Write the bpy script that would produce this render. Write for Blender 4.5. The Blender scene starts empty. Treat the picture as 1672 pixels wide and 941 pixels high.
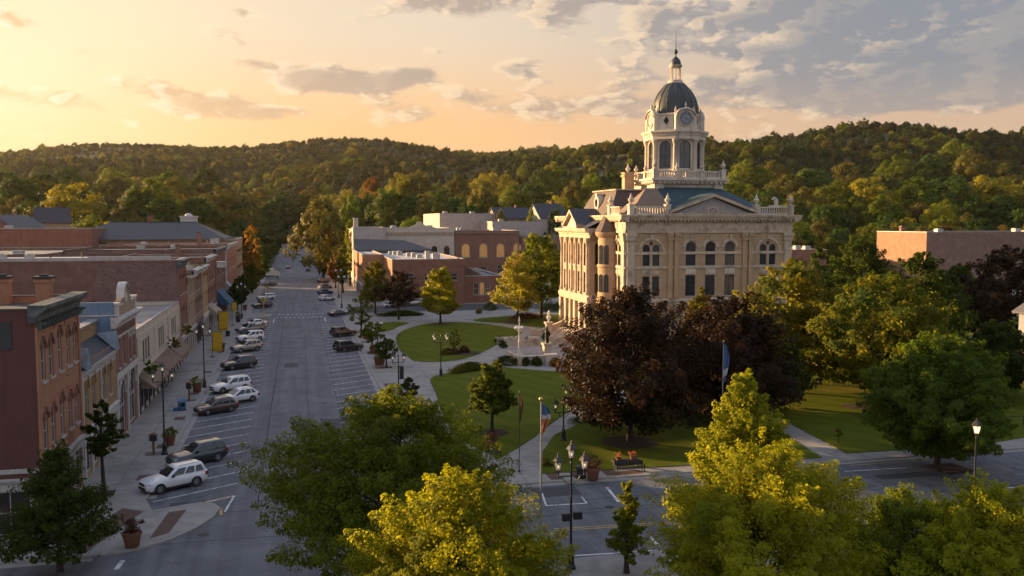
import bpy, bmesh, math, random
import numpy as np
from mathutils import Vector, Matrix

# ------------------------------------------------------------------ camera, light, exposure
SC = bpy.context.scene
COL = SC.collection
F_PX, CAM_H, HORIZ = 1450.0, 21.0, 362.0
PSI = math.atan(349.0 / F_PX)                      # camera turned right of the street's axis
THETA = math.atan((470.5 - HORIZ) / F_PX)          # tilted slightly down
cam_d = bpy.data.cameras.new("camera")
cam_d.sensor_width = 36.0
cam_d.lens = F_PX / 1672.0 * 36.0
cam_d.clip_start, cam_d.clip_end = 0.5, 20000.0
cam = bpy.data.objects.new("camera", cam_d)
cam.location = (0, 0, CAM_H)
cam.rotation_euler = (math.pi / 2 - THETA, 0, -PSI)
COL.objects.link(cam)
SC.camera = cam

SUN_AZ, SUN_EL = math.radians(-50.0), math.radians(9.5)   # azimuth from +Y towards +X
sun_d = bpy.data.lights.new("sun", "SUN")
sun_d.energy = 5.0
sun_d.angle = math.radians(0.6)
sun_d.color = (1.0, 0.64, 0.31)
sun = bpy.data.objects.new("sun", sun_d)
S_DIR = Vector((math.sin(SUN_AZ) * math.cos(SUN_EL), math.cos(SUN_AZ) * math.cos(SUN_EL), math.sin(SUN_EL)))
sun.rotation_euler = S_DIR.to_track_quat('Z', 'Y').to_euler()
sun.location = (-200, 300, 120)
COL.objects.link(sun)

vs = SC.view_settings
vs.view_transform = 'Standard'
vs.look = 'None'
vs.gamma = 1.0
vs.use_curve_mapping = False
vs.exposure = 1.75
cy = SC.cycles
cy.use_denoising = True
try:
    cy.denoiser = 'OPENIMAGEDENOISE'
    cy.denoising_input_passes = 'RGB_ALBEDO_NORMAL'
except Exception:
    pass
cy.max_bounces = 5
cy.diffuse_bounces = 3
cy.glossy_bounces = 2
cy.transmission_bounces = 3
cy.transparent_max_bounces = 6
cy.volume_bounces = 0
cy.use_adaptive_sampling = True
cy.adaptive_threshold = 0.02
cy.sample_clamp_indirect = 4.0
cy.caustics_reflective = False
cy.caustics_refractive = False


def lin(r, g, b):
    f = lambda c: (c / 255.0 / 12.92) if c <= 10 else ((c / 255.0 + 0.055) / 1.055) ** 2.4
    return (f(r), f(g), f(b))


class NT:
    """small helper for node trees"""
    def __init__(self, tree):
        self.t = tree
        self.L = tree.links

    def n(self, kind, **kw):
        nd = self.t.nodes.new(kind)
        for k, v in kw.items():
            setattr(nd, k, v)
        return nd

    def put(self, sock, v):
        if hasattr(v, "is_linked") or isinstance(v, bpy.types.NodeSocket):
            self.L.new(v, sock)
        else:
            if isinstance(v, (tuple, list)) and len(v) == 3 and sock.type == 'RGBA':
                v = (*v, 1.0)
            sock.default_value = v

    def math(self, op, a, b=0.0, c=None, clamp=False):
        nd = self.n('ShaderNodeMath', operation=op, use_clamp=clamp)
        self.put(nd.inputs[0], a)
        self.put(nd.inputs[1], b)
        if c is not None:
            self.put(nd.inputs[2], c)
        return nd.outputs[0]

    def mix(self, fac, a, b, blend='MIX'):
        nd = self.n('ShaderNodeMix', data_type='RGBA', blend_type=blend)
        self.put(nd.inputs[0], fac)
        self.put(nd.inputs[6], a)
        self.put(nd.inputs[7], b)
        return nd.outputs[2]

    def smooth(self, x, lo, hi):
        nd = self.n('ShaderNodeMapRange', interpolation_type='SMOOTHSTEP')
        self.put(nd.inputs[0], x)
        nd.inputs[1].default_value = lo
        nd.inputs[2].default_value = hi
        return nd.outputs[0]

    def noise(self, vec, scale, detail=4.0, rough=0.55, dist=0.0):
        nd = self.n('ShaderNodeTexNoise')
        if vec is not None:
            self.L.new(vec, nd.inputs['Vector'])
        nd.inputs['Scale'].default_value = scale
        nd.inputs['Detail'].default_value = detail
        nd.inputs['Roughness'].default_value = rough
        nd.inputs['Distortion'].default_value = dist
        return nd.outputs['Fac']

    def comb(self, x, y, z=0.0):
        nd = self.n('ShaderNodeCombineXYZ')
        self.put(nd.inputs[0], x)
        self.put(nd.inputs[1], y)
        self.put(nd.inputs[2], z)
        return nd.outputs[0]


def build_world():
    w = bpy.data.worlds.new("World")
    SC.world = w
    w.use_nodes = True
    t = w.node_tree
    t.nodes.clear()
    N = NT(t)
    out = N.n('ShaderNodeOutputWorld')
    bg = N.n('ShaderNodeBackground')
    bg.inputs['Strength'].default_value = 0.05
    t.links.new(bg.outputs[0], out.inputs[0])
    sky = N.n('ShaderNodeTexSky', sky_type='NISHITA')
    sky.sun_disc = False
    sky.sun_elevation = SUN_EL
    sky.sun_rotation = SUN_AZ
    sky.air_density = 1.2
    sky.dust_density = 2.0
    sky.ozone_density = 1.5
    tc = N.n('ShaderNodeTexCoord')
    sep = N.n('ShaderNodeSeparateXYZ')
    t.links.new(tc.outputs['Generated'], sep.inputs[0])
    x, y, z = sep.outputs
    u = N.math('ARCTAN2', x, y)                       # azimuth, right of the street is positive
    el = N.math('ARCSINE', z)
    # clear-sky colours: warm towards the sun, cooler away from it and overhead
    def pu(px): return PSI + math.atan((px - 836) / F_PX)
    def pe(py): return math.atan((HORIZ - py) / F_PX)
    left, mid, right = pu(0), pu(700), pu(1500)
    fm = N.smooth(u, left - 0.05, mid)
    fr = N.smooth(u, mid - 0.05, right)
    hor = N.mix(fr, N.mix(fm, (0.98, 0.62, 0.25), (0.92, 0.52, 0.23)), (0.62, 0.42, 0.29))
    upp = N.mix(fr, N.mix(fm, (0.96, 0.74, 0.49), (0.80, 0.64, 0.47)), (0.47, 0.42, 0.39))
    clear = N.mix(N.smooth(el, pe(235), pe(40)), hor, upp)
    glow_d = N.math('ADD', N.math('POWER', N.math('DIVIDE', N.math('SUBTRACT', u, pu(-60)), 0.20), 2.0),
                    N.math('POWER', N.math('DIVIDE', N.math('SUBTRACT', el, pe(130)), 0.11), 2.0))
    glow = N.math('EXPONENT', N.math('MULTIPLY', glow_d, -1.0))
    glow = N.math('MULTIPLY', glow, N.smooth(u, left - 0.45, left - 0.05))
    clear = N.mix(glow, clear, (1.02, 0.80, 0.50))
    clear = N.mix(N.smooth(u, left - 0.12, left - 0.55), clear, (0.50, 0.44, 0.40))
    clear = N.mix(N.smooth(el, 0.24, 0.85), clear, (0.37, 0.51, 0.84))
    back = N.smooth(N.math('ABSOLUTE', u), 1.1, 2.4)
    clear = N.mix(back, clear, (0.58, 0.63, 0.80))
    # clouds: flattened noise in (azimuth, elevation), gathered where the photograph has its banks
    wob = N.noise(N.comb(u, el, 0.3), 9.0, 3.0)
    def cloud(du, de):
        uu = N.math('ADD', u, du)
        ee = N.math('ADD', el, de)
        p = N.comb(N.math('MULTIPLY', uu, 9.5), N.math('MULTIPLY', ee, 22.0), 1.7)
        return N.noise(p, 1.3, 8.0, 0.55, 0.1)
    d0 = cloud(0.0, 0.0)
    d1 = cloud(-0.016, 0.003)                            # a step towards the sun
    blobs = [(1330, 20, 330, 70, 0.22), (1640, 55, 230, 110, 0.30), (760, 8, 130, 26, 0.24), (960, 22, 110, 30, 0.16),
             (1240, 165, 250, 34, 0.20), (900, 172, 200, 22, 0.17), (560, 140, 150, 17, 0.27), (420, 120, 70, 12, 0.16), (330, 180, 160, 22, 0.22),
             (160, 117, 62, 12, 0.25), (40, 80, 60, 10, 0.16), (830, 118, 42, 14, 0.26), (1560, 150, 240, 55, 0.22), (410, 40, 26, 10, 0.20),
             (690, 130, 60, 10, 0.18), (1200, 100, 50, 12, 0.12), (640, 190, 190, 14, 0.10), (1180, 55, 110, 20, 0.10)]
    bias = None
    for bx, by, sx, sy, a in blobs:
        cu, ce = pu(bx), pe(by)
        su, se = sx / F_PX * 0.95, sy / F_PX
        q = N.math('ADD', N.math('POWER', N.math('DIVIDE', N.math('SUBTRACT', u, cu), su), 2.0),
                   N.math('POWER', N.math('DIVIDE', N.math('SUBTRACT', el, ce), se), 2.0))
        g = N.math('MULTIPLY', N.math('EXPONENT', N.math('MULTIPLY', q, -0.8)), a)
        bias = g if bias is None else N.math('ADD', bias, g)
    # the rest of the sky carries a loose scatter of cloud too
    off = N.math('MULTIPLY', N.smooth(N.math('ABSOLUTE', N.math('SUBTRACT', u, PSI)), 0.55, 0.9), 0.10)
    bias = N.math('ADD', bias, off)
    dens = N.smooth(N.math('ADD', d0, bias), 0.605, 0.73)
    lit = N.smooth(N.math('SUBTRACT', d0, d1), -0.015, 0.065)
    thin = N.math('SUBTRACT', 1.0, N.smooth(N.math('ADD', d0, bias), 0.64, 0.90))
    lit = N.math('MULTIPLY', lit, N.math('ADD', N.math('MULTIPLY', thin, 0.88), 0.12))
    body = N.mix(fr, N.mix(fm, (0.84, 0.50, 0.24), (0.43, 0.33, 0.27)), (0.21, 0.235, 0.285))
    body = N.mix(N.smooth(el, pe(215), pe(120)), N.mix(0.7, hor, body), body)
    edge = N.mix(fr, N.mix(fm, (1.05, 0.92, 0.66), (0.99, 0.75, 0.48)), (0.88, 0.66, 0.45))
    ccol = N.mix(lit, body, edge)
    fade = N.math('MULTIPLY', dens, N.smooth(el, 0.03, 0.075))
    fade = N.math('MULTIPLY', fade, N.math('SUBTRACT', 1.0, N.smooth(el, 0.7, 1.2)))
    col = N.mix(N.math('MULTIPLY', fade, 0.9), clear, ccol)
    col = N.mix(1.0, col, (6.8, 6.8, 6.8), 'MULTIPLY')
    full = N.mix(0.88, sky.outputs[0], col)
    t.links.new(full, bg.inputs['Color'])


build_world()


# ------------------------------------------------------------------ projection of photograph points onto the ground
_cF = Vector((math.sin(PSI) * math.cos(THETA), math.cos(PSI) * math.cos(THETA), -math.sin(THETA)))
_cR = Vector((math.cos(PSI), -math.sin(PSI), 0))
_cU = _cR.cross(_cF)


def gp(px, py, z=0.0):
    d = _cF + _cR * ((px - 836) / F_PX) + _cU * (-(py - 470.5) / F_PX)
    s = (z - CAM_H) / d.z
    return (d.x * s, d.y * s)


def depth_of(x, y):
    return x * math.sin(PSI) + y * math.cos(PSI)


def ppm(x, y):                                     # photograph pixels per metre at a place
    return F_PX / depth_of(x, y)


def polar(px, d):                                  # a place at depth d under photograph column px
    r = (px - 836) / F_PX * d
    return (r * math.cos(PSI) + d * math.sin(PSI), -r * math.sin(PSI) + d * math.cos(PSI))


def px_of(x, y):
    d = depth_of(x, y)
    return 836 + F_PX * (x * math.cos(PSI) - y * math.sin(PSI)) / max(d, 1.0)


# ------------------------------------------------------------------ objects
def tag(o, label=None, cat=None, group=None, kind=None):
    if label: o["label"] = label
    if cat: o["category"] = cat
    if group: o["group"] = group
    if kind: o["kind"] = kind
    return o


def empty(name, loc=(0, 0, 0), rz=0.0, label=None, cat=None, group=None):
    o = bpy.data.objects.new(name, None)
    o.location = loc
    o.rotation_euler = (0, 0, rz)
    o.empty_display_size = 0.3
    COL.objects.link(o)
    return tag(o, label, cat, group)


def mesh_obj(name, me, mats, parent=None, loc=None, rz=0.0):
    o = bpy.data.objects.new(name, me)
    if not len(me.materials):
        for m in (mats if isinstance(mats, (list, tuple)) else [mats]):
            me.materials.append(m)
    if parent is not None: o.parent = parent
    if loc is not None: o.location = loc
    if rz: o.rotation_euler = (0, 0, rz)
    COL.objects.link(o)
    return o


KIDS = {}
def copy_tree(o, parent=None):
    c = o.copy()
    COL.objects.link(c)
    c.parent = parent
    for ch in list(o.children):
        copy_tree(ch, c)
    return c


class MB:
    """collects faces; build() links them as ONE mesh object"""
    def __init__(self):
        self.v, self.f, self.mi, self.T = [], [], [], None
        self.cur = 0

    def add(self, vs_, fs_):
        b = len(self.v)
        self.v += [self.T(*p) for p in vs_] if self.T else [tuple(p) for p in vs_]
        self.f += [tuple(i + b for i in f) for f in fs_]
        self.mi += [self.cur] * len(fs_)
        return self

    def box(self, x0, x1, y0, y1, z0, z1):
        return self.add([(x0, y0, z0), (x1, y0, z0), (x1, y1, z0), (x0, y1, z0), (x0, y0, z1), (x1, y0, z1), (x1, y1, z1), (x0, y1, z1)],
                        [(0, 3, 2, 1), (4, 5, 6, 7), (0, 1, 5, 4), (1, 2, 6, 5), (2, 3, 7, 6), (3, 0, 4, 7)])

    def cbox(self, cx, cy_, cz, sx, sy, sz):
        return self.box(cx - sx / 2, cx + sx / 2, cy_ - sy / 2, cy_ + sy / 2, cz - sz / 2, cz + sz / 2)

    def quad(self, a, b, c, d):
        return self.add([a, b, c, d], [(0, 1, 2, 3)])

    def poly(self, pts):
        return self.add(pts, [tuple(range(len(pts)))])

    def prism(self, pts, z0, z1, bottom=False):
        n = len(pts)
        vs_ = [(p[0], p[1], z0) for p in pts] + [(p[0], p[1], z1) for p in pts]
        fs_ = [tuple(range(n, 2 * n))] + [(i, (i + 1) % n, n + (i + 1) % n, n + i) for i in range(n)]
        if bottom: fs_.append(tuple(range(n - 1, -1, -1)))
        return self.add(vs_, fs_)

    def extr(self, pts, n0, n1):
        """polygon in (u, z), pushed from depth n0 to n1 : used with a facade map (u, n, z)"""
        n = len(pts)
        vs_ = [(p[0], n0, p[1]) for p in pts] + [(p[0], n1, p[1]) for p in pts]
        return self.add(vs_, [tuple(range(n)), tuple(range(2 * n - 1, n - 1, -1))] + [(i, (i + 1) % n, n + (i + 1) % n, n + i) for i in range(n)])

    def lathe(self, prof, cx=0.0, cy_=0.0, n=16, z0=0.0, a0=0.0, cap=True):
        vs_, fs_ = [], []
        for r, z in prof:
            for k in range(n):
                a = a0 + 2 * math.pi * k / n
                vs_.append((cx + r * math.cos(a), cy_ + r * math.sin(a), z0 + z))
        for i in range(len(prof) - 1):
            for k in range(n):
                fs_.append((i * n + k, i * n + (k + 1) % n, (i + 1) * n + (k + 1) % n, (i + 1) * n + k))
        if cap:
            fs_.append(tuple(range(n - 1, -1, -1)))
            fs_.append(tuple((len(prof) - 1) * n + k for k in range(n)))
        return self.add(vs_, fs_)

    def tube(self, pts, rad, n=6):
        pts = [Vector(p) for p in pts]
        if not isinstance(rad, (list, tuple)): rad = [rad] * len(pts)
        vs_, fs_ = [], []
        ref = Vector((0.31, 0.17, 0.93)).normalized()
        for i, p in enumerate(pts):
            d = (pts[min(i + 1, len(pts) - 1)] - pts[max(i - 1, 0)]).normalized()
            a = d.cross(ref)
            if a.length < 0.05: a = d.cross(Vector((1, 0, 0)))
            a.normalize()
            b = d.cross(a)
            for k in range(n):
                t = 2 * math.pi * k / n
                vs_.append(tuple(p + (a * math.cos(t) + b * math.sin(t)) * rad[i]))
        for i in range(len(pts) - 1):
            for k in range(n):
                fs_.append((i * n + k, i * n + (k + 1) % n, (i + 1) * n + (k + 1) % n, (i + 1) * n + k))
        fs_.append(tuple(range(n - 1, -1, -1)))
        fs_.append(tuple((len(pts) - 1) * n + k for k in range(n)))
        return self.add(vs_, fs_)

    def ball(self, cx, cy_, cz, r, n=10, sz=1.0):
        prof = [(max(1e-3, r * math.sin(math.pi * i / (n // 2))), -r * sz * math.cos(math.pi * i / (n // 2))) for i in range(n // 2 + 1)]
        return self.lathe(prof, cx, cy_, n, cz)

    def mesh(self, name, mats, smooth=False):
        me = bpy.data.meshes.new(name)
        me.from_pydata(self.v, [], self.f)
        for m in (mats if isinstance(mats, (list, tuple)) else [mats]):
            me.materials.append(m)
        if any(self.mi):
            me.polygons.foreach_set("material_index", self.mi)
        if smooth:
            me.polygons.foreach_set("use_smooth", [True] * len(self.f))
            try:
                me.set_sharp_from_angle(angle=math.radians(42))
            except Exception:
                pass
        me.update()
        return me

    def build(self, name, mats, parent=None, smooth=False, loc=None, rz=0.0):
        return mesh_obj(name, self.mesh(name, mats, smooth), mats, parent, loc, rz)


# ------------------------------------------------------------------ materials
MATS = {}


def mk(name, c1, c2=None, scale=3.0, rough=0.8, bump=0.0, c3=None, s3=0.4, metal=0.0, spec=0.3, emit=None, es=0.0, coat=0.0, stretch=None, det=5.0):
    if name in MATS: return MATS[name]
    m = bpy.data.materials.new(name)
    m.use_nodes = True
    t = m.node_tree
    N = NT(t)
    b = t.nodes['Principled BSDF']
    b.inputs['Roughness'].default_value = rough
    b.inputs['Metallic'].default_value = metal
    b.inputs['Specular IOR Level'].default_value = spec
    b.inputs['Coat Weight'].default_value = coat
    if c2 is None:
        c2 = tuple(c * 0.82 for c in c1)
    tc = N.n('ShaderNodeTexCoord')
    vec = tc.outputs['Object']
    if stretch:
        mp = N.n('ShaderNodeMapping')
        mp.inputs['Scale'].default_value = stretch
        t.links.new(vec, mp.inputs[0])
        vec = mp.outputs[0]
    f = N.noise(vec, scale, det, 0.6)
    col = N.mix(N.smooth(f, 0.3, 0.7), c1, c2)
    if c3 is not None:
        f3 = N.noise(vec, s3, 5.0, 0.62, 0.4)
        col = N.mix(N.smooth(f3, 0.48, 0.68), col, c3)
    t.links.new(col, b.inputs['Base Color'])
    if bump > 0:
        bp = N.n('ShaderNodeBump')
        bp.inputs['Strength'].default_value = bump
        bp.inputs['Distance'].default_value = 0.05
        t.links.new(N.noise(vec, scale * 6, 3.0), bp.inputs['Height'])
        t.links.new(bp.outputs[0], b.inputs['Normal'])
    if emit is not None:
        b.inputs['Emission Color'].default_value = (*emit, 1)
        b.inputs['Emission Strength'].default_value = es
    MATS[name] = m
    return m


def brick(name, c1, c2, mortar, wash=None, bw=0.22, bh=0.075, amount=0.5, rough=0.88):
    """brickwork for axis-aligned walls, with weathered blotches and streaks below the eaves"""
    if name in MATS: return MATS[name]
    m = bpy.data.materials.new(name)
    m.use_nodes = True
    t = m.node_tree
    N = NT(t)
    b = t.nodes['Principled BSDF']
    b.inputs['Roughness'].default_value = rough
    b.inputs['Specular IOR Level'].default_value = 0.2
    tc = N.n('ShaderNodeTexCoord')
    sp = N.n('ShaderNodeSeparateXYZ')
    t.links.new(tc.outputs['Object'], sp.inputs[0])
    h = N.math('ADD', sp.outputs[0], sp.outputs[1])
    v = N.comb(h, sp.outputs[2], 0.0)
    br = N.n('ShaderNodeTexBrick')
    t.links.new(v, br.inputs['Vector'])
    br.inputs['Scale'].default_value = 1.0
    br.inputs['Mortar Size'].default_value = 0.012
    br.inputs['Brick Width'].default_value = bw
    br.inputs['Row Height'].default_value = bh
    br.inputs['Bias'].default_value = 0.0
    N.put(br.inputs['Color1'], c1)
    N.put(br.inputs['Color2'], c2)
    N.put(br.inputs['Mortar'], mortar)
    blot = N.noise(tc.outputs['Object'], 0.55, 6.0, 0.65, 0.6)
    col = N.mix(N.math('MULTIPLY', N.smooth(blot, 0.42, 0.72), amount), br.outputs['Color'], wash or tuple(c * 0.55 for c in c1))
    st = N.noise(N.comb(N.math('MULTIPLY', h, 2.2), N.math('MULTIPLY', sp.outputs[2], 0.16), 0.0), 1.0, 4.0)
    col = N.mix(N.math('MULTIPLY', N.smooth(st, 0.5, 0.72), 0.35), col, tuple(c * 0.5 for c in c1))
    fine = N.noise(v, 9.0, 2.0)
    col = N.mix(N.math('MULTIPLY', N.smooth(fine, 0.4, 0.75), 0.25), col, tuple(min(1, c * 1.5) for c in c2))
    t.links.new(col, b.inputs['Base Color'])
    bp = N.n('ShaderNodeBump')
    bp.inputs['Strength'].default_value = 0.25
    bp.inputs['Distance'].default_value = 0.02
    t.links.new(br.outputs['Fac'], bp.inputs['Height'])
    bp.invert = True
    t.links.new(bp.outputs[0], b.inputs['Normal'])
    MATS[name] = m
    return m


def leafmat(name, c1, c2, trans=0.45, tint=(1.3, 1.15, 0.5), c3=None, patch=0.25, hv=0.025, rough=0.62, boost=2.1):
    if name in MATS: return MATS[name]
    m = bpy.data.materials.new(name)
    m.use_nodes = True
    t = m.node_tree
    t.nodes.clear()
    N = NT(t)
    out = N.n('ShaderNodeOutputMaterial')
    ge = N.n('ShaderNodeNewGeometry')
    oi = N.n('ShaderNodeObjectInfo')
    col = N.mix(ge.outputs['Random Per Island'], c1, c2)
    if c3 is not None:
        tc = N.n('ShaderNodeTexCoord')
        f = N.noise(tc.outputs['Object'], patch, 3.0)
        col = N.mix(N.smooth(f, 0.50, 0.66), col, c3)
    hs = N.n('ShaderNodeHueSaturation')
    N.put(hs.inputs['Hue'], N.math('ADD', 0.5 - hv / 2, N.math('MULTIPLY', oi.outputs['Random'], hv)))
    N.put(hs.inputs['Value'], N.math('ADD', 0.8, N.math('MULTIPLY', N.math('FRACT', N.math('MULTIPLY', oi.outputs['Random'], 7.31)), 0.4)))
    t.links.new(col, hs.inputs['Color'])
    col = hs.outputs[0]
    pb = N.n('ShaderNodeBsdfPrincipled')
    pb.inputs['Roughness'].default_value = rough
    pb.inputs['Specular IOR Level'].default_value = 0.06
    t.links.new(col, pb.inputs['Base Color'])
    tr = N.n('ShaderNodeBsdfTranslucent')
    t.links.new(N.mix(1.0, col, tuple(boost * c for c in tint), 'MULTIPLY'), tr.inputs['Color'])
    mx = N.n('ShaderNodeMixShader')
    mx.inputs[0].default_value = trans
    t.links.new(pb.outputs[0], mx.inputs[1])
    t.links.new(tr.outputs[0], mx.inputs[2])
    t.links.new(mx.outputs[0], out.inputs[0])
    MATS[name] = m
    return m


L_DEEP = leafmat('leaf_deep', (0.026, 0.042, 0.008), (0.050, 0.072, 0.012), hv=0.03)
L_GREEN = leafmat('leaf_green', (0.060, 0.080, 0.007), (0.120, 0.130, 0.012), hv=0.03)
L_MID = leafmat('leaf_mid', (0.036, 0.062, 0.008), (0.075, 0.100, 0.012), hv=0.03)
L_GOLD = leafmat('leaf_gold', (0.130, 0.168, 0.009), (0.225, 0.235, 0.015), trans=0.5, hv=0.02)
L_YELLOW = leafmat('leaf_yellow', (0.135, 0.168, 0.010), (0.225, 0.228, 0.016), trans=0.5, c3=(0.10, 0.13, 0.012), patch=0.18)
L_OLIVE = leafmat('leaf_olive', (0.072, 0.080, 0.009), (0.132, 0.122, 0.013), c3=(0.05, 0.075, 0.015), patch=0.15)
L_RUST = leafmat('leaf_rust', (0.110, 0.062, 0.016), (0.140, 0.085, 0.020), c3=(0.09, 0.085, 0.018), patch=0.2, tint=(1.3, 0.95, 0.5), hv=0.02)
L_MAROON = leafmat('leaf_maroon', (0.014, 0.010, 0.006), (0.040, 0.025, 0.012), trans=0.3, tint=(1.3, 0.9, 0.5), rough=0.42)
L_PINK = leafmat('leaf_turning', (0.130, 0.140, 0.018), (0.200, 0.180, 0.030), c3=(0.36, 0.22, 0.12), patch=0.16, trans=0.45)
L_ORANGE = leafmat('leaf_orange', (0.190, 0.110, 0.016), (0.230, 0.150, 0.020), c3=(0.12, 0.12, 0.02), patch=0.2)
BARK = mk('bark', (0.060, 0.045, 0.034), (0.030, 0.024, 0.020), 9.0, 0.95, 0.6, stretch=(1, 1, 0.25))
# ------------------------------------------------------------------ tree builder
def np_mesh(name, verts, nper, mat):
    """verts (N*nper,3): every nper rows make one face"""
    me = bpy.data.meshes.new(name)
    nv = len(verts)
    nf = nv // nper
    me.vertices.add(nv)
    me.vertices.foreach_set("co", verts.astype(np.float32).ravel())
    me.loops.add(nv)
    me.loops.foreach_set("vertex_index", np.arange(nv, dtype=np.int32))
    me.polygons.add(nf)
    me.polygons.foreach_set("loop_start", np.arange(0, nv, nper, dtype=np.int32))
    me.polygons.foreach_set("loop_total", np.full(nf, nper, dtype=np.int32))
    me.materials.append(mat)
    me.update(calc_edges=True)
    return me


def unit(a):
    return a / np.maximum(np.linalg.norm(a, axis=-1, keepdims=True), 1e-6)


PROFILE = {
    'round': lambda t: np.sin(np.pi * np.clip(t, 0, 1) ** 0.85) ** 0.62,
    'broad': lambda t: np.sin(np.pi * np.clip(t, 0, 1) ** 0.72) ** 0.55,
    'oval': lambda t: np.sin(np.pi * np.clip(t, 0, 1) ** 0.75) ** 0.8,
    'cone': lambda t: np.minimum(1.0, (t + 0.02) * 7) * (1.03 - t) ** 0.72,
    'egg': lambda t: np.minimum(1.0, (t + 0.03) * 5) ** 0.7 * np.clip(1.02 - t, 0, 1) ** 0.5,
    'column': lambda t: np.minimum(1.0, (t + 0.05) * 6) * np.clip(1.03 - t, 0, 1) ** 0.4,
}


def crown_pts(seed, H, R, zb, shape='round', ncl=90, per=120, ls=0.2, spray=0.7, cs=0.2, lobes=0.2, inner=0.15, droop=0.0, coh=0.7):
    rg = np.random.default_rng(seed)
    f = PROFILE[shape]
    h = H - zb
    ph = rg.uniform(0, 6.28, 6)
    t = rg.uniform(0, 1, ncl * 6)
    keep = rg.uniform(0, 1, len(t)) < (f(t) + 0.12) / 1.12
    t = t[keep][:ncl]
    ncl = len(t)
    th = rg.uniform(0, 2 * np.pi, ncl)
    a = 1 + lobes * (np.sin(2 * th + ph[0] + 3 * t) * 0.7 + np.sin(3 * th + ph[1] - 5 * t) * 0.7 + np.sin(5 * th + ph[2] + 9 * t) * 0.5)
    rho = np.sqrt(rg.uniform(inner, 1.0, ncl))
    rad = R * f(t) * a * rho * (1 - cs * 0.45)
    c = np.stack([rad * np.cos(th), rad * np.sin(th), zb + h * (0.04 + 0.92 * t) + lobes * h * 0.12 * np.sin(3 * th + ph[3])], 1)
    o = unit(np.stack([np.cos(th) * (0.25 + rho), np.sin(th) * (0.25 + rho), 0.25 + 1.3 * (t - 0.35) + (1 - rho) * 0.6], 1))
    size = R * cs * rg.uniform(0.65, 1.35, ncl) * (0.65 + 0.35 * f(t))
    g = unit(rg.normal(0, 1, (ncl, per, 3))) * rg.uniform(0, 1, (ncl, per, 1)) ** 0.42
    if spray > 0.5:                                # pointed sprays: leaves gathered along a shoot that tapers to its tip
        s_ = rg.uniform(-0.8, 1.0, (ncl, per, 1))
        perp = g - o[:, None, :] * (g * o[:, None, :]).sum(-1, keepdims=True)
        g = perp * (0.95 - 0.72 * np.clip(s_, 0, 1)) + o[:, None, :] * s_ * (0.75 + spray * 0.55)
    along = (g * o[:, None, :]).sum(-1, keepdims=True)
    g[..., 2] *= 0.8
    p = c[:, None, :] + g * size[:, None, None]
    p[..., 2] -= droop * np.abs(along[..., 0]) * size[:, None]
    od = np.broadcast_to(o[:, None, :], p.shape).reshape(-1, 3)
    p = p.reshape(-1, 3)
    p = np.where(p[:, 2:3] < zb * 0.75, p + np.array([0, 0, 0.6]), p)
    gd = unit(g).reshape(-1, 3)
    n = unit(gd * coh + od * 0.45 * (0.4 + coh) + np.array([0, 0, 0.3]) + rg.normal(0, 0.62 - 0.28 * coh, p.shape))
    tg = unit(np.cross(n, rg.normal(0, 1, p.shape)))
    bt = np.cross(n, tg)
    L = (ls * rg.uniform(0.6, 1.35, len(p)))[:, None]
    q = np.stack([p - tg * L * 0.5, p + bt * L * 0.33 + n * L * 0.1, p + tg * L * 0.5 - n * L * 0.05, p - bt * L * 0.33 + n * L * 0.1], 1)
    return q.reshape(-1, 3), c


def trunk_mesh(seed, H, zb, centres, r0, nl=26, name='trunk', lean=0.02):
    rd = random.Random(seed)
    mb = MB()
    top = zb + (H - zb) * 0.72
    pts, rr = [], []
    for i in range(8):
        t = i / 7
        pts.append((math.sin(t * 3 + seed) * lean * H * t, math.cos(t * 2.3 + seed) * lean * H * t, top * t))
        rr.append(r0 * (1.35 if i == 0 else 1.0) * (1 - 0.82 * t) + 0.015)
    mb.tube(pts, rr, 8)
    idx = list(range(len(centres)))
    rd.shuffle(idx)
    for k in idx[:nl]:
        c = Vector(centres[k])
        hz = max(zb * 0.75, min(top * 0.95, zb * 0.8 + (c.z - zb) * 0.55))
        t = hz / top
        j = min(6, int(t * 7))
        a = Vector(pts[j]).lerp(Vector(pts[j + 1]), t * 7 - j)
        m = a.lerp(c, 0.5) + Vector((0, 0, -0.05 * (c - a).length + rd.uniform(-.2, .2)))
        r = r0 * (0.42 - 0.25 * t)
        mb.tube([a, m, c], [r, r * 0.6, r * 0.18], 5)
    return mb.mesh(name, BARK, True)


def make_tree(name, label, cat, x, y, z, H, R, zb, shape, mat, seed, ncl=90, per=120, ls=0.2, r0=None, spray=0.7, cs=0.2, lobes=0.2, inner=0.15, group=None, nl=26, rz=0.0):
    root = empty(name, (x, y, z), rz, label, cat, group)
    v, c = crown_pts(seed, H, R, zb, shape, ncl, per, ls, spray, cs, lobes, inner)
    mesh_obj('crown', np_mesh('crown', v, 4, mat), mat, root)
    mesh_obj('trunk', trunk_mesh(seed, H, zb, c, r0 or (0.06 + H * 0.014), nl), BARK, root)
    return root


# ------------------------------------------------------------------ terrain
RX = [-900, -200, 0, 100, 200, 260, 320, 400, 480, 560, 620, 680, 740, 780, 840, 900, 950, 1000, 1050, 1150, 1200, 1280, 1350, 1430, 1490, 1560, 1672, 1900, 2600]
RY = [254, 248, 246, 244, 240, 237, 241, 240, 236, 234, 231, 236, 242, 242, 241, 240, 240, 228, 227, 224, 221, 213, 203, 196, 195, 203, 209, 218, 230]


def ridge(px):
    y = np.interp(px, RX, RY)
    D = np.interp(px, [700, 745, 900, 1000, 1150], [2200, 2500, 2500, 1500, 1150])
    return CAM_H + (HORIZ - y) / F_PX * D - np.interp(px, [800, 1000], [24.0, 14.0]), D


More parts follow.
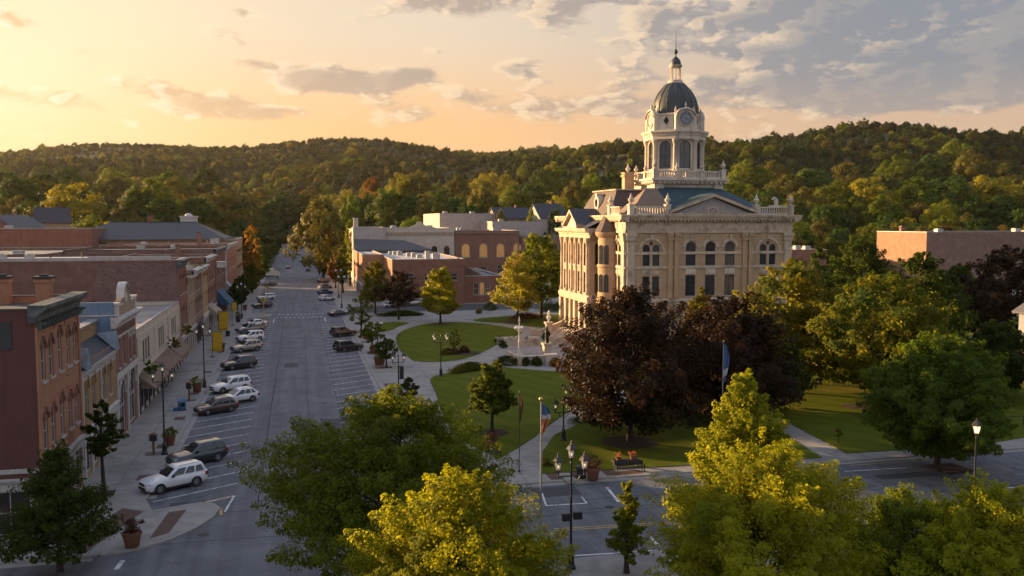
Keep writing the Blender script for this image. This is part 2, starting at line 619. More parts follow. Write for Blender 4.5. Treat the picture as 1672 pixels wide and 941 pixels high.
def _h2(x, y, s, a, ph):
    return a * (np.sin(x / s + ph) * np.cos(y / s * 1.3 + ph * 2.1) + 0.5 * np.sin(x / s * 2.3 + y / s * 1.7 + ph * 3))


def terrain(x, y):
    x = np.asarray(x, float)
    y = np.asarray(y, float)
    d = x * math.sin(PSI) + y * math.cos(PSI)
    r = x * math.cos(PSI) - y * math.sin(PSI)
    ds = np.maximum(d, 60.0)
    px = np.clip(836 + F_PX * r / ds, -1500, 3200)
    zr, D = ridge(px)
    right = np.clip((px - 760) / 240, 0, 1)
    z450 = 17 - 6 * right
    z650 = 29 + 3 * right
    z900 = 42 + 30 * right
    z1300 = 90 * (1 - right) + right * 90
    ctr = [(0, 0 * px), (335, 0 * px), (450, z450), (650, z650), (900, np.minimum(z900, zr)), (1120, np.minimum(z1300, zr)), (1150, None)]
    z = np.zeros_like(d)
    def seg(d0, za, d1, zb_):
        t = np.clip((d - d0) / (d1 - d0), 0, 1)
        return np.where((d >= d0) & (d < d1), za + (zb_ - za) * t, 0.0)
    z = z + seg(335.0, 0 * px, 450.0, z450) + seg(450.0, z450, 650.0, z650) + seg(650.0, z650, 900.0, z900)
    t = np.clip((d - 900) / np.maximum(D - 900, 100), 0, 1)
    t = t ** np.where(px > 950, 0.85, 0.95)
    z = z + np.where((d >= 900) & (d <= D), z900 + (zr - z900) * t, 0.0)
    z = z + np.where(d > D, zr - (d - D) * 0.10, 0.0)
    bump = np.clip((d - 600) / 500, 0, 1) * np.clip((D + 50 - d) / 500, 0.06, 1)
    z = z + bump * (_h2(x, y, 130, 10.0, 0.7) + _h2(x, y, 270, 20.0, 1.9) + (1 - right) * 15.0 * np.sin(d / 95.0 + px / 260.0))
    z = np.where(d < 335, 0.0, z)
    # the street runs out of town in a shallow valley
    road = np.interp(y, [0, 350, 700, 1000, 1500, 2500], [0, 0, 4, 12, 34, 130])
    k = np.clip((np.abs(x + 1) - 18) / 45, 0, 1)
    k = k * k * (3 - 2 * k)
    k = np.maximum(k, np.clip((y - 700) / 160, 0, 1))
    return np.where(y > 300, np.minimum(z, road) * (1 - k) + z * k, z)


def tz(x, y):
    return float(terrain(x, y))


def build_ground():
    az = np.concatenate([np.radians(np.arange(-180, -60, 6)), np.radians(np.arange(-60, 70, 0.6)), np.radians(np.arange(70, 180.1, 6))])
    rr = np.concatenate([[2.0], np.arange(20, 320, 20), np.arange(320, 1000, 12), np.arange(1000, 2800, 28), np.arange(2800, 3300, 120)])
    A, Rr = np.meshgrid(az, rr)
    X = np.sin(A) * Rr
    Y = np.cos(A) * Rr
    Z = terrain(X, Y) - 0.06
    na, nr = len(az), len(rr)
    v = np.stack([X, Y, Z], -1).reshape(-1, 3)
    i = np.arange(nr - 1)[:, None] * na + np.arange(na - 1)[None, :]
    fs_ = np.stack([i, i + 1, i + na + 1, i + na], -1).reshape(-1, 4)
    me = bpy.data.meshes.new('ground')
    me.from_pydata(v.tolist(), [], fs_.tolist())
    me.polygons.foreach_set("use_smooth", [True] * len(me.polygons))
    mat = mk('ground_cover', (0.030, 0.036, 0.011), (0.045, 0.045, 0.018), 0.05, 0.95, 0.4, c3=(0.05, 0.055, 0.02), s3=0.012)
    tag(mesh_obj('ground', me, mat), kind='structure')


build_ground()
# ------------------------------------------------------------------ streets, pavements, lawns
ASPHALT = mk('asphalt', (0.118, 0.120, 0.127), (0.094, 0.096, 0.103), 0.5, 0.86, 0.25, c3=(0.135, 0.136, 0.140), s3=0.12, det=8.0)
ASPHALT_NEW = mk('asphalt_patch', (0.050, 0.051, 0.055), (0.062, 0.063, 0.067), 1.2, 0.9, 0.2)
CONCRETE = mk('concrete_paving', (0.29, 0.27, 0.24), (0.23, 0.215, 0.19), 0.8, 0.88, 0.15, c3=(0.18, 0.168, 0.152), s3=0.25, det=8.0)
CONC_LIGHT = mk('concrete_kerb', (0.30, 0.28, 0.25), (0.23, 0.215, 0.195), 1.2, 0.88, 0.15)
PAVER = mk('brick_paver', (0.115, 0.065, 0.050), (0.085, 0.052, 0.042), 5.0, 0.9, 0.3)
JOINT = mk('joint_filler', (0.075, 0.07, 0.062), None, 2.0, 0.95)
SEAM = mk('tar_seam', (0.030, 0.030, 0.032), None, 2.0, 0.8)
GRASS = mk('lawn_grass', (0.070, 0.090, 0.007), (0.092, 0.108, 0.010), 0.9, 0.95, 0.5, c3=(0.125, 0.115, 0.016), s3=0.10, det=8.0, spec=0.04)
def _mow():
    N = NT(GRASS.node_tree)
    b = GRASS.node_tree.nodes['Principled BSDF']
    src = b.inputs['Base Color'].links[0].from_socket
    tc = N.n('ShaderNodeTexCoord')
    sp = N.n('ShaderNodeSeparateXYZ')
    N.L.new(tc.outputs['Object'], sp.inputs[0])
    wob = N.math('MULTIPLY', N.noise(tc.outputs['Object'], 0.15, 2.0), 3.0)
    ph = N.math('ADD', N.math('ADD', N.math('MULTIPLY', sp.outputs[0], 1.9), N.math('MULTIPLY', sp.outputs[1], 0.8)), wob)
    st = N.smooth(N.math('SINE', ph), -0.5, 0.5)
    dry = N.smooth(N.noise(tc.outputs['Object'], 0.35, 7.0, 0.7), 0.55, 0.75)
    col = N.mix(N.math('MULTIPLY', st, 0.5), src, N.mix(1.0, src, (0.72, 0.80, 0.72), 'MULTIPLY'))
    col = N.mix(N.math('MULTIPLY', dry, 0.5), col, (0.120, 0.105, 0.035))
    N.L.new(col, b.inputs['Base Color'])
_mow()
MULCH = mk('bark_mulch', (0.050, 0.028, 0.018), (0.032, 0.020, 0.014), 14.0, 0.97, 0.8)


def worn(name, c, under):
    m = bpy.data.materials.new(name)
    m.use_nodes = True
    N = NT(m.node_tree)
    b = m.node_tree.nodes['Principled BSDF']
    b.inputs['Roughness'].default_value = 0.7
    tc = N.n('ShaderNodeTexCoord')
    f = N.noise(tc.outputs['Object'], 2.2, 8.0, 0.7)
    N.put(b.inputs['Base Color'], N.mix(N.smooth(f, 0.46, 0.66), c, under))
    return m


def _oil():
    N = NT(ASPHALT.node_tree)
    b = ASPHALT.node_tree.nodes['Principled BSDF']
    src = b.inputs['Base Color'].links[0].from_socket
    tc = N.n('ShaderNodeTexCoord')
    sp = N.n('ShaderNodeSeparateXYZ')
    N.L.new(tc.outputs['Object'], sp.inputs[0])
    ax = N.math('ABSOLUTE', N.math('ADD', sp.outputs[0], 0.85))
    bays = N.math('MULTIPLY', N.smooth(ax, 4.6, 6.2), N.smooth(N.noise(tc.outputs['Object'], 0.75, 6.0, 0.7), 0.50, 0.68))
    lanes = N.smooth(N.noise(N.comb(N.math('MULTIPLY', sp.outputs[0], 0.9), N.math('MULTIPLY', sp.outputs[1], 0.03), 0.0), 1.0, 3.0), 0.42, 0.66)
    fine = N.smooth(N.noise(tc.outputs['Object'], 0.22, 9.0, 0.75), 0.45, 0.62)
    col = N.mix(N.math('MULTIPLY', bays, 0.6), src, (0.035, 0.035, 0.037))
    col = N.mix(N.math('MULTIPLY', lanes, 0.6), col, (0.165, 0.165, 0.168))
    col = N.mix(N.math('MULTIPLY', fine, 0.38), col, (0.055, 0.056, 0.060))
    N.L.new(col, b.inputs['Base Color'])
_oil()
PAINT_W = worn('road_paint_white', (0.62, 0.62, 0.60), (0.13, 0.13, 0.135))
PAINT_Y = worn('road_paint_yellow', (0.50, 0.30, 0.05), (0.14, 0.12, 0.10))
XL, XR = -11.6, 9.9              # the two kerbs of the main street
FACE = -16.9                     # shop fronts on the left
YL, YR = 59.0, 67.6              # where the cross street's far kerb runs, left and right of the junction
YS = 51.4                        # near kerb of the cross street


def grid_strip(name, x0, x1, ys, zoff, mat, kind='structure'):
    mb = MB()
    vs_, fs_ = [], []
    for y in ys:
        for x in (x0, x1):
            vs_.append((x, y, float(np.interp(y, [0, 350, 700, 1000, 1500, 2500], [0, 0, 4, 12, 34, 130])) + zoff))
    for i in range(len(ys) - 1):
        fs_.append((2 * i, 2 * i + 1, 2 * i + 3, 2 * i + 2))
    mb.add(vs_, fs_)
    return tag(mb.build(name, mat), kind=kind)


ys_far = [40, 200, 300, 340, 350] + list(range(380, 800, 30))
grid_strip('main_road', XL - 0.02, XR + 0.02, ys_far, 0.0, ASPHALT)
mb = MB()
mb.poly([(-160, YS, 0.004), (190, YS, 0.004), (190, YR, 0.004), (XR, YR, 0.004), (XR, YL + 12, 0.004), (XL, YL + 12, 0.004), (XL, YL, 0.004), (-160, YL, 0.004)])
tag(mb.build('cross_road', ASPHALT), kind='structure')
mb = MB()
mb.poly([(-150, 294, 0.004), (XL, 294, 0.004), (XL, 311, 0.004), (-150, 311, 0.004)])
tag(mb.build('far_side_road', ASPHALT), kind='structure')
# slabs with their kerb faces
corner = [(XL, 70.2), (-10.7, 67.1), (-8.9, 67.9), (-7.5, 68.4), (-6.5, 67.9), (-6.0, 66.8), (-6.3, 64.9), (-7.2, 62.8), (-8.6, 60.9), (-10.3, 59.6), (-12.4, YL)]
mb = MB()
mb.prism([(XL, 293.0)] + corner + [(-150, YL), (-150, 64.2), (FACE - 0.5, 64.2), (FACE - 0.5, 293.0)][::1], 0.0, 0.13)
tag(mb.build('left_pavement', CONCRETE), kind='structure')
mb = MB()
mb.prism([(XL, 312), (FACE - 60, 312), (FACE - 60, 352), (XL, 352)], 0.0, 0.13)
mb.prism([(XR, 290), (XR, 352), (60, 352), (60, 290)], 0.0, 0.125)
tag(mb.build('far_pavement', CONCRETE), kind='structure')
mb = MB()
mb.prism([(XR, 72.0), (10.6, 69.6), (12.2, 68.0), (14.6, YR), (190, YR), (190, 292), (XR, 292)], 0.0, 0.13)
tag(mb.build('square_pavement', CONCRETE), kind='structure')
mb = MB()
mb.prism([(-60, 20), (150, 20), (150, YS), (40, YS), (38.5, YS + 1.2), (32, YS + 1.2), (30, YS), (-60, YS)], 0.0, 0.13)
tag(mb.build('near_pavement', CONCRETE), kind='structure')
# kerb stones and concrete gutters
mb = MB()
for x0, x1, y0, y1 in ((XL - 0.02, XL + 0.20, 70.4, 293), (XR - 0.20, XR + 0.02, 72.1, 290)):
    mb.box(x0, x1, y0, y1, 0.0, 0.145)
mb.box(14.8, 189, YR - 0.18, YR + 0.02, 0.0, 0.145)
mb.box(-149, -12.6, YL - 0.18, YL + 0.02, 0.0, 0.145)
def ribbon(mb, pts, w, z0, z1):
    for i in range(len(pts) - 1):
        a, b = Vector(pts[i]).to_2d(), Vector(pts[i + 1]).to_2d()
        n = (b - a).normalized()
        n = Vector((-n.y, n.x)) * w / 2
        e = (b - a).normalized() * w * 0.12
        a, b = a - e, b + e
        mb.prism([tuple(a + n), tuple(b + n), tuple(b - n), tuple(a - n)], z0, z1)
for i in range(len(corner) - 1):
    ribbon(mb, corner[i:i + 2], 0.26, 0.0, 0.142 + 0.001 * (i % 2))
ribbon(mb, [(XR, 72.2), (10.6, 69.6)], 0.24, 0.0, 0.1435)
ribbon(mb, [(10.6, 69.6), (12.2, 68.0)], 0.24, 0.0, 0.1445)
ribbon(mb, [(12.2, 68.0), (14.8, YR)], 0.24, 0.0, 0.1425)
tag(mb.build('kerb', CONC_LIGHT), kind='structure')
mb = MB()
for x0, x1, y0, y1 in ((XL + 0.2, XL + 0.75, 70.6, 293), (XR - 0.75, XR - 0.2, 72.4, 290)):
    mb.box(x0, x1, y0, y1, 0.0, 0.012)
mb.box(15, 189, YR - 0.75, YR - 0.18, 0.0, 0.014)
mb.box(-149, -12.8, YL - 0.75, YL - 0.18, 0.0, 0.014)
tag(mb.build('gutter', CONC_LIGHT), kind='structure')
# seams in the asphalt and expansion joints in the pavements
mb = MB()
_r = random.Random(2)
def wavy(mb, p, q, w, z, n=40, amp=0.06):
    last = None
    for i in range(n + 1):
        t = i / n
        x = p[0] + (q[0] - p[0]) * t + _r.uniform(-amp, amp)
        y = p[1] + (q[1] - p[1]) * t + _r.uniform(-amp, amp)
        if last: ribbon(mb, [last, (x, y)], w * _r.uniform(0.6, 1.3), 0.0, z)
        last = (x, y)
for x in (-3.25, 4.15):
    wavy(mb, (x, 66), (x, 290), 0.09, 0.010, 60, 0.05)
wavy(mb, (0.7, 74), (0.9, 170), 0.05, 0.011, 30, 0.08)
for y in (60.2, 66.0, 83, 121, 152, 181):
    wavy(mb, (-5.4 if y > 67 else -11, y), (9 if y > 67 else 60, y + _r.uniform(-1, 1)), 0.05, 0.0095, 16, 0.1)
for k in range(9):
    x, y = _r.uniform(14, 60), _r.uniform(53, 66)
    wavy(mb, (x, y), (x + _r.uniform(4, 14), y + _r.uniform(-1, 1)), 0.06, 0.0105, 10, 0.14)
tag(mb.build('road_seams', SEAM), kind='structure')
mb = MB()
mb.box(-9.6, -6.9, 66.9, 69.1, 0.002, 0.0125)
for x, y, a, b in ((2.0, 92, 2.6, 3.4), (-2.2, 131, 1.8, 4.0), (26, 58.5, 5.0, 1.6), (17.5, 64.0, 3.5, 2.4), (46, 62, 7, 1.3)):
    mb.box(x, x + a, y, y + b, 0.002, 0.0105)
tag(mb.build('asphalt_patches', ASPHALT_NEW), kind='structure')
mb = MB()
y = 72.0
while y < 292:
    mb.box(XR + 0.25, 20.5, y, y + 0.035, 0.1, 0.134)
    mb.box(FACE + 0.05, XL - 0.25, y + 1, y + 1.035, 0.1, 0.134)
    y += 3.0
for x in (13.2, 16.6):
    mb.box(x, x + 0.035, 70, 186, 0.1, 0.1345)
mb.box(-14.3, -14.265, 64, 292, 0.1, 0.1345)
x = 15
while x < 120:
    mb.box(x, x + 0.035, YR + 0.1, 72.2, 0.1, 0.1345)
    x += 2.6
x = -60
while x < -13:
    mb.box(x, x + 0.035, YL + 0.1, 64, 0.1, 0.1345)
    x += 2.6
mb.box(15, 120, 70.0, 70.035, 0.1, 0.1338)
tag(mb.build('pavement_joints', JOINT), kind='structure')
# brick bands in the pavements
mb = MB()
Z1 = 0.1352
mb.poly([(-14.6, 59.6, Z1), (-13.4, 59.4, Z1), (-11.2, 67.2, Z1), (-12.8, 68.4, Z1)])
mb.poly([(-9.9, 61.2, Z1), (-8.8, 62.0, Z1), (-8.2, 66.9, Z1), (-9.4, 66.6, Z1)])
mb.box(XR + 0.6, XR + 2.1, 98, 101.0, 0.1, Z1)
for y in (112, 126, 140, 154, 168):
    mb.box(XR + 0.5, XR + 1.9, y, y + 2.2, 0.1, Z1)
for x in (19.6, 21.6, 24.4):
    mb.box(x, x + 1.0, YR + 0.25, YR + 2.6, 0.1, Z1)
mb.box(25.2, 27.6, YR + 0.3, YR + 1.3, 0.1, Z1 + 0.001)
for y in (75.5, 86, 98, 112, 128, 150):
    mb.box(XL - 1.5, XL - 0.4, y, y + 1.6, 0.1, Z1)
tag(mb.build('paver_bands', PAVER), kind='structure')
mb = MB()
for x, y in ((-1.6, 79), (2.6, 104), (-2.4, 128), (0.5, 163), (22, 60.6), (41, 57.0), (-6.5, 61.5), (3, 58.5)):
    mb.poly([(x + 0.38 * math.cos(2 * math.pi * i / 16), y + 0.38 * math.sin(2 * math.pi * i / 16), 0.0162) for i in range(16)])
tag(mb.build('manhole_covers', mk('cast_iron_cover', (0.05, 0.047, 0.044), (0.035, 0.033, 0.031), 8, 0.7)), kind='structure')
# parking bays and other markings
mb = MB()
A31 = math.radians(31)
def bay(x0, x1, y0, w=0.11):
    ribbon(mb, [(x0, y0), (x1, y0 + (x1 - x0) * math.tan(A31))], w, 0.003, 0.0135)
y = 66.4
while y < 186:
    bay(-10.9, -5.1, y)
    y += 3.42
y = 212
while y < 284:
    bay(-10.9, -5.3, y)
    y += 3.42
y = 74.5
while y < 186:
    bay(4.0, 9.2, y)
    y += 3.72
y = 206
while y < 280:
    bay(4.2, 9.2, y)
    y += 3.72
ribbon(mb, [(-5.1, 69.9), (-5.5, 66.2)], 0.16, 0.003, 0.0142)
for k in range(11):
    xx = -5.0 + k * 0.95
    mb.box(xx, xx + 0.42, 199.2, 199.9, 0.003, 0.0132)
    mb.box(xx + 0.4, xx + 0.8, 206.2, 206.9, 0.003, 0.0132)
for xx in (-5.4, 5.3):
    mb.box(xx, xx + 0.2, 190, 198, 0.003, 0.0136)
def pline(p, q, w=0.14):
    ribbon(mb, [gp(*p), gp(*q)], w, 0.006, 0.0152)
pline((991, 796), (1010, 820), 0.22)
pline((1062, 877), (1077, 893), 0.22)
pline((915, 909), (1000, 904), 0.16)
pline((1000, 904), (1071, 899), 0.14)
pline((885, 806), (892, 826)); pline((892, 826), (958, 822)); pline((958, 822), (950, 812))
pline((190, 930), (200, 916), 0.3)
pline((1380, 770), (1480, 764), 0.12)
pline((1600, 800), (1660, 796), 0.16)
tag(mb.build('white_road_markings', PAINT_W), kind='structure')
mb = MB()
def pliney(p, q, w=0.11):
    ribbon(mb, [gp(*p), gp(*q)], w, 0.006, 0.0146)
pliney((905, 867), (1135, 853)); pliney((905, 864), (1135, 850))
pliney((1420, 836), (1560, 825)); pliney((1420, 832), (1560, 821))
pliney((1390, 760), (1520, 751), 0.10)
ribbon(mb, [(-9.4, 67.5), (-5.2, 70.0)], 0.12, 0.003, 0.0148)
ribbon(mb, [(-5.9, 67.0), (-5.7, 65.6)], 0.2, 0.003, 0.0149)
tag(mb.build('yellow_road_markings', PAINT_Y), kind='structure')


# lawns, traced where they lie on the square
def smooth_loop(pts, k=5):
    out = []
    n = len(pts)
    for i in range(n):
        p0, p1, p2, p3 = (Vector(pts[(i + j) % n]) for j in (-1, 0, 1, 2))
        for s in range(k):
            t = s / k
            out.append(tuple(0.5 * ((2 * p1) + (p2 - p0) * t + (2 * p0 - 5 * p1 + 4 * p2 - p3) * t * t + (3 * p1 - p0 - 3 * p2 + p3) * t ** 3)))
    return out


def lawn(pix, name='lawn', smooth=True, world=()):
    pts = [gp(x, y, 0.13) for x, y in pix] + list(world)
    if smooth: pts = smooth_loop(pts)
    mb = MB()
    mb.prism(pts, 0.05, 0.19)
    return tag(mb.build(name, GRASS), kind='structure')


lawn([(651, 569), (648, 548), (673, 535), (718, 527), (779, 528), (823, 534), (852, 541), (842, 549), (822, 558), (760, 586), (686, 591), (664, 581)])
lawn([(704, 618), (737, 608), (779, 596), (842, 602), (919, 607), (1010, 598), (1085, 600), (1035, 628), (950, 662), (906, 688), (874, 713), (817, 748), (803, 743), (753, 717), (725, 679), (711, 641)])
lawn([(884, 774), (886, 738), (905, 711), (938, 696), (985, 673), (1060, 640), (1120, 612), (1180, 648), (1290, 716), (1343, 748), (1110, 761)], smooth=False)
lawn([(1205, 643), (1312, 704), (1382, 741), (1590, 728), (1700, 711)], smooth=False, world=[(150, 80), (150, 186), (83, 186), (83, 131), (62, 131)])
lawn([(773, 524), (809, 518), (916, 514), (916, 536), (870, 534), (830, 529)])
lawn([(625, 541), (622, 528), (667, 527), (652, 533), (640, 539)])
mb = MB()
mb.box(XR + 1.2, 62, 205, 221, 0.1, 0.1365)
tag(mb.build('parking_lot', ASPHALT_NEW), kind='structure')
# ------------------------------------------------------------------ building kit
GLASS = mk('window_glass', (0.016, 0.020, 0.026), (0.030, 0.034, 0.040), 0.7, 0.07, spec=0.6, det=2.0)
def _blinds():
    N = NT(GLASS.node_tree)
    b = GLASS.node_tree.nodes['Principled BSDF']
    src = b.inputs['Base Color'].links[0].from_socket
    oi = N.n('ShaderNodeObjectInfo')
    r = oi.outputs['Random']
    drawn = N.math('GREATER_THAN', r, 0.72)
    r2 = N.math('FRACT', N.math('MULTIPLY', r, 13.7))
    N.L.new(N.mix(N.math('MULTIPLY', drawn, 0.8), src, N.mix(r2, (0.09, 0.08, 0.065), (0.035, 0.04, 0.048))), b.inputs['Base Color'])
    N.L.new(N.math('ADD', 0.05, N.math('MULTIPLY', r2, 0.14)), b.inputs['Roughness'])
_blinds()
GLASS_WARM = mk('window_glass_painted_glow', (0.05, 0.03, 0.012), (0.16, 0.09, 0.03), 1.6, 0.12, spec=0.6, emit=(1.0, 0.50, 0.16), es=0.07, det=2.0)  # weak warm emission stands in for sunset reflected in the panes
W_WHITE = mk('paint_offwhite', (0.52, 0.50, 0.46), (0.42, 0.40, 0.37), 2.0, 0.6, c3=(0.36, 0.34, 0.31), s3=0.8)
W_GREY = mk('paint_grey', (0.40, 0.385, 0.36), (0.32, 0.31, 0.29), 2.0, 0.6)
W_DARK = mk('paint_dark', (0.045, 0.05, 0.05), (0.03, 0.033, 0.034), 2.0, 0.5)
STONE_SILL = mk('sill_stone', (0.42, 0.40, 0.36), (0.33, 0.31, 0.28), 2.0, 0.85)
BR_RED = brick('brick_red', (0.20, 0.075, 0.048), (0.25, 0.105, 0.066), (0.20, 0.15, 0.125))
BR_ORANGE = brick('brick_orange', (0.33, 0.135, 0.065), (0.39, 0.17, 0.085), (0.27, 0.19, 0.14), amount=0.35)
BR_DARK = brick('brick_dark', (0.105, 0.048, 0.036), (0.15, 0.066, 0.046), (0.17, 0.13, 0.11), wash=(0.25, 0.13, 0.10), amount=0.85)
BR_PAINT = brick('brick_painted_oxblood', (0.110, 0.048, 0.042), (0.115, 0.052, 0.045), (0.095, 0.042, 0.038), amount=0.25)
BR_OCHRE = brick('brick_ochre', (0.28, 0.165, 0.075), (0.32, 0.195, 0.09), (0.27, 0.20, 0.13), amount=0.35)
BR_YEL = brick('brick_yellow', (0.36, 0.24, 0.10), (0.40, 0.28, 0.12), (0.32, 0.25, 0.17), amount=0.3)
BR_CREAM = brick('brick_cream', (0.50, 0.42, 0.33), (0.55, 0.47, 0.37), (0.42, 0.36, 0.29), wash=(0.30, 0.26, 0.21), amount=0.5)
BR_GREY = brick('brick_grey', (0.37, 0.33, 0.29), (0.42, 0.375, 0.33), (0.31, 0.28, 0.25), amount=0.5)
BR_AMBER = brick('brick_amber', (0.25, 0.13, 0.075), (0.29, 0.155, 0.09), (0.24, 0.18, 0.14), amount=0.6)
BR_BLUE = brick('brick_painted_blue', (0.115, 0.20, 0.29), (0.13, 0.22, 0.31), (0.10, 0.18, 0.26), wash=(0.18, 0.26, 0.33), amount=0.5)
BR_BROWN = brick('brick_brown', (0.16, 0.085, 0.06), (0.20, 0.11, 0.075), (0.20, 0.16, 0.13), wash=(0.27, 0.18, 0.14), amount=0.75)
BR_TAN = brick('brick_tan', (0.30, 0.21, 0.13), (0.34, 0.245, 0.155), (0.28, 0.22, 0.17), amount=0.4)
ROOF_GREY = mk('roof_membrane_grey', (0.19, 0.195, 0.20), (0.145, 0.15, 0.155), 0.35, 0.85, 0.1, c3=(0.10, 0.10, 0.105), s3=0.25, det=8.0)
ROOF_DARK = mk('roof_membrane_dark', (0.075, 0.082, 0.092), (0.055, 0.060, 0.066), 0.4, 0.85, 0.1, c3=(0.11, 0.115, 0.12), s3=0.2, det=8.0)
ROOF_WHITE = mk('roof_membrane_white', (0.46, 0.46, 0.45), (0.36, 0.36, 0.355), 0.3, 0.7, 0.05, c3=(0.25, 0.245, 0.24), s3=0.2, det=8.0)
ROOF_TAN = mk('roof_membrane_tan', (0.29, 0.25, 0.21), (0.22, 0.195, 0.165), 0.35, 0.85, 0.1, c3=(0.35, 0.31, 0.26), s3=0.2, stretch=(0.3, 1, 1), det=8.0)
SLATE = mk('slate_dark', (0.050, 0.053, 0.060), (0.034, 0.036, 0.042), 1.5, 0.6, 0.5, stretch=(1, 1, 5))
SHINGLE = mk('shingle_grey', (0.11, 0.11, 0.115), (0.08, 0.08, 0.085), 1.8, 0.85, 0.5, stretch=(1, 1, 5))
COPPER_DK = mk('cornice_dark_green', (0.065, 0.078, 0.075), (0.045, 0.054, 0.052), 2.0, 0.55, c3=(0.13, 0.14, 0.13), s3=0.9)
METAL_LT = mk('coping_metal', (0.38, 0.37, 0.35), (0.28, 0.275, 0.265), 1.5, 0.45, metal=0.4)
METAL_DK = mk('metal_dark', (0.03, 0.03, 0.032), (0.02, 0.02, 0.021), 2.0, 0.45, spec=0.4)
HVAC = mk('hvac_metal', (0.36, 0.36, 0.35), (0.27, 0.27, 0.265), 2.0, 0.5, metal=0.3)
SHOP_DARK = mk('shop_interior', (0.020, 0.017, 0.015), (0.05, 0.04, 0.03), 0.6, 0.25, spec=0.5)
WINC = {}


def arch_pts(w, h, rise, n=8):
    """outline of an opening in (u, z), bottom-left first; the head is a segment rising by rise"""
    if rise <= 0:
        return [(-w / 2, 0), (w / 2, 0), (w / 2, h), (-w / 2, h)]
    sp = h - rise
    R = (w * w / 4 + rise * rise) / (2 * rise)
    cz = h - R
    a = math.asin(min(1.0, (w / 2) / R))
    if rise > w / 2: a = math.pi / 2; 
    pts = [(-w / 2, 0), (w / 2, 0)]
    for i in range(n + 1):
        t = a - 2 * a * i / n
        pts.append((R * math.sin(t), cz + R * math.cos(t)))
    return pts


def arch_z(w, h, rise, u):
    if rise <= 0: return h
    R = (w * w / 4 + rise * rise) / (2 * rise)
    return h - R + math.sqrt(max(0.0, R * R - u * u))


def window_meshes(w, h, rise, fm, pm, sill, hood, bars):
    key = (round(w, 2), round(h, 2), round(rise, 2), fm.name, pm.name, sill, hood, bars)
    if key in WINC: return WINC[key]
    fw = 0.085
    pts = arch_pts(w, h, rise)
    ins = arch_pts(w - 2 * fw, h - 2 * fw, max(0, rise - fw * 0.4))
    ins = [(x, z + fw) for x, z in ins]
    fr = MB()
    T = lambda u, n, z: (u, -n, z)
    fr.T = T
    n = len(pts)
    for a, b in ((-0.09, -0.19),):
        vs_ = [(x, a, z) for x, z in pts] + [(x, a, z) for x, z in ins] + [(x, b, z) for x, z in ins]
        fs_ = [(i, (i + 1) % n, n + (i + 1) % n, n + i) for i in range(n)] + [(n + i, n + (i + 1) % n, 2 * n + (i + 1) % n, 2 * n + i) for i in range(n)]
        fr.add(vs_, fs_)
    zm = h * 0.5 if bars != 'shop' else h * 0.78
    fr.box(-w / 2 + fw, w / 2 - fw, -0.165, -0.105, zm - 0.04, zm + 0.04)
    if bars in ('cross', 'shop'):
        k = 1 if bars == 'cross' else max(1, int(w / 1.3))
        for i in range(k):
            x = -w / 2 + w * (i + 1) / (k + 1)
            fr.box(x - 0.025, x + 0.025, -0.162, -0.11, fw, arch_z(w, h, rise, x) - fw)
    pa = MB()
    pa.T = T
    pa.poly([(x, -0.15, z) for x, z in ins])
    out = [('window', fr.mesh('window', fm)), ('pane', pa.mesh('pane', pm))]
    if sill:
        s = MB()
        s.T = T
        s.box(-w / 2 - 0.12, w / 2 + 0.12, 0.004, 0.14, -0.14, 0.0)
        s.box(-w / 2, w / 2, -0.19, 0.004, -0.14, -0.002)
        out.append(('sill', s.mesh('sill', STONE_SILL)))
    if hood:
        hm = MB()
        hm.T = T
        th, dp = (0.16, 0.12) if hood != 'keystone' else (0.2, 0.12)
        hm_mat = {'brick': BR_RED, 'ochre': BR_OCHRE, 'white': W_WHITE, 'keystone': STONE_SILL, 'brown': BR_BROWN, 'cream': BR_CREAM}[hood]
        if rise > 0:
            o1 = [p for p in arch_pts(w + 0.06, h + 0.03, rise)[2:]]
            o2 = [p for p in arch_pts(w + 0.06 + 2 * th, h + 0.03 + th, rise + th * 0.6)[2:]]
            m_ = len(o1)
            vs_ = [(x, dp, z) for x, z in o1] + [(x, dp, z) for x, z in o2] + [(x, 0.003, z) for x, z in o1] + [(x, 0.003, z) for x, z in o2]
            fs_ = []
            for i in range(m_ - 1):
                fs_ += [(i, i + 1, m_ + i + 1, m_ + i), (2 * m_ + i, 2 * m_ + i + 1, i + 1, i), (m_ + i, m_ + i + 1, 3 * m_ + i + 1, 3 * m_ + i)]
            fs_ += [(0, m_, 3 * m_, 2 * m_), (m_ - 1, 2 * m_ - 1, 4 * m_ - 1, 3 * m_ - 1)]
            hm.add(vs_, fs_)
            hm.box(-0.11, 0.11, 0.003, dp + 0.06, h + 0.04, h + th + 0.16)
            for s_ in (-1, 1):
                hm.box(s_ * (w / 2 + 0.11) - 0.09, s_ * (w / 2 + 0.11) + 0.09, 0.003, dp + 0.02, h - rise - 0.24, h - rise + 0.08)
        else:
            hm.box(-w / 2 - 0.16, w / 2 + 0.16, 0.003, 0.1, h + 0.003, h + 0.26)
        out.append(('hood', hm.mesh('hood', hm_mat)))
    WINC[key] = out
    return out


ROT = {'S': 0.0, 'E': math.pi / 2, 'N': math.pi, 'W': -math.pi / 2}


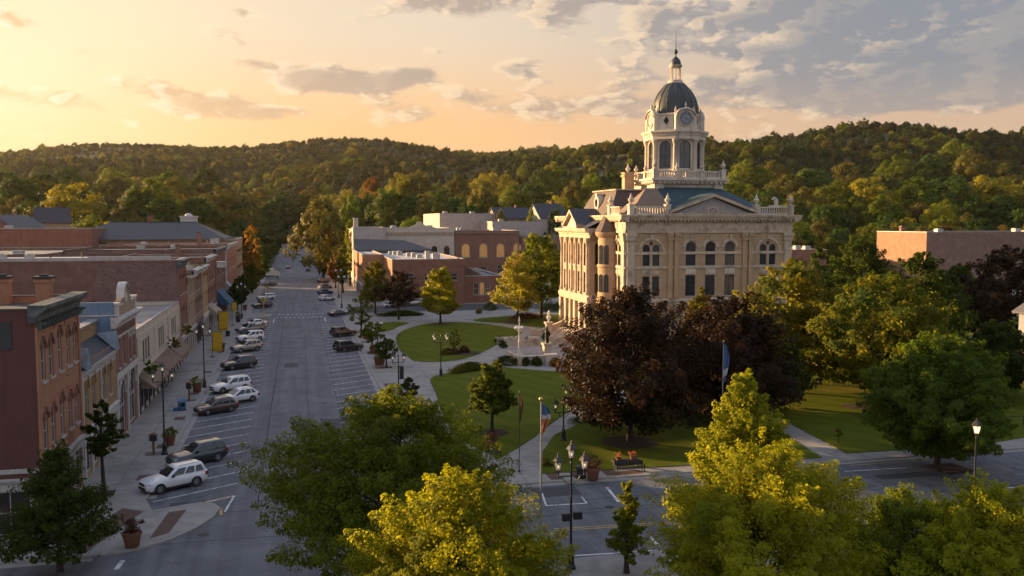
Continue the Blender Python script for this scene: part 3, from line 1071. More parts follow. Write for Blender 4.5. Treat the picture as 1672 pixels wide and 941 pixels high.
class Bld:
    def __init__(s, name, label, cat, x0, x1, y0, y1, H, mat, group=None, sides=None, z0=0.0):
        s.root = empty(name, (x0, y0, z0), 0, label, cat, group)
        s.W, s.D, s.H = x1 - x0, y1 - y0, H
        s.mat = mat
        s.sides = sides or {}
        s.op = {'E': [], 'S': [], 'W': [], 'N': []}
        KEEP_OUT.append((x0, x1, y0, y1))

    def T(s, side):
        W, D = s.W, s.D
        return {'S': lambda u, n, z: (u, -n, z), 'E': lambda u, n, z: (W + n, u, z),
                'W': lambda u, n, z: (-n, D - u, z), 'N': lambda u, n, z: (W - u, D + n, z)}[side]

    def L(s, side):
        return s.W if side in 'SN' else s.D

    def win(s, side, u, z, w, h, rise=0.0, fm=None, pm=None, sill=True, hood=None, bars='plain', name=None):
        s.op[side].append((u, z, w, h, rise))
        p = s.T(side)(u, 0, z)
        root = None
        for nm, me in window_meshes(w, h, rise, fm or W_GREY, pm or GLASS, sill, hood, bars):
            o = mesh_obj(name or nm if root is None else nm, me, None, root or s.root)
            if root is None:
                root = o
                o.location = p
                o.rotation_euler = (0, 0, ROT[side])
        return root

    def walls(s, roof=None, roof_drop=0.55, coping=None, par=0.32, cop_h=0.10, no_coping=(), cop_over=0.06):
        groups = {}
        for side in 'SENW':
            groups.setdefault((s.sides.get(side, s.mat)).name, []).append(side)
        first = True
        for mname, sd in groups.items():
            mb = MB()
            for side in sd:
                mb.T = s.T(side)
                wall_face(mb, s.L(side), s.H, s.op[side])
                L, zi = s.L(side), s.H - roof_drop
                mb.quad((0, -par, zi), (L, -par, zi), (L, -par, s.H), (0, -par, s.H))
            mb.build('wall' if first else 'side_wall', MATS[mname], s.root)
            first = False
        mb = MB()
        mb.poly([(0.05, 0.05, s.H - roof_drop), (s.W - 0.05, 0.05, s.H - roof_drop), (s.W - 0.05, s.D - 0.05, s.H - roof_drop), (0.05, s.D - 0.05, s.H - roof_drop)])
        mb.build('roof', roof or ROOF_GREY, s.root)
        mb = MB()
        o, z = cop_over, s.H
        W, D = s.W, s.D
        for side in 'SENW':
            if side in no_coping: continue
            mb.T = s.T(side)
            a, b = (-o, s.L(side) + o) if side in 'SN' else (par + 0.02, s.L(side) - par - 0.02)
            mb.box(a, b, -par - 0.02, o, z, z + cop_h)
        mb.build('coping', coping or METAL_LT, s.root)

    def run(s, side, prof, u0=None, u1=None, mat=None, name='cornice', ret=False):
        """a moulding: profile in (n, z) pulled along a side"""
        mb = MB()
        L = s.L(side)
        u0 = -0.0 if u0 is None else u0
        u1 = L if u1 is None else u1
        mb.T = s.T(side)
        prof_run(mb, prof, u0, u1)
        return mb.build(name, mat or W_WHITE, s.root)

    def add(s, name, fill, mat, side=None, smooth=False):
        mb = MB()
        if side: mb.T = s.T(side)
        fill(mb)
        return mb.build(name, mat, s.root, smooth)

    def shop(s, side, u0, u1, h=3.4, mat=None, bays=None, band=0.7, z0=0.35, glass=None, door=None):
        """a shop front: pilasters and bulkheads proud of the wall, big panes between, a fascia above"""
        n = bays or max(2, round((u1 - u0) / 2.8))
        w = (u1 - u0) / n
        m = mat or W_GREY
        for i in range(n):
            isd = (i == (n // 2 if door is None else door))
            s.win(side, u0 + w * (i + 0.5), 0.14 if isd else z0 + 0.2, w - 0.5, (h - 0.14) if isd else h - z0 - 0.2, 0, m, glass or SHOP_DARK, False, None, 'cross' if isd else 'shop', 'door' if isd else 'shop_window')
        def f(mb):
            for i in range(n + 1):
                mb.box(u0 + w * i - 0.2, u0 + w * i + 0.2, 0.004, 0.14, 0.135, h + 0.05)
            prof_run(mb, [(0.004, h + 0.05), (0.16, h + 0.05), (0.16, h + 0.5), (0.30, h + 0.62), (0.36, h + band), (0.004, h + band + 0.06)], u0 - 0.2, u1 + 0.2)
        s.add('shopfront', f, m, side)


def prof_run(mb, prof, u0, u1):
    n = len(prof)
    vs_ = [(u0, a, z) for a, z in prof] + [(u1, a, z) for a, z in prof]
    mb.add(vs_, [(i, (i + 1) % n, n + (i + 1) % n, n + i) for i in range(n)] + [tuple(range(n)), tuple(range(2 * n - 1, n - 1, -1))])


def wall_face(mb, L, H, ops, z0=0.0, reveal=0.2, n0=0.0):
    """a wall with real openings: (u, z, w, h, rise)"""
    us = sorted({0.0, L} | {round(u - w / 2, 4) for u, z, w, h, r in ops} | {round(u + w / 2, 4) for u, z, w, h, r in ops})
    zs = sorted({z0, H} | {round(z, 4) for u, z, w, h, r in ops} | {round(z + h, 4) for u, z, w, h, r in ops})
    us = [u for u in us if -1e-6 <= u <= L + 1e-6]
    for i in range(len(us) - 1):
        um = (us[i] + us[i + 1]) / 2
        col = [(z, z + h) for u, z, w, h, r in ops if abs(um - u) < w / 2]
        run = None
        for j in range(len(zs) - 1):
            zm = (zs[j] + zs[j + 1]) / 2
            hole = any(a < zm < b for a, b in col)
            if not hole:
                run = (run[0], zs[j + 1]) if run else (zs[j], zs[j + 1])
            if (hole or j == len(zs) - 2) and run:
                mb.quad((us[i], n0, run[0]), (us[i + 1], n0, run[0]), (us[i + 1], n0, run[1]), (us[i], n0, run[1]))
                run = None
    for u, z, w, h, r in ops:
        pts = [(u + a, z + b) for a, b in arch_pts(w, h, r)]
        k = len(pts)
        for i in range(k):
            a, b = pts[i], pts[(i + 1) % k]
            mb.quad((a[0], n0, a[1]), (b[0], n0, b[1]), (b[0], n0 - reveal, b[1]), (a[0], n0 - reveal, a[1]))
        if r > 0:
            ap = pts[2:]
            for i in range(len(ap) - 1):
                a, b = ap[i], ap[i + 1]
                mb.quad((a[0], n0, a[1]), (b[0], n0, b[1]), (b[0], n0, z + h), (a[0], n0, z + h))


def row(n, u0, u1):
    return [u0 + (u1 - u0) * (i + 0.5) / n for i in range(n)]


def roof_unit(b, x, y, z, sx, sy, sz, kind='unit'):
    mb = MB()
    if kind == 'unit':
        mb.box(x, x + sx, y, y + sy, z + 0.15, z + sz)
        mb.box(x + 0.1, x + 0.2, y + 0.1, y + sy - 0.1, z, z + 0.15)
        mb.box(x + sx - 0.2, x + sx - 0.1, y + 0.1, y + sy - 0.1, z, z + 0.15)
        mb.lathe([(min(sx, sy) * 0.36, 0), (min(sx, sy) * 0.36, 0.12), (0.05, 0.14)], x + sx / 2, y + sy / 2, 12, z + sz)
        mb.build('rooftop_unit', HVAC, b.root)
    elif kind == 'pipe':
        mb.lathe([(0.09, 0), (0.09, sz - 0.15), (0.18, sz - 0.15), (0.18, sz), (0.02, sz + 0.1)], x, y, 8, z)
        mb.build('vent_pipe', METAL_DK, b.root)
    elif kind == 'hatch':
        mb.box(x, x + sx, y, y + sy, z, z + sz)
        mb.box(x - 0.08, x + sx + 0.08, y - 0.08, y + sy + 0.08, z + sz, z + sz + 0.1)
        mb.build('roof_hatch', W_GREY, b.root)


def chimney(b, x, y, z, sx, sy, h, mat=None):
    mb = MB()
    mb.box(x - sx / 2, x + sx / 2, y - sy / 2, y + sy / 2, z, z + h)
    mb.box(x - sx / 2 - 0.08, x + sx / 2 + 0.08, y - sy / 2 - 0.08, y + sy / 2 + 0.08, z + h - 0.32, z + h - 0.12)
    o = mb.build('chimney', mat or BR_ORANGE, b.root)
    mb = MB()
    mb.box(x - sx / 2 - 0.14, x + sx / 2 + 0.14, y - sy / 2 - 0.14, y + sy / 2 + 0.14, z + h, z + h + 0.16)
    mb.box(x - sx / 4, x + sx / 4, y - sy / 4, y + sy / 4, z + h + 0.16, z + h + 0.3)
    mb.build('chimney_cap', METAL_DK, o)


CORN = lambda z, d, h: [(0.003, z), (d * 0.25, z + h * 0.05), (d * 0.3, z + h * 0.35), (d * 0.55, z + h * 0.5), (d * 0.9, z + h * 0.72), (d, z + h * 0.8), (d, z + h), (-0.3, z + h + 0.02), (-0.3, z)]


def brackets(mb, us, z, d, h, w=0.16):
    for u in us:
        mb.extr([(u - w / 2, z - h), (u + w / 2, z - h), (u + w / 2, z), (u - w / 2, z)], 0.003, d * 0.45)
        mb.box(u - w / 2, u + w / 2, d * 0.45, d * 0.8, z - h * 0.4, z - 0.003)


def awning(b, side, u0, u1, z0, z1, d, mat, valance=0.3):
    def f(mb):
        mb.add([(u0, 0.01, z1), (u1, 0.01, z1), (u1, d, z0), (u0, d, z0), (u1, d, z0 - valance), (u0, d, z0 - valance), (u0, 0.01, z0 - 0.02), (u1, 0.01, z0 - 0.02)],
               [(0, 1, 2, 3), (3, 2, 4, 5), (0, 3, 6), (1, 7, 2)])
        mb.add([(u0, 0.012, z1 - 0.05), (u1, 0.012, z1 - 0.05), (u1, d - 0.02, z0 - 0.05), (u0, d - 0.02, z0 - 0.05)], [(0, 1, 2, 3)])
    return b.add('awning', f, mat, side)


KEEP_OUT = []
# ------------------------------------------------------------------ left row of shops, south to north
def left_row():
    # corner block
    b = Bld('brick_building', 'three-storey red brick corner block with heavy dark green cornice and two roof chimneys', 'building', -60, -17, 64, 75.8, 15.2, BR_ORANGE, sides={'S': BR_PAINT})
    for u in (1.75, 3.75, 6.1, 8.5, 10.5):
        tall = 0.3 if u == 6.1 else 0.0
        b.win('E', u, 10.15, 0.95, 2.75 + tall, 0.3, W_GREY, None, True, 'brick')
        b.win('E', u, 5.35, 0.95, 2.7 + tall, 0.3, W_GREY, None, True, 'brick')
    b.shop('E', 0.5, 11.4, 3.3, W_GREY, 4, 0.8)
    b.shop('S', 36.5, 42.6, 3.1, W_GREY, 2, 0.8)
    b.win('S', 33, 5.6, 1.0, 2.4, 0.0, W_GREY)
    b.walls(ROOF_DARK, 0.5, COPPER_DK, no_coping=('E',))
    b.run('E', CORN(14.35, 0.8, 1.15), -0.35, 11.8, COPPER_DK)
    for k in range(15): b.add('bracket', lambda mb, k=k: brackets(mb, [0.3 + 0.8 * k], 14.34, 0.8, 0.55, 0.16), COPPER_DK, 'E')
    def panels(mb):
        for a, c in ((0.6, 4.6), (5.0, 7.2), (7.6, 11.2)):
            for z0, z1 in ((12.95 + (0.45 if a == 5.0 else 0.12), 13.9),):
                mb.box(a, c, 0.003, 0.09, z1 - 0.12, z1)
                mb.box(a, c, 0.003, 0.07, z0 + 0.2, z0 + 0.3)
                mb.box(a, a + 0.12, 0.003, 0.08, z0 + 0.3, z1 - 0.12)
                mb.box(c - 0.12, c, 0.003, 0.08, z0 + 0.3, z1 - 0.12)
            mb.box(a, c, 0.003, 0.08, 8.65, 8.78)
            mb.box(a, c, 0.003, 0.08, 9.55, 9.68)
        for u in (0.0, 11.4):
            mb.box(u, u + 0.4, 0.003, 0.12, 4.2, 14.0)
    b.add('brick_panels', panels, BR_ORANGE, 'E')
    b.add('side_band', lambda mb: mb.box(0, 43.03, 0.003, 0.10, 4.3, 4.6), W_GREY, 'S'); b.add('side_sign_panel', lambda mb: mb.box(30.2, 41.6, 0.003, 0.06, 12.6, 14.4), W_DARK, 'S')
    chimney(b, 38.0, 10.9, 14.7, 1.05, 0.9, 2.0)
    chimney(b, 40.9, 10.9, 14.7, 1.05, 0.9, 1.95)
    roof_unit(b, 30, 4, 14.7, 1.6, 1.2, 0.9)

    # ochre shop with a sloping metal brow
    b = Bld('ochre_building', 'two-storey ochre brick shop with a sloping metal brow and two gablets', 'building', -52, -17, 75.85, 89.9, 9.6, BR_OCHRE)
    for u in (2.1, 4.6, 8.6, 11.2):
        b.win('E', u, 5.2, 1.0, 2.9, 0.5, W_GREY, None, True, 'ochre')
    b.shop('E', 0.4, 13.6, 3.2, W_WHITE, 5, 0.9)
    b.walls(ROOF_DARK, 0.3, METAL_LT, no_coping=('E',))
    b.add('mansard_brow', lambda mb: mb.add([(0, 0.35, 9.2), (14, 0.35, 9.2), (14, -1.5, 10.5), (0, -1.5, 10.5), (0, 0.0, 9.0), (14, 0.0, 9.0), (0, -1.5, 9.0), (14, -1.5, 9.0)], [(0, 1, 2, 3), (4, 5, 1, 0), (0, 3, 6, 4), (1, 5, 7, 2)]), SLATE, 'E')
    b.add('attic_wall', lambda mb: (mb.box(0.1, 13.9, -2.1, -1.51, 9.3, 11.7), ), BR_OCHRE, 'E')
    b.add('attic_coping', lambda mb: mb.box(0.0, 14.0, -2.25, -1.35, 11.7, 11.86), METAL_LT, 'E')
    for u in (0.9, 12.6):
        b.add('gablet', lambda mb, u=u: mb.add([(u - 0.9, 0.5, 9.15), (u + 0.9, 0.5, 9.15), (u, 0.45, 10.9), (u, -1.4, 10.7)], [(0, 1, 2), (0, 2, 3), (1, 3, 2)]), mk('gablet_zinc', (0.20, 0.25, 0.29), (0.14, 0.18, 0.21), 2, 0.5), 'E')
    b.run('E', CORN(8.55, 0.4, 0.6), 0, 14, W_WHITE)
    for k in range(24): b.add('dentil', lambda mb, k=k: mb.box(0.5 + k * 0.55, 0.8 + k * 0.55, 0.003, 0.12, 8.15, 8.5), W_WHITE, 'E')
    b.add('downpipe', lambda mb: mb.tube([(0.15, 0.12, 0.2), (0.15, 0.12, 9.0)], 0.07, 6), W_WHITE, 'E'); b.add('downpipe', lambda mb: mb.tube([(7.0, 0.12, 3.6), (7.0, 0.12, 8.5)], 0.07, 6), W_WHITE, 'E')
    roof_unit(b, 26, 5, 9.3, 1.5, 1.5, 1.1)
    roof_unit(b, 30.5, 9, 9.3, 0, 0, 1.2, 'pipe')

    # gabled show front
    b = Bld('gabled_building', 'narrow red brick building with white trim, round-headed gable parapet and blue painted side wall', 'building', -50, -17, 89.95, 101, 12.1, BR_RED, sides={'S': BR_BLUE})
    for u in (1.7, 4.0, 7.2, 9.3):
        b.win('E', u, 6.9, 0.85, 2.9, 0.0 if u < 5 else 0.35, W_GREY, None, True, 'white')
    b.win('E', 2.6, 0.4, 2.6, 5.2, 1.3, W_WHITE, None, False, 'white', 'cross')
    b.win('E', 7.9, 0.4, 3.4, 5.6, 1.6, W_WHITE, None, False, 'white', 'cross')
    b.walls(ROOF_DARK, 1.2, W_WHITE, no_coping=('E',))
    b.run('E', CORN(10.9, 0.75, 1.0), -0.3, 11.3, W_WHITE)
    def letters(mb):
        rd = random.Random(4)
        for k in range(13):
            u = 0.9 + k * 0.74
            mb.box(u, u + 0.14, 0.003, 0.06, 10.05, 10.65)
            if rd.random() < .7: mb.box(u + 0.15, u + 0.42, 0.003, 0.06, 10.52, 10.65)
            if rd.random() < .6: mb.box(u + 0.15, u + 0.42, 0.003, 0.055, 10.05, 10.17)
            if rd.random() < .6: mb.box(u + 0.38, u + 0.5, 0.003, 0.058, 10.18, 10.5)
    b.add('name_lettering', letters, BR_BROWN, 'E')
    b.add('stone_bands', lambda mb: (mb.box(0, 11.05, 0.003, 0.07, 9.84, 10.0), mb.box(0, 11.05, 0.004, 0.16, 5.9, 6.5), [mb.box(u, u + 0.4, 0.004, 0.15, 0.0, 5.9) for u in (0.02, 5.0, 10.6)]), W_WHITE, 'E')
    def gable(mb):
        pts = [(1.2, 11.95), (9.6, 11.95), (9.6, 12.9), (8.6, 13.0), (7.6, 13.5)]
        for i in range(9):
            t = math.pi * i / 8
            pts.append((5.4 + 1.5 * math.cos(t), 13.5 + 1.5 * math.sin(t) * 0.9))
        pts += [(3.0, 13.4), (2.3, 13.0), (1.2, 12.9)]
        mb.extr(pts, -0.4, 0.12)
    b.add('gable_parapet', gable, BR_TAN, 'E')
    def gtrim(mb):
        last = None
        for i in range(13):
            t = math.pi * i / 12
            p = (5.4 + 1.55 * math.cos(t), 13.5 + 1.5 * math.sin(t))
            if last:
                mb.add([(last[0], 0.25, last[1]), (p[0], 0.25, p[1]), (p[0], -0.5, p[1]), (last[0], -0.5, last[1]), (last[0], 0.25, last[1] - 0.25), (p[0], 0.25, p[1] - 0.25)], [(0, 1, 2, 3), (0, 4, 5, 1)])
            last = p
        for u in (0.7, 10.0):
            mb.box(u - 0.35, u + 0.35, -0.5, 0.25, 11.95, 13.1)
            mb.box(u - 0.5, u + 0.5, -0.6, 0.35, 13.1, 13.3)
        mb.box(1.1, 3.2, -0.5, 0.22, 12.9, 13.05)
        mb.box(7.6, 9.7, -0.5, 0.22, 12.9, 13.05)
    b.add('gable_trim', gtrim, W_WHITE, 'E')
    b.add('round_window', lambda mb: mb.extr([(5.4 + 0.5 * math.cos(2 * math.pi * k / 14), 13.4 + 0.5 * math.sin(2 * math.pi * k / 14)) for k in range(14)], 0.123, 0.17), W_WHITE, 'E')
    b.add('side_parapet', lambda mb: (mb.box(25.5, 32.95, -0.3, 0.0, 12.2, 12.7), mb.box(29.0, 32.9, -0.31, 0.004, 12.7, 13.4)), BR_BLUE, 'S')

    # long cream block
    b = Bld('cream_building', 'long low cream stone block with grouped upper windows and a brown awning along the pavement', 'building', -46, -17, 101.05, 136.4, 9.4, BR_CREAM)
    for c in (6.2, 17.8, 29.4):
        for k in (-1.7, 0, 1.7):
            b.win('E', c + k, 5.3, 1.15, 2.5, 0, W_DARK, None, True, None, 'plain')
    b.shop('E', 1.0, 34.4, 3.0, W_DARK, 11, 0.5)
    b.walls(ROOF_TAN, 0.35, METAL_LT)
    b.add('stone_courses', lambda mb: (mb.box(0, 35.35, 0.003, 0.10, 8.45, 8.65), mb.box(0, 35.35, 0.003, 0.14, 4.55, 4.85), [mb.box(u - 0.3, u + 0.3, 0.004, 0.13, 4.9, 8.4) for u in (0.35, 12, 23.6, 35)]), BR_CREAM, 'E')
    AWN_BR = mk('awning_brown', (0.19, 0.135, 0.10), (0.15, 0.105, 0.08), 1.5, 0.85)
    for a, c in ((1.0, 11.8), (12.3, 23.4), (24.0, 34.3)):
        awning(b, 'E', a, c, 2.9, 4.3, 1.6, AWN_BR, 0.25)
    for k in range(5):
        roof_unit(b, 6 + k * 4.4, 5 + (k * 7) % 22, 9.05, 1.3, 1.3, 0.9 if k % 2 else 1.2, 'unit' if k % 2 else 'pipe')

    # tall dark brick block with the long blank side wall
    b = Bld('tall_brick_building', 'tall dark brick block with a long blank weathered side wall above the cream block', 'building', -84, -17, 136.45, 146, 15.4, BR_DARK, sides={'E': BR_RED})
    for u in (1.9, 4.8, 7.7):
        b.win('E', u, 10.2, 1.0, 3.0, 0.4, W_GREY, None, True, 'brick')
        b.win('E', u, 5.4, 1.0, 2.9, 0.4, W_GREY, None, True, 'brick')
    b.shop('E', 0.4, 9.2, 3.2, W_GREY, 3, 0.8)
    b.walls(ROOF_WHITE, 0.3, METAL_LT)
    b.run('E', CORN(14.2, 0.7, 1.2), -0.2, 9.7, COPPER_DK)
    b.add('side_patch', lambda mb: mb.box(56, 66.9, 0.003, 0.012, 8.5, 15.0), brick('brick_patched', (0.10, 0.05, 0.045), (0.17, 0.10, 0.085), (0.22, 0.18, 0.16), wash=(0.20, 0.14, 0.12), amount=0.8, bw=0.4, bh=0.16), 'S')
    b.add('stepped_coping', lambda mb: [mb.box(a, c, -0.45, 0.1, 15.51, 15.51 + h) for a, c, h in ((30, 42, 0.22), (42, 55, 0.38), (55, 66, 0.52))], METAL_LT, 'S')
    for k in range(4):
        roof_unit(b, 20 + k * 11, 3 + (k % 2) * 3, 15.1, 1.4, 1.4, 1.2, 'pipe' if k % 2 else 'unit')

    spec = [('tan_building', 'narrow tan brick shop just beyond the tall dark brick block', 146.05, 156, 12.2, BR_TAN, 3, 'ochre', BR_TAN),
            ('brown_building', 'brown-red brick shop between the tan and the yellow fronts', 156.05, 168, 12.9, BR_BROWN, 4, 'brown', W_GREY),
            ('yellow_building', 'yellow brick shop with pale trim in the middle of the left row', 168.05, 177, 13.0, BR_YEL, 3, 'ochre', W_WHITE),
            ('brick_building', 'red brick shop with a tan awning next to the yellow front', 177.05, 195, 14.2, BR_RED, 5, 'brick', W_GREY),
            ('brick_building', 'dark cornice red brick shop with a blue awning', 195.05, 221, 15.2, BR_DARK, 6, 'brown', COPPER_DK),
            ('grey_building', 'slim grey stone front between two red brick shops', 221.05, 228, 14.6, BR_GREY, 2, None, W_GREY),
            ('brick_building', 'long orange brick block at the far end of the left row', 228.05, 261.5, 15.4, BR_ORANGE, 8, 'brick', W_WHITE)]
    for i, (nm, lab, y0, y1, H, m, n, hood, cm) in enumerate(spec):
        b = Bld(nm, lab, 'building', -29 if i < 3 else -46, -17 + (0.0 if i % 2 else 0.12), y0, y1, H, m)
        L = y1 - y0
        for u in row(n, 0.6, L - 0.6):
            b.win('E', u, 5.3, 1.05, 2.6, 0.35 if i % 2 else 0.0, W_GREY, None, True, hood)
            b.win('E', u, 9.3, 1.0, 2.3, 0.3 if i % 3 else 0.0, W_GREY, None, True, hood)
        b.shop('E', 0.4, L - 0.4, 3.2, (W_GREY, W_DARK, W_WHITE)[i % 3], max(2, int(L / 3.2)), 0.8)
        b.walls((ROOF_GREY, ROOF_WHITE, ROOF_TAN, ROOF_WHITE)[i % 4], 0.5, METAL_LT if i % 2 else METAL_DK)
        b.run('E', CORN(H - 1.0, 0.6, 1.0), 0, L, cm)
        for k in range(2 + i % 3):
            roof_unit(b, (3 if i < 3 else 6) + k * (3.1 if i < 3 else 6.3) + i % 4, 1.5 + (k * 3.7 + i) % max(2, L - 4), H - 0.5, 1.5, 1.3, 1.0, ('unit', 'pipe', 'hatch')[(k + i) % 3])
        if i == 1: chimney(b, 9, L - 1.2, H - 0.5, 0.9, 0.7, 2.2, BR_RED)
        if i == 3:
            awning(b, 'E', 1.0, 9.0, 3.3, 5.0, 2.0, mk('awning_tan', (0.33, 0.27, 0.21), (0.27, 0.22, 0.17), 1.5, 0.85))
            chimney(b, 22, L - 1.5, H - 0.5, 0.9, 0.8, 2.4, BR_RED)
        if i == 4:
            awning(b, 'E', 2.0, 13.0, 3.4, 6.4, 2.6, mk('awning_blue', (0.028, 0.085, 0.15), (0.02, 0.065, 0.12), 1.5, 0.8), 0.4)
        if i == 5:
            awning(b, 'E', 0.5, 6.5, 4.0, 6.6, 2.2, mk('awning_grey', (0.30, 0.31, 0.33), (0.25, 0.26, 0.28), 1.5, 0.8), 0.4)
        if i == 6:
            for k in range(4): roof_unit(b, 24, 6 + k * 7, H - 0.5, 1.0, 1.0, 1.5, 'hatch' if k % 2 else 'pipe')
            chimney(b, 20, 26, H - 0.5, 1.0, 1.0, 3.0, BR_RED)

    # flat roofs behind the row
    b = Bld('flat_roofed_building', 'deep block with a broad pale flat roof straight behind the tall dark brick wall', 'building', -90, -29.1, 146.1, 177, 15.0, BR_DARK)
    b.walls(ROOF_WHITE, 0.4, METAL_DK)
    for k in range(5): roof_unit(b, 26 + k * 6.5, 5 + (k * 11) % 21, 14.6, 1.4, 1.2, 0.9, ('unit', 'pipe', 'hatch')[k % 3])
    b = Bld('flat_roofed_building', 'deep block with a cluttered grey flat roof in the middle of the left roofs', 'building', -92, -46.1, 177.1, 228, 14.9, BR_BROWN)
    b.walls(ROOF_GREY, 0.6, METAL_LT)
    for k in range(6): roof_unit(b, 14 + k * 5, 5 + (k * 17) % 40, 14.3, 1.8, 1.4, 1.1, ('unit', 'pipe', 'hatch')[k % 3])
    # long hipped slate roof at the far end
    b = Bld('hipped_building', 'long dark hipped slate roof over a row of small windows', 'building', -62, -17, 262, 292.5, 16.0, BR_TAN)
    for u in row(11, 1, 42):
        b.win('S', u, 14.0, 2.2, 1.4, 0, W_WHITE, None, False, None)
    for u in row(8, 1, 29.5):
        b.win('E', u, 10.4, 1.1, 2.4, 0.3, W_GREY, None, True, 'brick')
        b.win('E', u, 5.6, 1.1, 2.6, 0.3, W_GREY, None, True, 'brick')
    b.shop('E', 0.4, 30, 3.2, W_GREY, 8, 0.8)
    b.walls(ROOF_DARK, 0.2, W_WHITE)
    b.add('hip_roof', lambda mb: mb.add([(-1, -1, 16.11), (42, -1, 16.11), (42, 31, 16.11), (-1, 31, 16.11), (9.5, 14.5, 20.8), (33, 14.5, 20.8)], [(0, 1, 5, 4), (1, 2, 5), (2, 3, 4, 5), (3, 0, 4)]), SLATE)
    b.add('ridge', lambda mb: mb.box(9.4, 33.1, 14.35, 14.65, 20.7, 20.95), METAL_DK)
    chimney(b, 19.5, 20, 18.4, 1.5, 1.2, 4.4, BR_RED)
    def cup(mb):
        mb.box(28, 32.5, 19, 23, 18.5, 22.3)
        mb.box(27.7, 32.8, 18.7, 23.3, 22.3, 22.7)
        mb.lathe([(1.2, 0), (0.9, 0.5), (0.05, 0.9)], 30.2, 21, 8, 22.7)
    b.add('cupola', cup, W_WHITE)


left_row()


def flat_block(name, label, pxl, pxr, ytop, y0, depth, mat, roof, sides=None, wins=None, extra=0):
    """a flat-roofed block whose south wall stands at world y0 between two photograph columns"""
    def X(px):
        t = (px - 836) / F_PX
        return y0 * (math.sin(PSI) + t * math.cos(PSI)) / (math.cos(PSI) - t * math.sin(PSI))
    x0, x1 = X(pxl), X(pxr)
    d = depth_of((x0 + x1) / 2, y0)
    g = tz((x0 + x1) / 2, y0)
    H = CAM_H + (HORIZ - ytop) / F_PX * d - g
    b = Bld(name, label, 'building', x0, x1, y0, y0 + depth, H, mat, None, sides, g)
    for side, us, z, w, h, r, fm, pm, hood, *bars in (wins or []):
        for u in us:
            b.win(side, u if u >= 0 else b.L(side) + u, z if z >= 0 else H + z, w, h, r, fm, pm, True, hood, *bars)
    b.walls(roof, 0.45, METAL_LT)
    for k in range(extra):
        roof_unit(b, b.W * (0.12 + 0.76 * ((k * 0.37) % 1)), depth * (0.15 + 0.6 * ((k * 0.61) % 1)), H - 0.45, 1.8, 1.5, 1.3, ('unit', 'pipe', 'hatch')[k % 3])
    return b


def gable_house(name, label, x, y, w, l, hw, hr, wall, roof, rz=0.0, chim=True, group=None, ytop=None):
    """small house: ridge along local x (length l), width w"""
    z = tz(x, y)
    if ytop: z = CAM_H + (HORIZ - ytop) / ppm(x, y) - hw - hr      # they stand up on the slope
    root = empty(name, (x, y, z), rz, label, 'house', group)
    mb = MB()
    pts = [(-w / 2, -12.0), (w / 2, -12.0), (w / 2, hw), (0, hw + hr), (-w / 2, hw)]
    vs_ = [(-l / 2, a, b_) for a, b_ in pts] + [(l / 2, a, b_) for a, b_ in pts]
    mb.add(vs_, [(0, 1, 2, 3, 4), (9, 8, 7, 6, 5), (0, 5, 6, 1), (1, 6, 7, 2), (4, 3, 8, 9), (0, 4, 9, 5)])
    mb.build('wall', wall, root)
    mb = MB()
    o, e = 0.45, 0.45
    sl = hr / (w / 2)
    for s in (-1, 1):
        a, zb = s * (w / 2 + o), hw - o * sl + 0.02
        mb.add([(-l / 2 - e, a, zb), (l / 2 + e, a, zb), (l / 2 + e, 0, hw + hr + 0.02), (-l / 2 - e, 0, hw + hr + 0.02), (-l / 2 - e, a, zb + 0.18), (l / 2 + e, a, zb + 0.18), (l / 2 + e, 0, hw + hr + 0.2), (-l / 2 - e, 0, hw + hr + 0.2)],
               [(0, 1, 2, 3), (4, 5, 6, 7), (0, 1, 5, 4), (1, 2, 6, 5), (3, 0, 4, 7)])
    mb.build('roof', roof, root)
    wm = window_meshes(1.1, 1.5, 0, W_WHITE, GLASS, True, None, 'cross')
    spots = [(-l / 4, -w / 2 - 0.2, 1.6, 0), (l / 4, -w / 2 - 0.2, 1.6, 0), (-l / 2 - 0.2, 0, 1.8, -math.pi / 2), (l / 2 + 0.2, 0, 1.8, math.pi / 2)]
    if hw > 4.5: spots += [(-l / 4, -w / 2 - 0.2, 4.4, 0), (l / 4, -w / 2 - 0.2, 4.4, 0), (-l / 2 - 0.2, 0, 4.6, -math.pi / 2), (l / 2 + 0.2, 0, 4.6, math.pi / 2)]
    for sx, sy, sz, r in spots:
        f = mesh_obj('window', wm[0][1], None, root, (sx, sy, sz), r)
        for nm, me in wm[1:]: mesh_obj(nm, me, None, f)
    if chim:
        mb = MB()
        mb.box(l * 0.2 - 0.4, l * 0.2 + 0.4, 0.4, 1.2, hw + hr * 0.3, hw + hr + 1.3)
        mb.build('chimney', BR_RED, root)
    KEEP_OUT.append((x - l / 2, x + l / 2, y - w / 2, y + w / 2))
    return root


def behind_left():
    flat_block('flat_roofed_building', 'red brick block with a pale flat roof below the stone house, far left', -20, 150, 374, 252, 26, BR_RED, ROOF_WHITE, extra=2)
    x, y = polar(20, 290)
    gable_house('gabled_brick_house', 'red brick house with a grey gable roof at the left edge of town', x, y, 15, 17, 8.5, 4.5, BR_RED, SHINGLE, math.radians(72), ytop=352)
    x, y = polar(88, 318)
    gable_house('stone_house', 'small stone house with a steep dark roof beside the rust-coloured tree', x, y, 9, 11, 9.5, 5.0, BR_TAN, SLATE, math.radians(12), ytop=340)


behind_left()


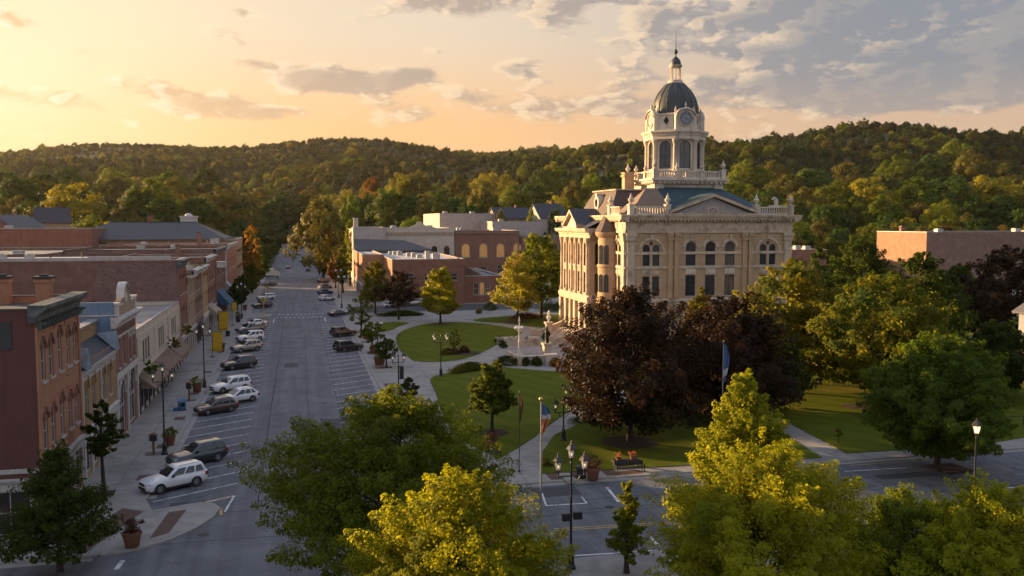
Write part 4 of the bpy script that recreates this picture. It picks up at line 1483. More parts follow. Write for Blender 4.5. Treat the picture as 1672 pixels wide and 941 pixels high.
# ------------------------------------------------------------------ blocks across the square, behind the parking lot
def right_blocks():
    b = Bld('brick_building', 'low red brick building with a pale flat roof behind the parked white sedan', 'building', 22.7, 41, 222, 284, 11.5, BR_RED, sides={'W': BR_ORANGE})
    for u, z in ((4.5, 6.3), (9.0, 6.3), (15.5, 6.2)):
        b.win('S', u, z, 1.9, 1.7, 0, W_GREY)
    for u in row(10, 1, 61):
        b.win('W', u, 5.5, 1.2, 2.6, 0.4, W_GREY, None, True, 'brick')
        b.win('W', u, 0.6, 1.8, 2.8, 0, W_GREY)
    b.walls(ROOF_WHITE, 0.35, METAL_LT)
    for k in range(7): roof_unit(b, 3.5 + k * 0.8, 44 - k * 4.6, 11.15, 1.5, 1.6, 0.9 + 0.2 * (k % 3), 'unit' if k != 3 else 'pipe')
    roof_unit(b, 11.5, 9, 11.15, 2.0, 1.4, 1.5, 'unit'); roof_unit(b, 10.2, 13, 11.15, 1.2, 1.2, 1.9, 'hatch')
    b = Bld('brick_building', 'lit orange brick shop on the far street corner behind street trees', 'building', 17, 22.65, 244, 284, 12.0, BR_ORANGE)
    for u in row(9, 1, 39):
        b.win('W', u, 5.6, 1.1, 2.8, 0.4, W_GREY, None, True, 'brick')
    b.shop('W', 0.5, 39.5, 3.1, W_GREY, 12, 0.8)
    b.walls(ROOF_WHITE, 0.35, METAL_LT)
    b = Bld('brick_annex', 'single-storey red brick annex with a triple white window', 'building', 41.05, 51.5, 224, 262, 7.0, BR_RED)
    for u in (3.4, 4.9, 6.4):
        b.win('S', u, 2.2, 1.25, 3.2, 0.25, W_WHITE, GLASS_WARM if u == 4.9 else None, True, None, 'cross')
    b.walls(ROOF_GREY, 0.3, W_WHITE)
    b.add('roof_slope', lambda mb: mb.add([(0.2, 8, 10.2), (6.5, 8, 6.75), (6.5, 38, 6.75), (0.2, 38, 10.2), (0.2, 8, 6.6), (0.2, 38, 6.6)], [(0, 1, 2, 3), (0, 4, 1), (3, 2, 5)]), mk('roof_brown', (0.15, 0.085, 0.065), (0.12, 0.07, 0.055), 1.2, 0.9))
    roof_unit(b, 7, 20, 6.7, 1.6, 1.4, 1.0)
    # cream hall with arched windows
    b = flat_block('cream_hall', 'cream rendered hall with a curved central gable and arched upper windows', 628, 742, 373, 290, 40, BR_CREAM, ROOF_WHITE,
                   wins=[('S', (4.0, 12.2, 16.3, 20.4), 9.0, 1.9, 4.0, 0.95, W_DARK, None, 'cream')], extra=3)
    W, H = b.W, b.H
    def cg(mb):
        pts = [(W * .5 - 3.2, H - 0.2), (W * .5 + 3.2, H - 0.2), (W * .5 + 3.2, H + 0.4), (W * .5 + 1.5, H + 1.2)]
        pts += [(W * .5 + 1.0 * math.cos(math.pi * i / 6), H + 1.3 + 1.0 * math.sin(math.pi * i / 6)) for i in range(7)]
        pts += [(W * .5 - 1.5, H + 1.2), (W * .5 - 3.2, H + 0.4)]
        mb.extr(pts, -0.4, 0.05)
    b.add('gable', cg, BR_CREAM, 'S')
    b.add('frieze', lambda mb: ([mb.box(0.4 + k * 0.6, 0.7 + k * 0.6, 0.003, 0.1, H - 2.1, H - 1.6) for k in range(int(W / 0.6) - 1)], mb.box(0, W, 0.003, 0.15, H - 1.5, H - 1.35), mb.box(0, W, 0.003, 0.12, H - 2.4, H - 2.2)), BR_TAN, 'S')
    b2 = Bld('cream_building', 'tall pale corner building with a square chimney at the end of the right street front', 'building', 17, b.root.location.x - 0.05, 286, 326, H + 0.3, BR_CREAM, None, {'S': BR_GREY})
    b2.walls(ROOF_WHITE, 0.4, METAL_LT)
    for u in row(8, 1, 39): b2.win('W', u, 9.5, 1.2, 3.0, 0.5, W_GREY, None, True, 'cream')
    chimney(b2, 1.0, 2.0, H - 0.2, 1.5, 1.5, 3.6, BR_CREAM)
    b2.add('lean_to_roof', lambda mb: mb.add([(0.3, -6, 12.2), (b2.W + 14, -6, 12.2), (b2.W + 6, -0.1, 15.0), (0.3, -0.1, 15.5), (0.3, -6, 11.6), (b2.W + 14, -6, 11.6)], [(0, 1, 2, 3), (0, 4, 5, 1)]), SHINGLE)
    b3 = flat_block('arcaded_building', 'dark red brick building with four round-arched windows given a painted sunset glow', 743, 848, 377, 290, 34, BR_RED, ROOF_GREY,
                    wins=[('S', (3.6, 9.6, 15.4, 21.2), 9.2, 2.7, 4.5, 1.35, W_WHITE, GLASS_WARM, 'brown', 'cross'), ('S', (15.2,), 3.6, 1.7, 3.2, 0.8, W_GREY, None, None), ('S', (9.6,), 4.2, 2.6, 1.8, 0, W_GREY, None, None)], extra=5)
    Hb = b3.H
    b3.run('S', [(0.003, Hb - 1.3), (0.3, Hb - 1.1), (0.35, Hb - 0.5), (0.003, Hb - 0.4)], 0, b3.W, BR_BROWN)
    b3.add('string_course', lambda mb: (mb.box(0, b3.W, 0.003, 0.12, 8.6, 8.9), [mb.box(u, u + 0.45, 0.003, 0.16, 8.9, Hb - 1.4) for u in (0.1, 6.3, 12.2, 18.1, b3.W - 0.6)]), BR_BROWN, 'S')
    flat_block('pale_warehouse', 'tall pale grey block with a blank side wall behind the cream hall', 718, 806, 349, 340, 45, BR_GREY, ROOF_DARK, {'W': BR_CREAM}, [('W', (8, 14, 20, 26, 32), 8, 1.4, 3.0, 0.5, W_GREY, None, None)], 3)
    flat_block('pale_warehouse', 'long low pale building with a grey roof between the tall grey block and the courthouse', 804, 925, 362, 318, 30, BR_GREY, ROOF_GREY, None, [('S', (5, 11, 30), 4, 1.4, 2.0, 0, W_GREY, None, None)], 5)
    flat_block('brick_building', 'brick block tucked against the courthouse, below the pale building', 850, 935, 386, 296, 18, BR_BROWN, ROOF_GREY, None, [('S', (4, 9, 14), 6, 1.3, 2.2, 0.3, W_GREY, None, None)], 2)
    # right of the courthouse
    flat_block('low_building', 'low brick building with a cluttered grey roof just right of the courthouse', 1270, 1350, 408, 228, 30, BR_RED, ROOF_GREY, None, None, 6)
    b = flat_block('brick_building', 'big plain brick building with a sunlit west wall and white roof edge, far right', 1512, 1760, 379, 205, 21, BR_BROWN, ROOF_WHITE, {'W': BR_AMBER},
                   [('W', (4.5, 11, 17), 6.5, 1.3, 2.6, 0.0, W_DARK, None, 'brown'), ('S', (5.5, 13), 3.0, 1.4, 2.2, 0, W_GREY, None, None)], 3)
    b.add('white_band', lambda mb: mb.box(0, b.W, 0.003, 0.1, 3.0 - 2.2, 3.0 - 0.6), W_WHITE, 'S')
    chimney(b, 3, 14, b.H - 0.5, 1.2, 1.0, 1.9, BR_RED)


right_blocks()


def corner_house():
    wall = mk('painted_brick_pale', (0.24, 0.25, 0.275), (0.20, 0.21, 0.23), 3.0, 0.85, 0.4)
    b = Bld('pale_house', 'pale painted two-storey house with a gable roof at the right edge', 'house', 91.2, 108, 77, 96.5, 9.2, wall)
    for u in (14.2, 9.0, 4.0):
        b.win('W', u, 5.0, 1.1, 2.3, 0, W_GREY)
        b.win('W', u, 1.2, 1.1, 2.2, 0, W_GREY)
    for u in (2.2, 6.5, 11): b.win('S', u, 4.6, 1.1, 2.3, 0, W_GREY)
    b.walls(ROOF_DARK, 0.2, W_GREY)
    b.add('gable_roof', lambda mb: mb.add([(-0.6, -0.6, 9.1), (-0.6, 20.1, 9.1), (8.4, 20.1, 14.2), (8.4, -0.6, 14.2), (17.4, -0.6, 9.1), (17.4, 20.1, 9.1), (-0.6, -0.6, 9.35), (-0.6, 20.1, 9.35), (8.4, 20.1, 14.45), (8.4, -0.6, 14.45), (17.4, -0.6, 9.35), (17.4, 20.1, 9.35)],
                                         [(0, 1, 2, 3), (3, 2, 5, 4), (6, 7, 8, 9), (9, 8, 11, 10), (0, 1, 7, 6), (4, 5, 11, 10), (0, 3, 9, 6), (3, 4, 10, 9), (1, 2, 8, 7), (2, 5, 11, 8)]), SHINGLE)
    b.add('gable_wall', lambda mb: mb.extr([(0.3, 9.3), (16.5, 9.3), (8.4, 13.9)], -0.25, -0.02), wall, 'S')
    b.add('foundation', lambda mb: (mb.box(0, 19.5, 0.003, 0.12, 0, 0.9)), STONE_SILL, 'W')
    # porch shed with a railing in front
    p = empty('porch_shed', (82.0, 76.5, 0.13), 0, 'low dark open porch with a flat lean-to roof before the pale house', 'porch')
    mb = MB(); mb.add([(-1, -2.4, 3.2), (6, -2.4, 3.2), (6, 2.6, 3.7), (-1, 2.6, 3.7), (-1, -2.4, 3.0), (6, -2.4, 3.0), (6, 2.6, 3.5), (-1, 2.6, 3.5)], [(0, 1, 2, 3), (7, 6, 5, 4), (0, 1, 5, 4), (1, 2, 6, 5), (2, 3, 7, 6), (3, 0, 4, 7)]); mb.build('roof', ROOF_DARK, p)
    for x in (-0.7, 2.4, 5.6):
        for y in (-2.2, 2.2):
            m2 = MB(); m2.box(x - 0.08, x + 0.08, y - 0.08, y + 0.08, 0, 3.0); m2.build('post', METAL_DK, p)
    mb = MB(); mb.box(-0.9, 5.9, 2.25, 2.45, 0, 2.9); mb.build('back_wall', BR_DARK, p)
    f = empty('railing', (70, 75.2, 0.13), math.radians(-6), 'thin dark metal railing along the path to the pale house', 'railing')
    mb = MB(); mb.box(0, 10, -0.03, 0.03, 0.95, 1.02); mb.box(0, 10, -0.02, 0.02, 0.5, 0.54); mb.build('rail', METAL_DK, f)
    for k in range(6):
        m2 = MB(); m2.box(k * 2 - 0.04, k * 2 + 0.04, -0.04, 0.04, 0, 0.95); m2.build('post', METAL_DK, f)


corner_house()


def far_houses():
    RED_ROOF = mk('roof_red_brown', (0.16, 0.07, 0.05), (0.12, 0.055, 0.04), 1.5, 0.85)
    BLUE_ROOF = mk('roof_blue_metal', (0.30, 0.38, 0.46), (0.24, 0.31, 0.38), 1.0, 0.5, metal=0.3)
    WALLW = mk('siding_white', (0.34, 0.32, 0.29), (0.28, 0.27, 0.25), 2, 0.7)
    rows = [(340, 832, 352, 11, 15, 12, 4, BR_TAN, SLATE, 8, 'small tan house with a grey roof behind the pale warehouses'),
            (334, 893, 345, 10, 12, 12, 5, WALLW, SLATE, 15, 'white house with a steep dark roof and red gable by the courthouse')]
    for yt, px, d, w, l, hw, hr, wm, rm, rz, lab in rows:
        x, y = polar(px, d)
        gable_house('house', lab, x, y, w, l, hw, hr, wm, rm, math.radians(rz), True, ytop=yt)


far_houses()
# ------------------------------------------------------------------ the courthouse
CH_BRICK = brick('courthouse_brick', (0.39, 0.265, 0.155), (0.44, 0.305, 0.185), (0.34, 0.25, 0.16), wash=(0.27, 0.18, 0.105), amount=0.6, bw=0.6, bh=0.2)
CH_STONE = mk('courthouse_limestone', (0.52, 0.415, 0.30), (0.43, 0.34, 0.245), 1.2, 0.85, 0.15, c3=(0.26, 0.205, 0.15), s3=0.7, det=8.0)
CH_TOWER = mk('tower_limestone', (0.59, 0.505, 0.40), (0.50, 0.425, 0.335), 1.0, 0.85, 0.12, c3=(0.33, 0.275, 0.21), s3=0.5, stretch=(1, 1, 0.35), det=8.0)
CH_TEAL = mk('roof_teal_slate', (0.040, 0.075, 0.085), (0.028, 0.055, 0.064), 1.2, 0.6, 0.5, stretch=(1, 1, 5))
CH_BROWN = mk('roof_brown_slate', (0.095, 0.068, 0.058), (0.070, 0.050, 0.044), 1.2, 0.7, 0.5, stretch=(1, 1, 5))
DOME_CU = mk('dome_dark_copper', (0.052, 0.066, 0.064), (0.068, 0.066, 0.058), 0.8, 0.5, 0.1, c3=(0.045, 0.058, 0.056), s3=0.5, metal=0.2, stretch=(1, 1, 0.25))
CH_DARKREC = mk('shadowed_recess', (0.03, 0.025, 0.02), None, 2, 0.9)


def courthouse():
    X0, Y0 = 51.3, 134.8
    b = Bld('courthouse', 'pale brick and limestone courthouse with a domed clock tower, standing over the square', 'courthouse', X0, X0 + 29.6, Y0, Y0 + 35.4, 21.9, CH_BRICK)
    CX = 14.8
    for s in (-1, 1):
        for o in (9.6, 11.3):
            u = CX + s * o
            b.win('S', u, 13.8, 1.2, 3.5, 0.6, W_DARK)
            b.win('S', u, 8.9, 1.2, 3.2, 0, W_DARK)
            b.win('S', u, 2.6, 1.2, 3.2, 0, W_DARK)
    for o in (-3.5, 0, 3.5):
        b.win('S', CX + o, 13.8, 1.75, 3.9, 0.87, W_DARK)
        b.win('S', CX + o, 8.8, 1.75, 3.4, 0, W_DARK, bars='cross')
        b.win('S', CX + o, 2.4, 1.75, 3.6, 0, W_DARK, bars='cross')
    for u in (31.1, 32.6):
        b.win('W', u, 13.8, 1.05, 3.5, 0.5, W_DARK)
        b.win('W', u, 8.9, 1.05, 3.2, 0, W_DARK)
        b.win('W', u, 2.6, 1.05, 3.0, 0, W_DARK)
    for u in (2.4, 4.2, 7.4):
        b.win('W', u, 13.8, 1.1, 3.5, 0.55, W_DARK)
        b.win('W', u, 8.9, 1.1, 3.2, 0, W_DARK)
        b.win('W', u, 2.6, 1.1, 3.0, 0, W_DARK)
    for side, n in (('E', 8), ('N', 7)):
        for u in row(n, 1.5, b.L(side) - 1.5):
            b.win(side, u, 13.8, 1.3, 3.5, 0.65, W_DARK)
            b.win(side, u, 8.9, 1.3, 3.2, 0, W_DARK)
    b.walls(ROOF_DARK, 0.3, CH_STONE, cop_over=-0.02)
    # ---- bands, plinth, cornice all round
    for side in 'SWEN':
        L = b.L(side)
        e = 0.0 if side in 'SN' else -0.004
        def bands(mb, L=L, e=e):
            mb.box(-0.45 + (0.01 if e else 0), L + 0.45 - (0.01 if e else 0), 0.003, 0.45 + e, 0.1, 1.3 + e)
            prof_run(mb, [(0.003, 7.2), (0.28 + e, 7.25), (0.32 + e, 7.7), (0.42 + e, 7.9), (0.42 + e, 8.15), (0.2, 8.45), (0.003, 8.5)], -0.4, L + 0.4)
        b.add('plinth_course', bands, CH_STONE, side)
        def bands2(mb, L=L, e=e):
            mb.box(-0.2, L + 0.2, 0.003, 0.18 + e, 13.35, 13.72)
            mb.box(-0.14, L + 0.14, 0.003, 0.13 + e, 15.65, 16.1)
        b.add('string_course', bands2, CH_STONE, side)
        def entab(mb, L=L, e=e):
            mb.box(-0.25, L + 0.25, 0.003, 0.25 + e, 19.15, 19.5)
            mb.box(-0.15, L + 0.15, 0.003, 0.14 + e, 19.5, 20.9)
            k = 0.5
            while k < L - 1.5:
                mb.box(k, k + 1.9, 0.14, 0.2, 19.7, 20.65)
                k += 2.45
            prof_run(mb, [(0.003, 20.9), (0.35, 20.95), (0.42, 21.2), (1.0 + e, 21.3), (1.1 + e, 21.55), (1.3 + e, 21.85), (1.3 + e, 22.05), (-0.3, 22.1), (-0.3, 21.95)], -1.25, L + 1.25)
        b.add('entablature', entab, CH_STONE, side)
        def dent(mb, L=L):
            k = -0.9
            while k < L + 0.9:
                mb.box(k, k + 0.3, 0.36, 0.92, 21.03, 21.29)
                k += 0.66
        if side in 'SW': b.add('modillion_course', dent, CH_STONE, side)
    # ---- pilasters with capitals, south and west
    def pil(mb, u, w, n=0.34, z0=8.5, z1=19.15):
        mb.box(u - w / 2, u + w / 2, 0.003, n, z0, z1 - 1.2)
        mb.box(u - w / 2 - 0.1, u + w / 2 + 0.1, 0.003, n + 0.1, z0 - 0.02, z0 + 0.5)
        mb.box(u - w / 2 - 0.05, u + w / 2 + 0.05, 0.003, n + 0.06, z1 - 1.35, z1 - 1.2)
        mb.box(u - w / 2 - 0.14, u + w / 2 + 0.14, 0.003, n + 0.16, z1 - 1.2, z1 - 0.55)
        mb.box(u - w / 2 - 0.26, u + w / 2 + 0.26, 0.003, n + 0.3, z1 - 0.55, z1 + 0.01)
    for u, w in ((0.75, 1.3), (CX - 7.2, 0.75), (CX - 6.1, 0.75), (CX + 6.1, 0.75), (CX + 7.2, 0.75), (28.85, 1.3)):
        b.add('pilaster', lambda mb, u=u, w=w: (pil(mb, u, w), mb.box(u - w / 2 - 0.08, u + w / 2 + 0.08, 0.003, 0.46, 1.3, 7.2)), CH_BRICK if w < 1 else CH_STONE, 'S')
    for u, w in ((34.7, 1.2), (29.0, 1.0), (0.75, 1.2)):
        b.add('pilaster', lambda mb, u=u, w=w: (pil(mb, u, w), mb.box(u - w / 2 - 0.08, u + w / 2 + 0.08, 0.003, 0.45, 1.3, 7.2)), CH_STONE, 'W')

    def ring(mb, u, z, r0, r1, n0, n1, a0=0.0, a1=math.pi, k=16):
        vs_, fs_ = [], []
        for i in range(k + 1):
            t = a0 + (a1 - a0) * i / k
            c, s_ = math.cos(t), math.sin(t)
            vs_ += [(u + r0 * c, n1, z + r0 * s_), (u + r1 * c, n1, z + r1 * s_), (u + r1 * c, n0, z + r1 * s_), (u + r0 * c, n0, z + r0 * s_)]
        for i in range(k):
            for j in range(4):
                fs_.append((4 * i + j, 4 * i + (j + 1) % 4, 4 * i + 4 + (j + 1) % 4, 4 * i + 4 + j))
        fs_ += [(0, 1, 2, 3), (4 * k, 4 * k + 3, 4 * k + 2, 4 * k + 1)]
        mb.add(vs_, fs_)
    def disc(mb, u, z, r, n0, n1, k=20):
        mb.extr([(u + r * math.cos(2 * math.pi * i / k), z + r * math.sin(2 * math.pi * i / k)) for i in range(k)], n0, n1)
    for side, us in (('S', (CX - 10.45, CX + 10.45)), ('W', (31.85,))):
        for u in us:
            b.add('arch_surround', lambda mb, u=u: (ring(mb, u, 16.1, 1.95, 2.3, 0.004, 0.2), mb.box(u - 0.22, u + 0.22, 0.004, 0.32, 18.1, 18.75), mb.box(u - 0.14, u + 0.14, 0.004, 0.12, 8.9, 16.0)), CH_STONE, side)
            b.add('oculus', lambda mb, u=u: (disc(mb, u, 17.45, 0.34, 0.004, 0.05),), GLASS, side)
            for z in (12.45,):
                b.add('spandrel_panel', lambda mb, u=u, z=z: (mb.box(u - 1.5, u - 0.25, 0.004, 0.1, z, z + 0.75), mb.box(u + 0.25, u + 1.5, 0.004, 0.1, z, z + 0.75)), CH_STONE, side)
    for o in (-3.5, 0, 3.5):
        b.add('arch_surround', lambda mb, o=o: (ring(mb, CX + o, 16.8, 1.0, 1.5, 0.004, 0.18), mb.box(CX + o - 0.2, CX + o + 0.2, 0.004, 0.34, 17.9, 18.75)), CH_STONE, 'S')
        b.add('spandrel_panel', lambda mb, o=o: (mb.box(CX + o - 0.88, CX + o + 0.88, 0.004, 0.12, 12.4, 13.3), mb.box(CX + o - 0.4, CX + o + 0.4, 0.12, 0.18, 12.6, 13.1)), CH_TOWER, 'S')

    # ---- south pediment with its carved emblem
    def ped(mb, u, hw, z, h, n1, n0):
        for s in (-1, 1):
            mb.add([(u + s * (hw + 0.5), n1 + 0.35, z), (u + s * (hw + 0.5), n1 + 0.35, z + 0.5), (u, n1 + 0.35, z + h + 0.5), (u, n1 + 0.35, z + h), (u + s * (hw + 0.5), n0, z), (u + s * (hw + 0.5), n0, z + 0.5), (u, n0, z + h + 0.5), (u, n0, z + h)],
                   [(0, 1, 2, 3), (1, 5, 6, 2), (0, 3, 7, 4), (4, 7, 6, 5), (0, 4, 5, 1)])
        mb.box(u - hw - 0.5, u + hw + 0.5, n0, n1 + 0.3, z - 0.25, z + 0.02)
    b.add('pediment', lambda mb: ped(mb, CX, 7.2, 22.35, 2.7, 1.0, -0.6), CH_STONE, 'S')
    b.add('tympanum', lambda mb: mb.extr([(CX - 6.9, 22.3), (CX + 6.9, 22.3), (CX, 24.9)], -0.5, 0.62), mk('tympanum_stone', (0.33, 0.31, 0.29), (0.26, 0.25, 0.24), 2, 0.85), 'S')
    def emblem(mb):
        ring(mb, CX, 22.5, 0.8, 1.05, 0.62, 0.8)
        ring(mb, CX, 23.05, 0.22, 0.42, 0.62, 0.78, 0, 2 * math.pi)
        for s in (-1, 1):
            mb.box(CX + s * 1.7 - 0.5, CX + s * 1.7 + 0.5, 0.62, 0.75, 22.5, 22.7)
            mb.box(CX + s * 1.5 - 0.08, CX + s * 1.5 + 0.08, 0.62, 0.74, 22.7, 23.3)
            mb.box(CX + s * 3.0 - 0.9, CX + s * 3.0 + 0.9, 0.62, 0.72, 22.5, 22.62)
    b.add('pediment_emblem', emblem, CH_STONE, 'S')
    b.add('pediment_roof', lambda mb: mb.add([(CX - 7.9, 1.3, 22.86), (CX + 7.9, 1.3, 22.86), (CX, 1.3, 25.62), (CX - 7.9, -6.5, 22.86), (CX + 7.9, -6.5, 22.86), (CX, -6.5, 25.62)], [(0, 2, 5, 3), (2, 1, 4, 5)]), CH_TEAL, 'S')

    # ---- roofs
    b.add('teal_roof', lambda mb: mb.add([(6.5, 1.6, 22.0), (28.2, 1.6, 22.0), (28.2, 33, 22.0), (6.5, 33, 22.0), (9.2, 9.0, 26.9), (20.6, 9.0, 26.9), (20.6, 21.5, 26.9), (9.2, 21.5, 26.9)],
                                         [(0, 1, 5, 4), (1, 2, 6, 5), (2, 3, 7, 6), (3, 0, 4, 7), (4, 5, 6, 7)]), CH_TEAL)
    b.add('mansard_roof', lambda mb: mb.add([(0.2, 8.5, 22.0), (8.5, 8.5, 22.0), (8.5, 25.5, 22.0), (0.2, 25.5, 22.0), (1.2, 9.6, 24.0), (8.5, 9.6, 24.0), (8.5, 24.4, 24.0), (1.2, 24.4, 24.0), (2.4, 11.0, 26.4), (8.5, 11.0, 26.4), (8.5, 23, 26.4), (2.4, 23, 26.4)],
                                            [(0, 1, 5, 4), (2, 3, 7, 6), (3, 0, 4, 7), (4, 5, 9, 8), (6, 7, 11, 10), (7, 4, 8, 11), (8, 9, 10, 11), (1, 2, 6, 5), (5, 6, 10, 9)]), CH_BROWN)
    b.add('mansard_cresting', lambda mb: (mb.box(2.1, 8.6, 10.7, 23.3, 26.4, 26.62),), CH_STONE)
    b.add('corner_roof', lambda mb: mb.add([(1.0, 1.2, 22.0), (9.5, 1.2, 22.0), (9.5, 8.7, 22.0), (1.0, 8.7, 22.0), (5.6, 5.6, 26.6), (7.4, 5.6, 26.6)], [(0, 1, 5, 4), (1, 2, 5), (2, 3, 4, 5), (3, 0, 4)]), mk('roof_tan_slate', (0.20, 0.145, 0.105), (0.15, 0.11, 0.08), 1.2, 0.75, 0.5, stretch=(1, 1, 5)))
    def dormer(mb):
        mb.T = lambda u, n, z: (1.2 - n, u, z)
        mb.box(15.6, 18.4, -1.2, 0.5, 22.1, 23.0)
        ring(mb, 17, 24.3, 0.75, 1.25, -0.8, 0.45, 0, 2 * math.pi, 20)
        mb.box(16.6, 17.4, -0.6, 0.5, 25.4, 26.0)
    b.add('dormer', dormer, CH_TOWER)
    b.add('dormer_window', lambda mb: mb.add([(1.05, 17 + 0.8 * math.cos(k * math.pi / 8), 24.3 + 0.8 * math.sin(k * math.pi / 8)) for k in range(16)], [tuple(range(16))]), GLASS)
    mb = MB(); mb.box(5.6, 7.4, 15.6, 17.0, 25.8, 29.6); mb.box(5.4, 7.6, 15.4, 17.2, 29.0, 29.35); mb.box(5.45, 7.55, 15.45, 17.15, 29.6, 29.8)
    b_ch = mb.build('chimney', CH_BRICK, b.root)

    # ---- balustrades and urns
    def balus(mb, u0, u1, z=22.1, n=0.55, h=1.35):
        mb.box(u0, u1, n - 0.22, n + 0.22, z, z + 0.22)
        mb.box(u0, u1, n - 0.24, n + 0.24, z + h - 0.22, z + h)
        k = max(3, int((u1 - u0) / 0.42))
        for i in range(k):
            u = u0 + (u1 - u0) * (i + 0.5) / k
            mb.box(u - 0.09, u + 0.09, n - 0.09, n + 0.09, z + 0.22, z + h - 0.22)
    def ped_urn(u, n, z, side, T, sc=1.0, name='urn'):
        mb = MB()
        x, y, _ = T(u, n, 0)
        mb.box(x - 0.42 * sc, x + 0.42 * sc, y - 0.42 * sc, y + 0.42 * sc, z, z + 1.5 * sc)
        mb.box(x - 0.52 * sc, x + 0.52 * sc, y - 0.52 * sc, y + 0.52 * sc, z + 1.5 * sc, z + 1.68 * sc)
        mb.lathe([(0.22 * sc, 1.68 * sc), (0.16 * sc, 1.9 * sc), (0.46 * sc, 2.2 * sc), (0.5 * sc, 2.5 * sc), (0.2 * sc, 2.75 * sc), (0.26 * sc, 2.9 * sc), (0.06 * sc, 3.3 * sc), (0.02, 3.5 * sc)], x, y, 10, z)
        mb.build(name, CH_TOWER, b.root, True)
    b.add('balustrade', lambda mb: balus(mb, 1.4, 6.4), CH_TOWER, 'S')
    b.add('balustrade', lambda mb: balus(mb, 23.2, 28.3), CH_TOWER, 'S')
    b.add('balustrade', lambda mb: balus(mb, 30.2, 34.2), CH_TOWER, 'W')
    for u, n in ((0.6, 0.5), (6.9, 0.5), (22.7, 0.5), (29.0, 0.5)):
        ped_urn(u, n, 22.1, 'S', b.T('S'))
    for u, n in ((29.5, 0.5),):
        ped_urn(u, n, 22.1, 'W', b.T('W'))
    ped_urn(1.0, 0.5, 22.1, 'N', b.T('N'))
    b.add('scroll_crest', lambda mb: (ring(mb, 26.3, 24.6, 0.25, 0.5, -0.1, 0.1), mb.box(25.0, 27.6, 0.3, 0.8, 23.45, 23.7), mb.box(26.0, 26.6, 0.35, 0.75, 23.7, 24.7)), CH_TOWER, 'S')

    # ---- west portico
    W0 = object.__new__(Bld)
    PW = 16.0
    W0.root, W0.W, W0.D, W0.H, W0.mat, W0.sides = b.root, 3.2, PW, 19.6, CH_BRICK, {}
    W0.op = {'E': [], 'S': [], 'W': [], 'N': []}
    OY = 9.2
    W0.T = lambda side: {'S': lambda u, n, z: (-3.2 + u, OY - n, z), 'W': lambda u, n, z: (-3.2 - n, OY + PW - u, z), 'N': lambda u, n, z: (0 - u, OY + PW + n, z), 'E': lambda u, n, z: (0 + n, OY + u, z)}[side]
    for u in (2.2, 5.4, 8.0, 10.6, 13.8):
        W0.win('W', u, 13.4, 1.2, 4.0, 0.6, W_DARK)
        W0.win('W', u, 8.7, 1.2, 3.6, 0, W_DARK)
        W0.win('W', u, 1.8 if u not in (5.4, 8.0, 10.6) else 0.3, 1.6, 4.6, 0.8, W_DARK, CH_DARKREC if u == 8.0 else None, False, None, 'plain', 'door' if u == 8.0 else None)
    W0.win('S', 1.6, 13.6, 1.0, 3.8, 0.5, W_DARK)
    W0.win('S', 1.6, 8.7, 1.0, 3.4, 0, W_DARK)
    mb = MB()
    for side in 'SWN':
        mb.T = W0.T(side)
        wall_face(mb, W0.L(side), 19.6, W0.op[side])
    mb.build('portico_wall', CH_BRICK, b.root)
    for side in 'SWN':
        L = W0.L(side)
        def ent(mb, L=L):
            prof_run(mb, [(0.003, 18.2), (0.2, 18.2), (0.2, 18.7), (0.3, 18.8), (0.35, 19.1), (0.9, 19.2), (1.1, 19.6), (1.1, 19.8), (-0.4, 19.85), (-0.4, 19.6)], -1.0 if side == 'W' else 0, L + 1.0 if side == 'W' else L)
        def belt(mb, L=L):
            prof_run(mb, [(0.003, 7.0), (0.3, 7.05), (0.5, 7.7), (0.5, 8.0), (0.003, 8.4)], -0.45 if side == 'W' else 0, L + 0.45 if side == 'W' else L)
        def plin(mb, L=L): mb.box(-0.4 if side == 'W' else 0, L + 0.4 if side == 'W' else L, 0.003, 0.4, 0.1, 1.2)
        for nm_, fn in (('portico_cornice', ent), ('portico_belt', belt), ('portico_plinth', plin)):
            mb = MB(); mb.T = W0.T(side); fn(mb); mb.build(nm_, CH_STONE, b.root)
    for u in (0.5, 3.8, 6.7, 9.3, 12.2, 15.5):
        mb = MB()
        x, y, _ = W0.T('W')(u, 0.02, 0)
        mb.lathe([(0.5, 0), (0.5, 0.35), (0.36, 0.5), (0.33, 8.4), (0.38, 8.55), (0.46, 9.2), (0.54, 9.3), (0.54, 9.75)], x, y, 12, 8.42)
        mb.box(x - 0.5, x + 0.5, y - 0.5, y + 0.42, 0.1, 7.0)
        mb.build('column', CH_STONE, b.root, True)
    mb = MB(); mb.T = W0.T('W'); ped(mb, 8.0, 3.6, 20.1, 2.6, 0.7, -3.1); mb.build('portico_pediment', CH_STONE, b.root)
    mb = MB(); mb.T = W0.T('W'); mb.extr([(4.6, 20.1), (11.4, 20.1), (8.0, 22.7)], -0.4, 0.4); mb.build('portico_tympanum', CH_TOWER, b.root)
    mb = MB(); mb.T = W0.T('W')
    mb.add([(3.7, 1.05, 20.62), (12.3, 1.05, 20.62), (8, 1.05, 23.3), (3.7, -4.4, 20.62), (12.3, -4.4, 20.62), (8, -4.4, 23.3)], [(0, 2, 5, 3), (2, 1, 4, 5)])
    mb.add([(-0.6, 0.7, 19.86), (16.6, 0.7, 19.86), (16.6, -3.0, 21.6), (-0.6, -3.0, 21.6)], [(0, 1, 2, 3)])
    mb.build('portico_roof', SLATE, b.root)
    # ---- round turret in the corner between portico and south-west bay
    mb = MB()
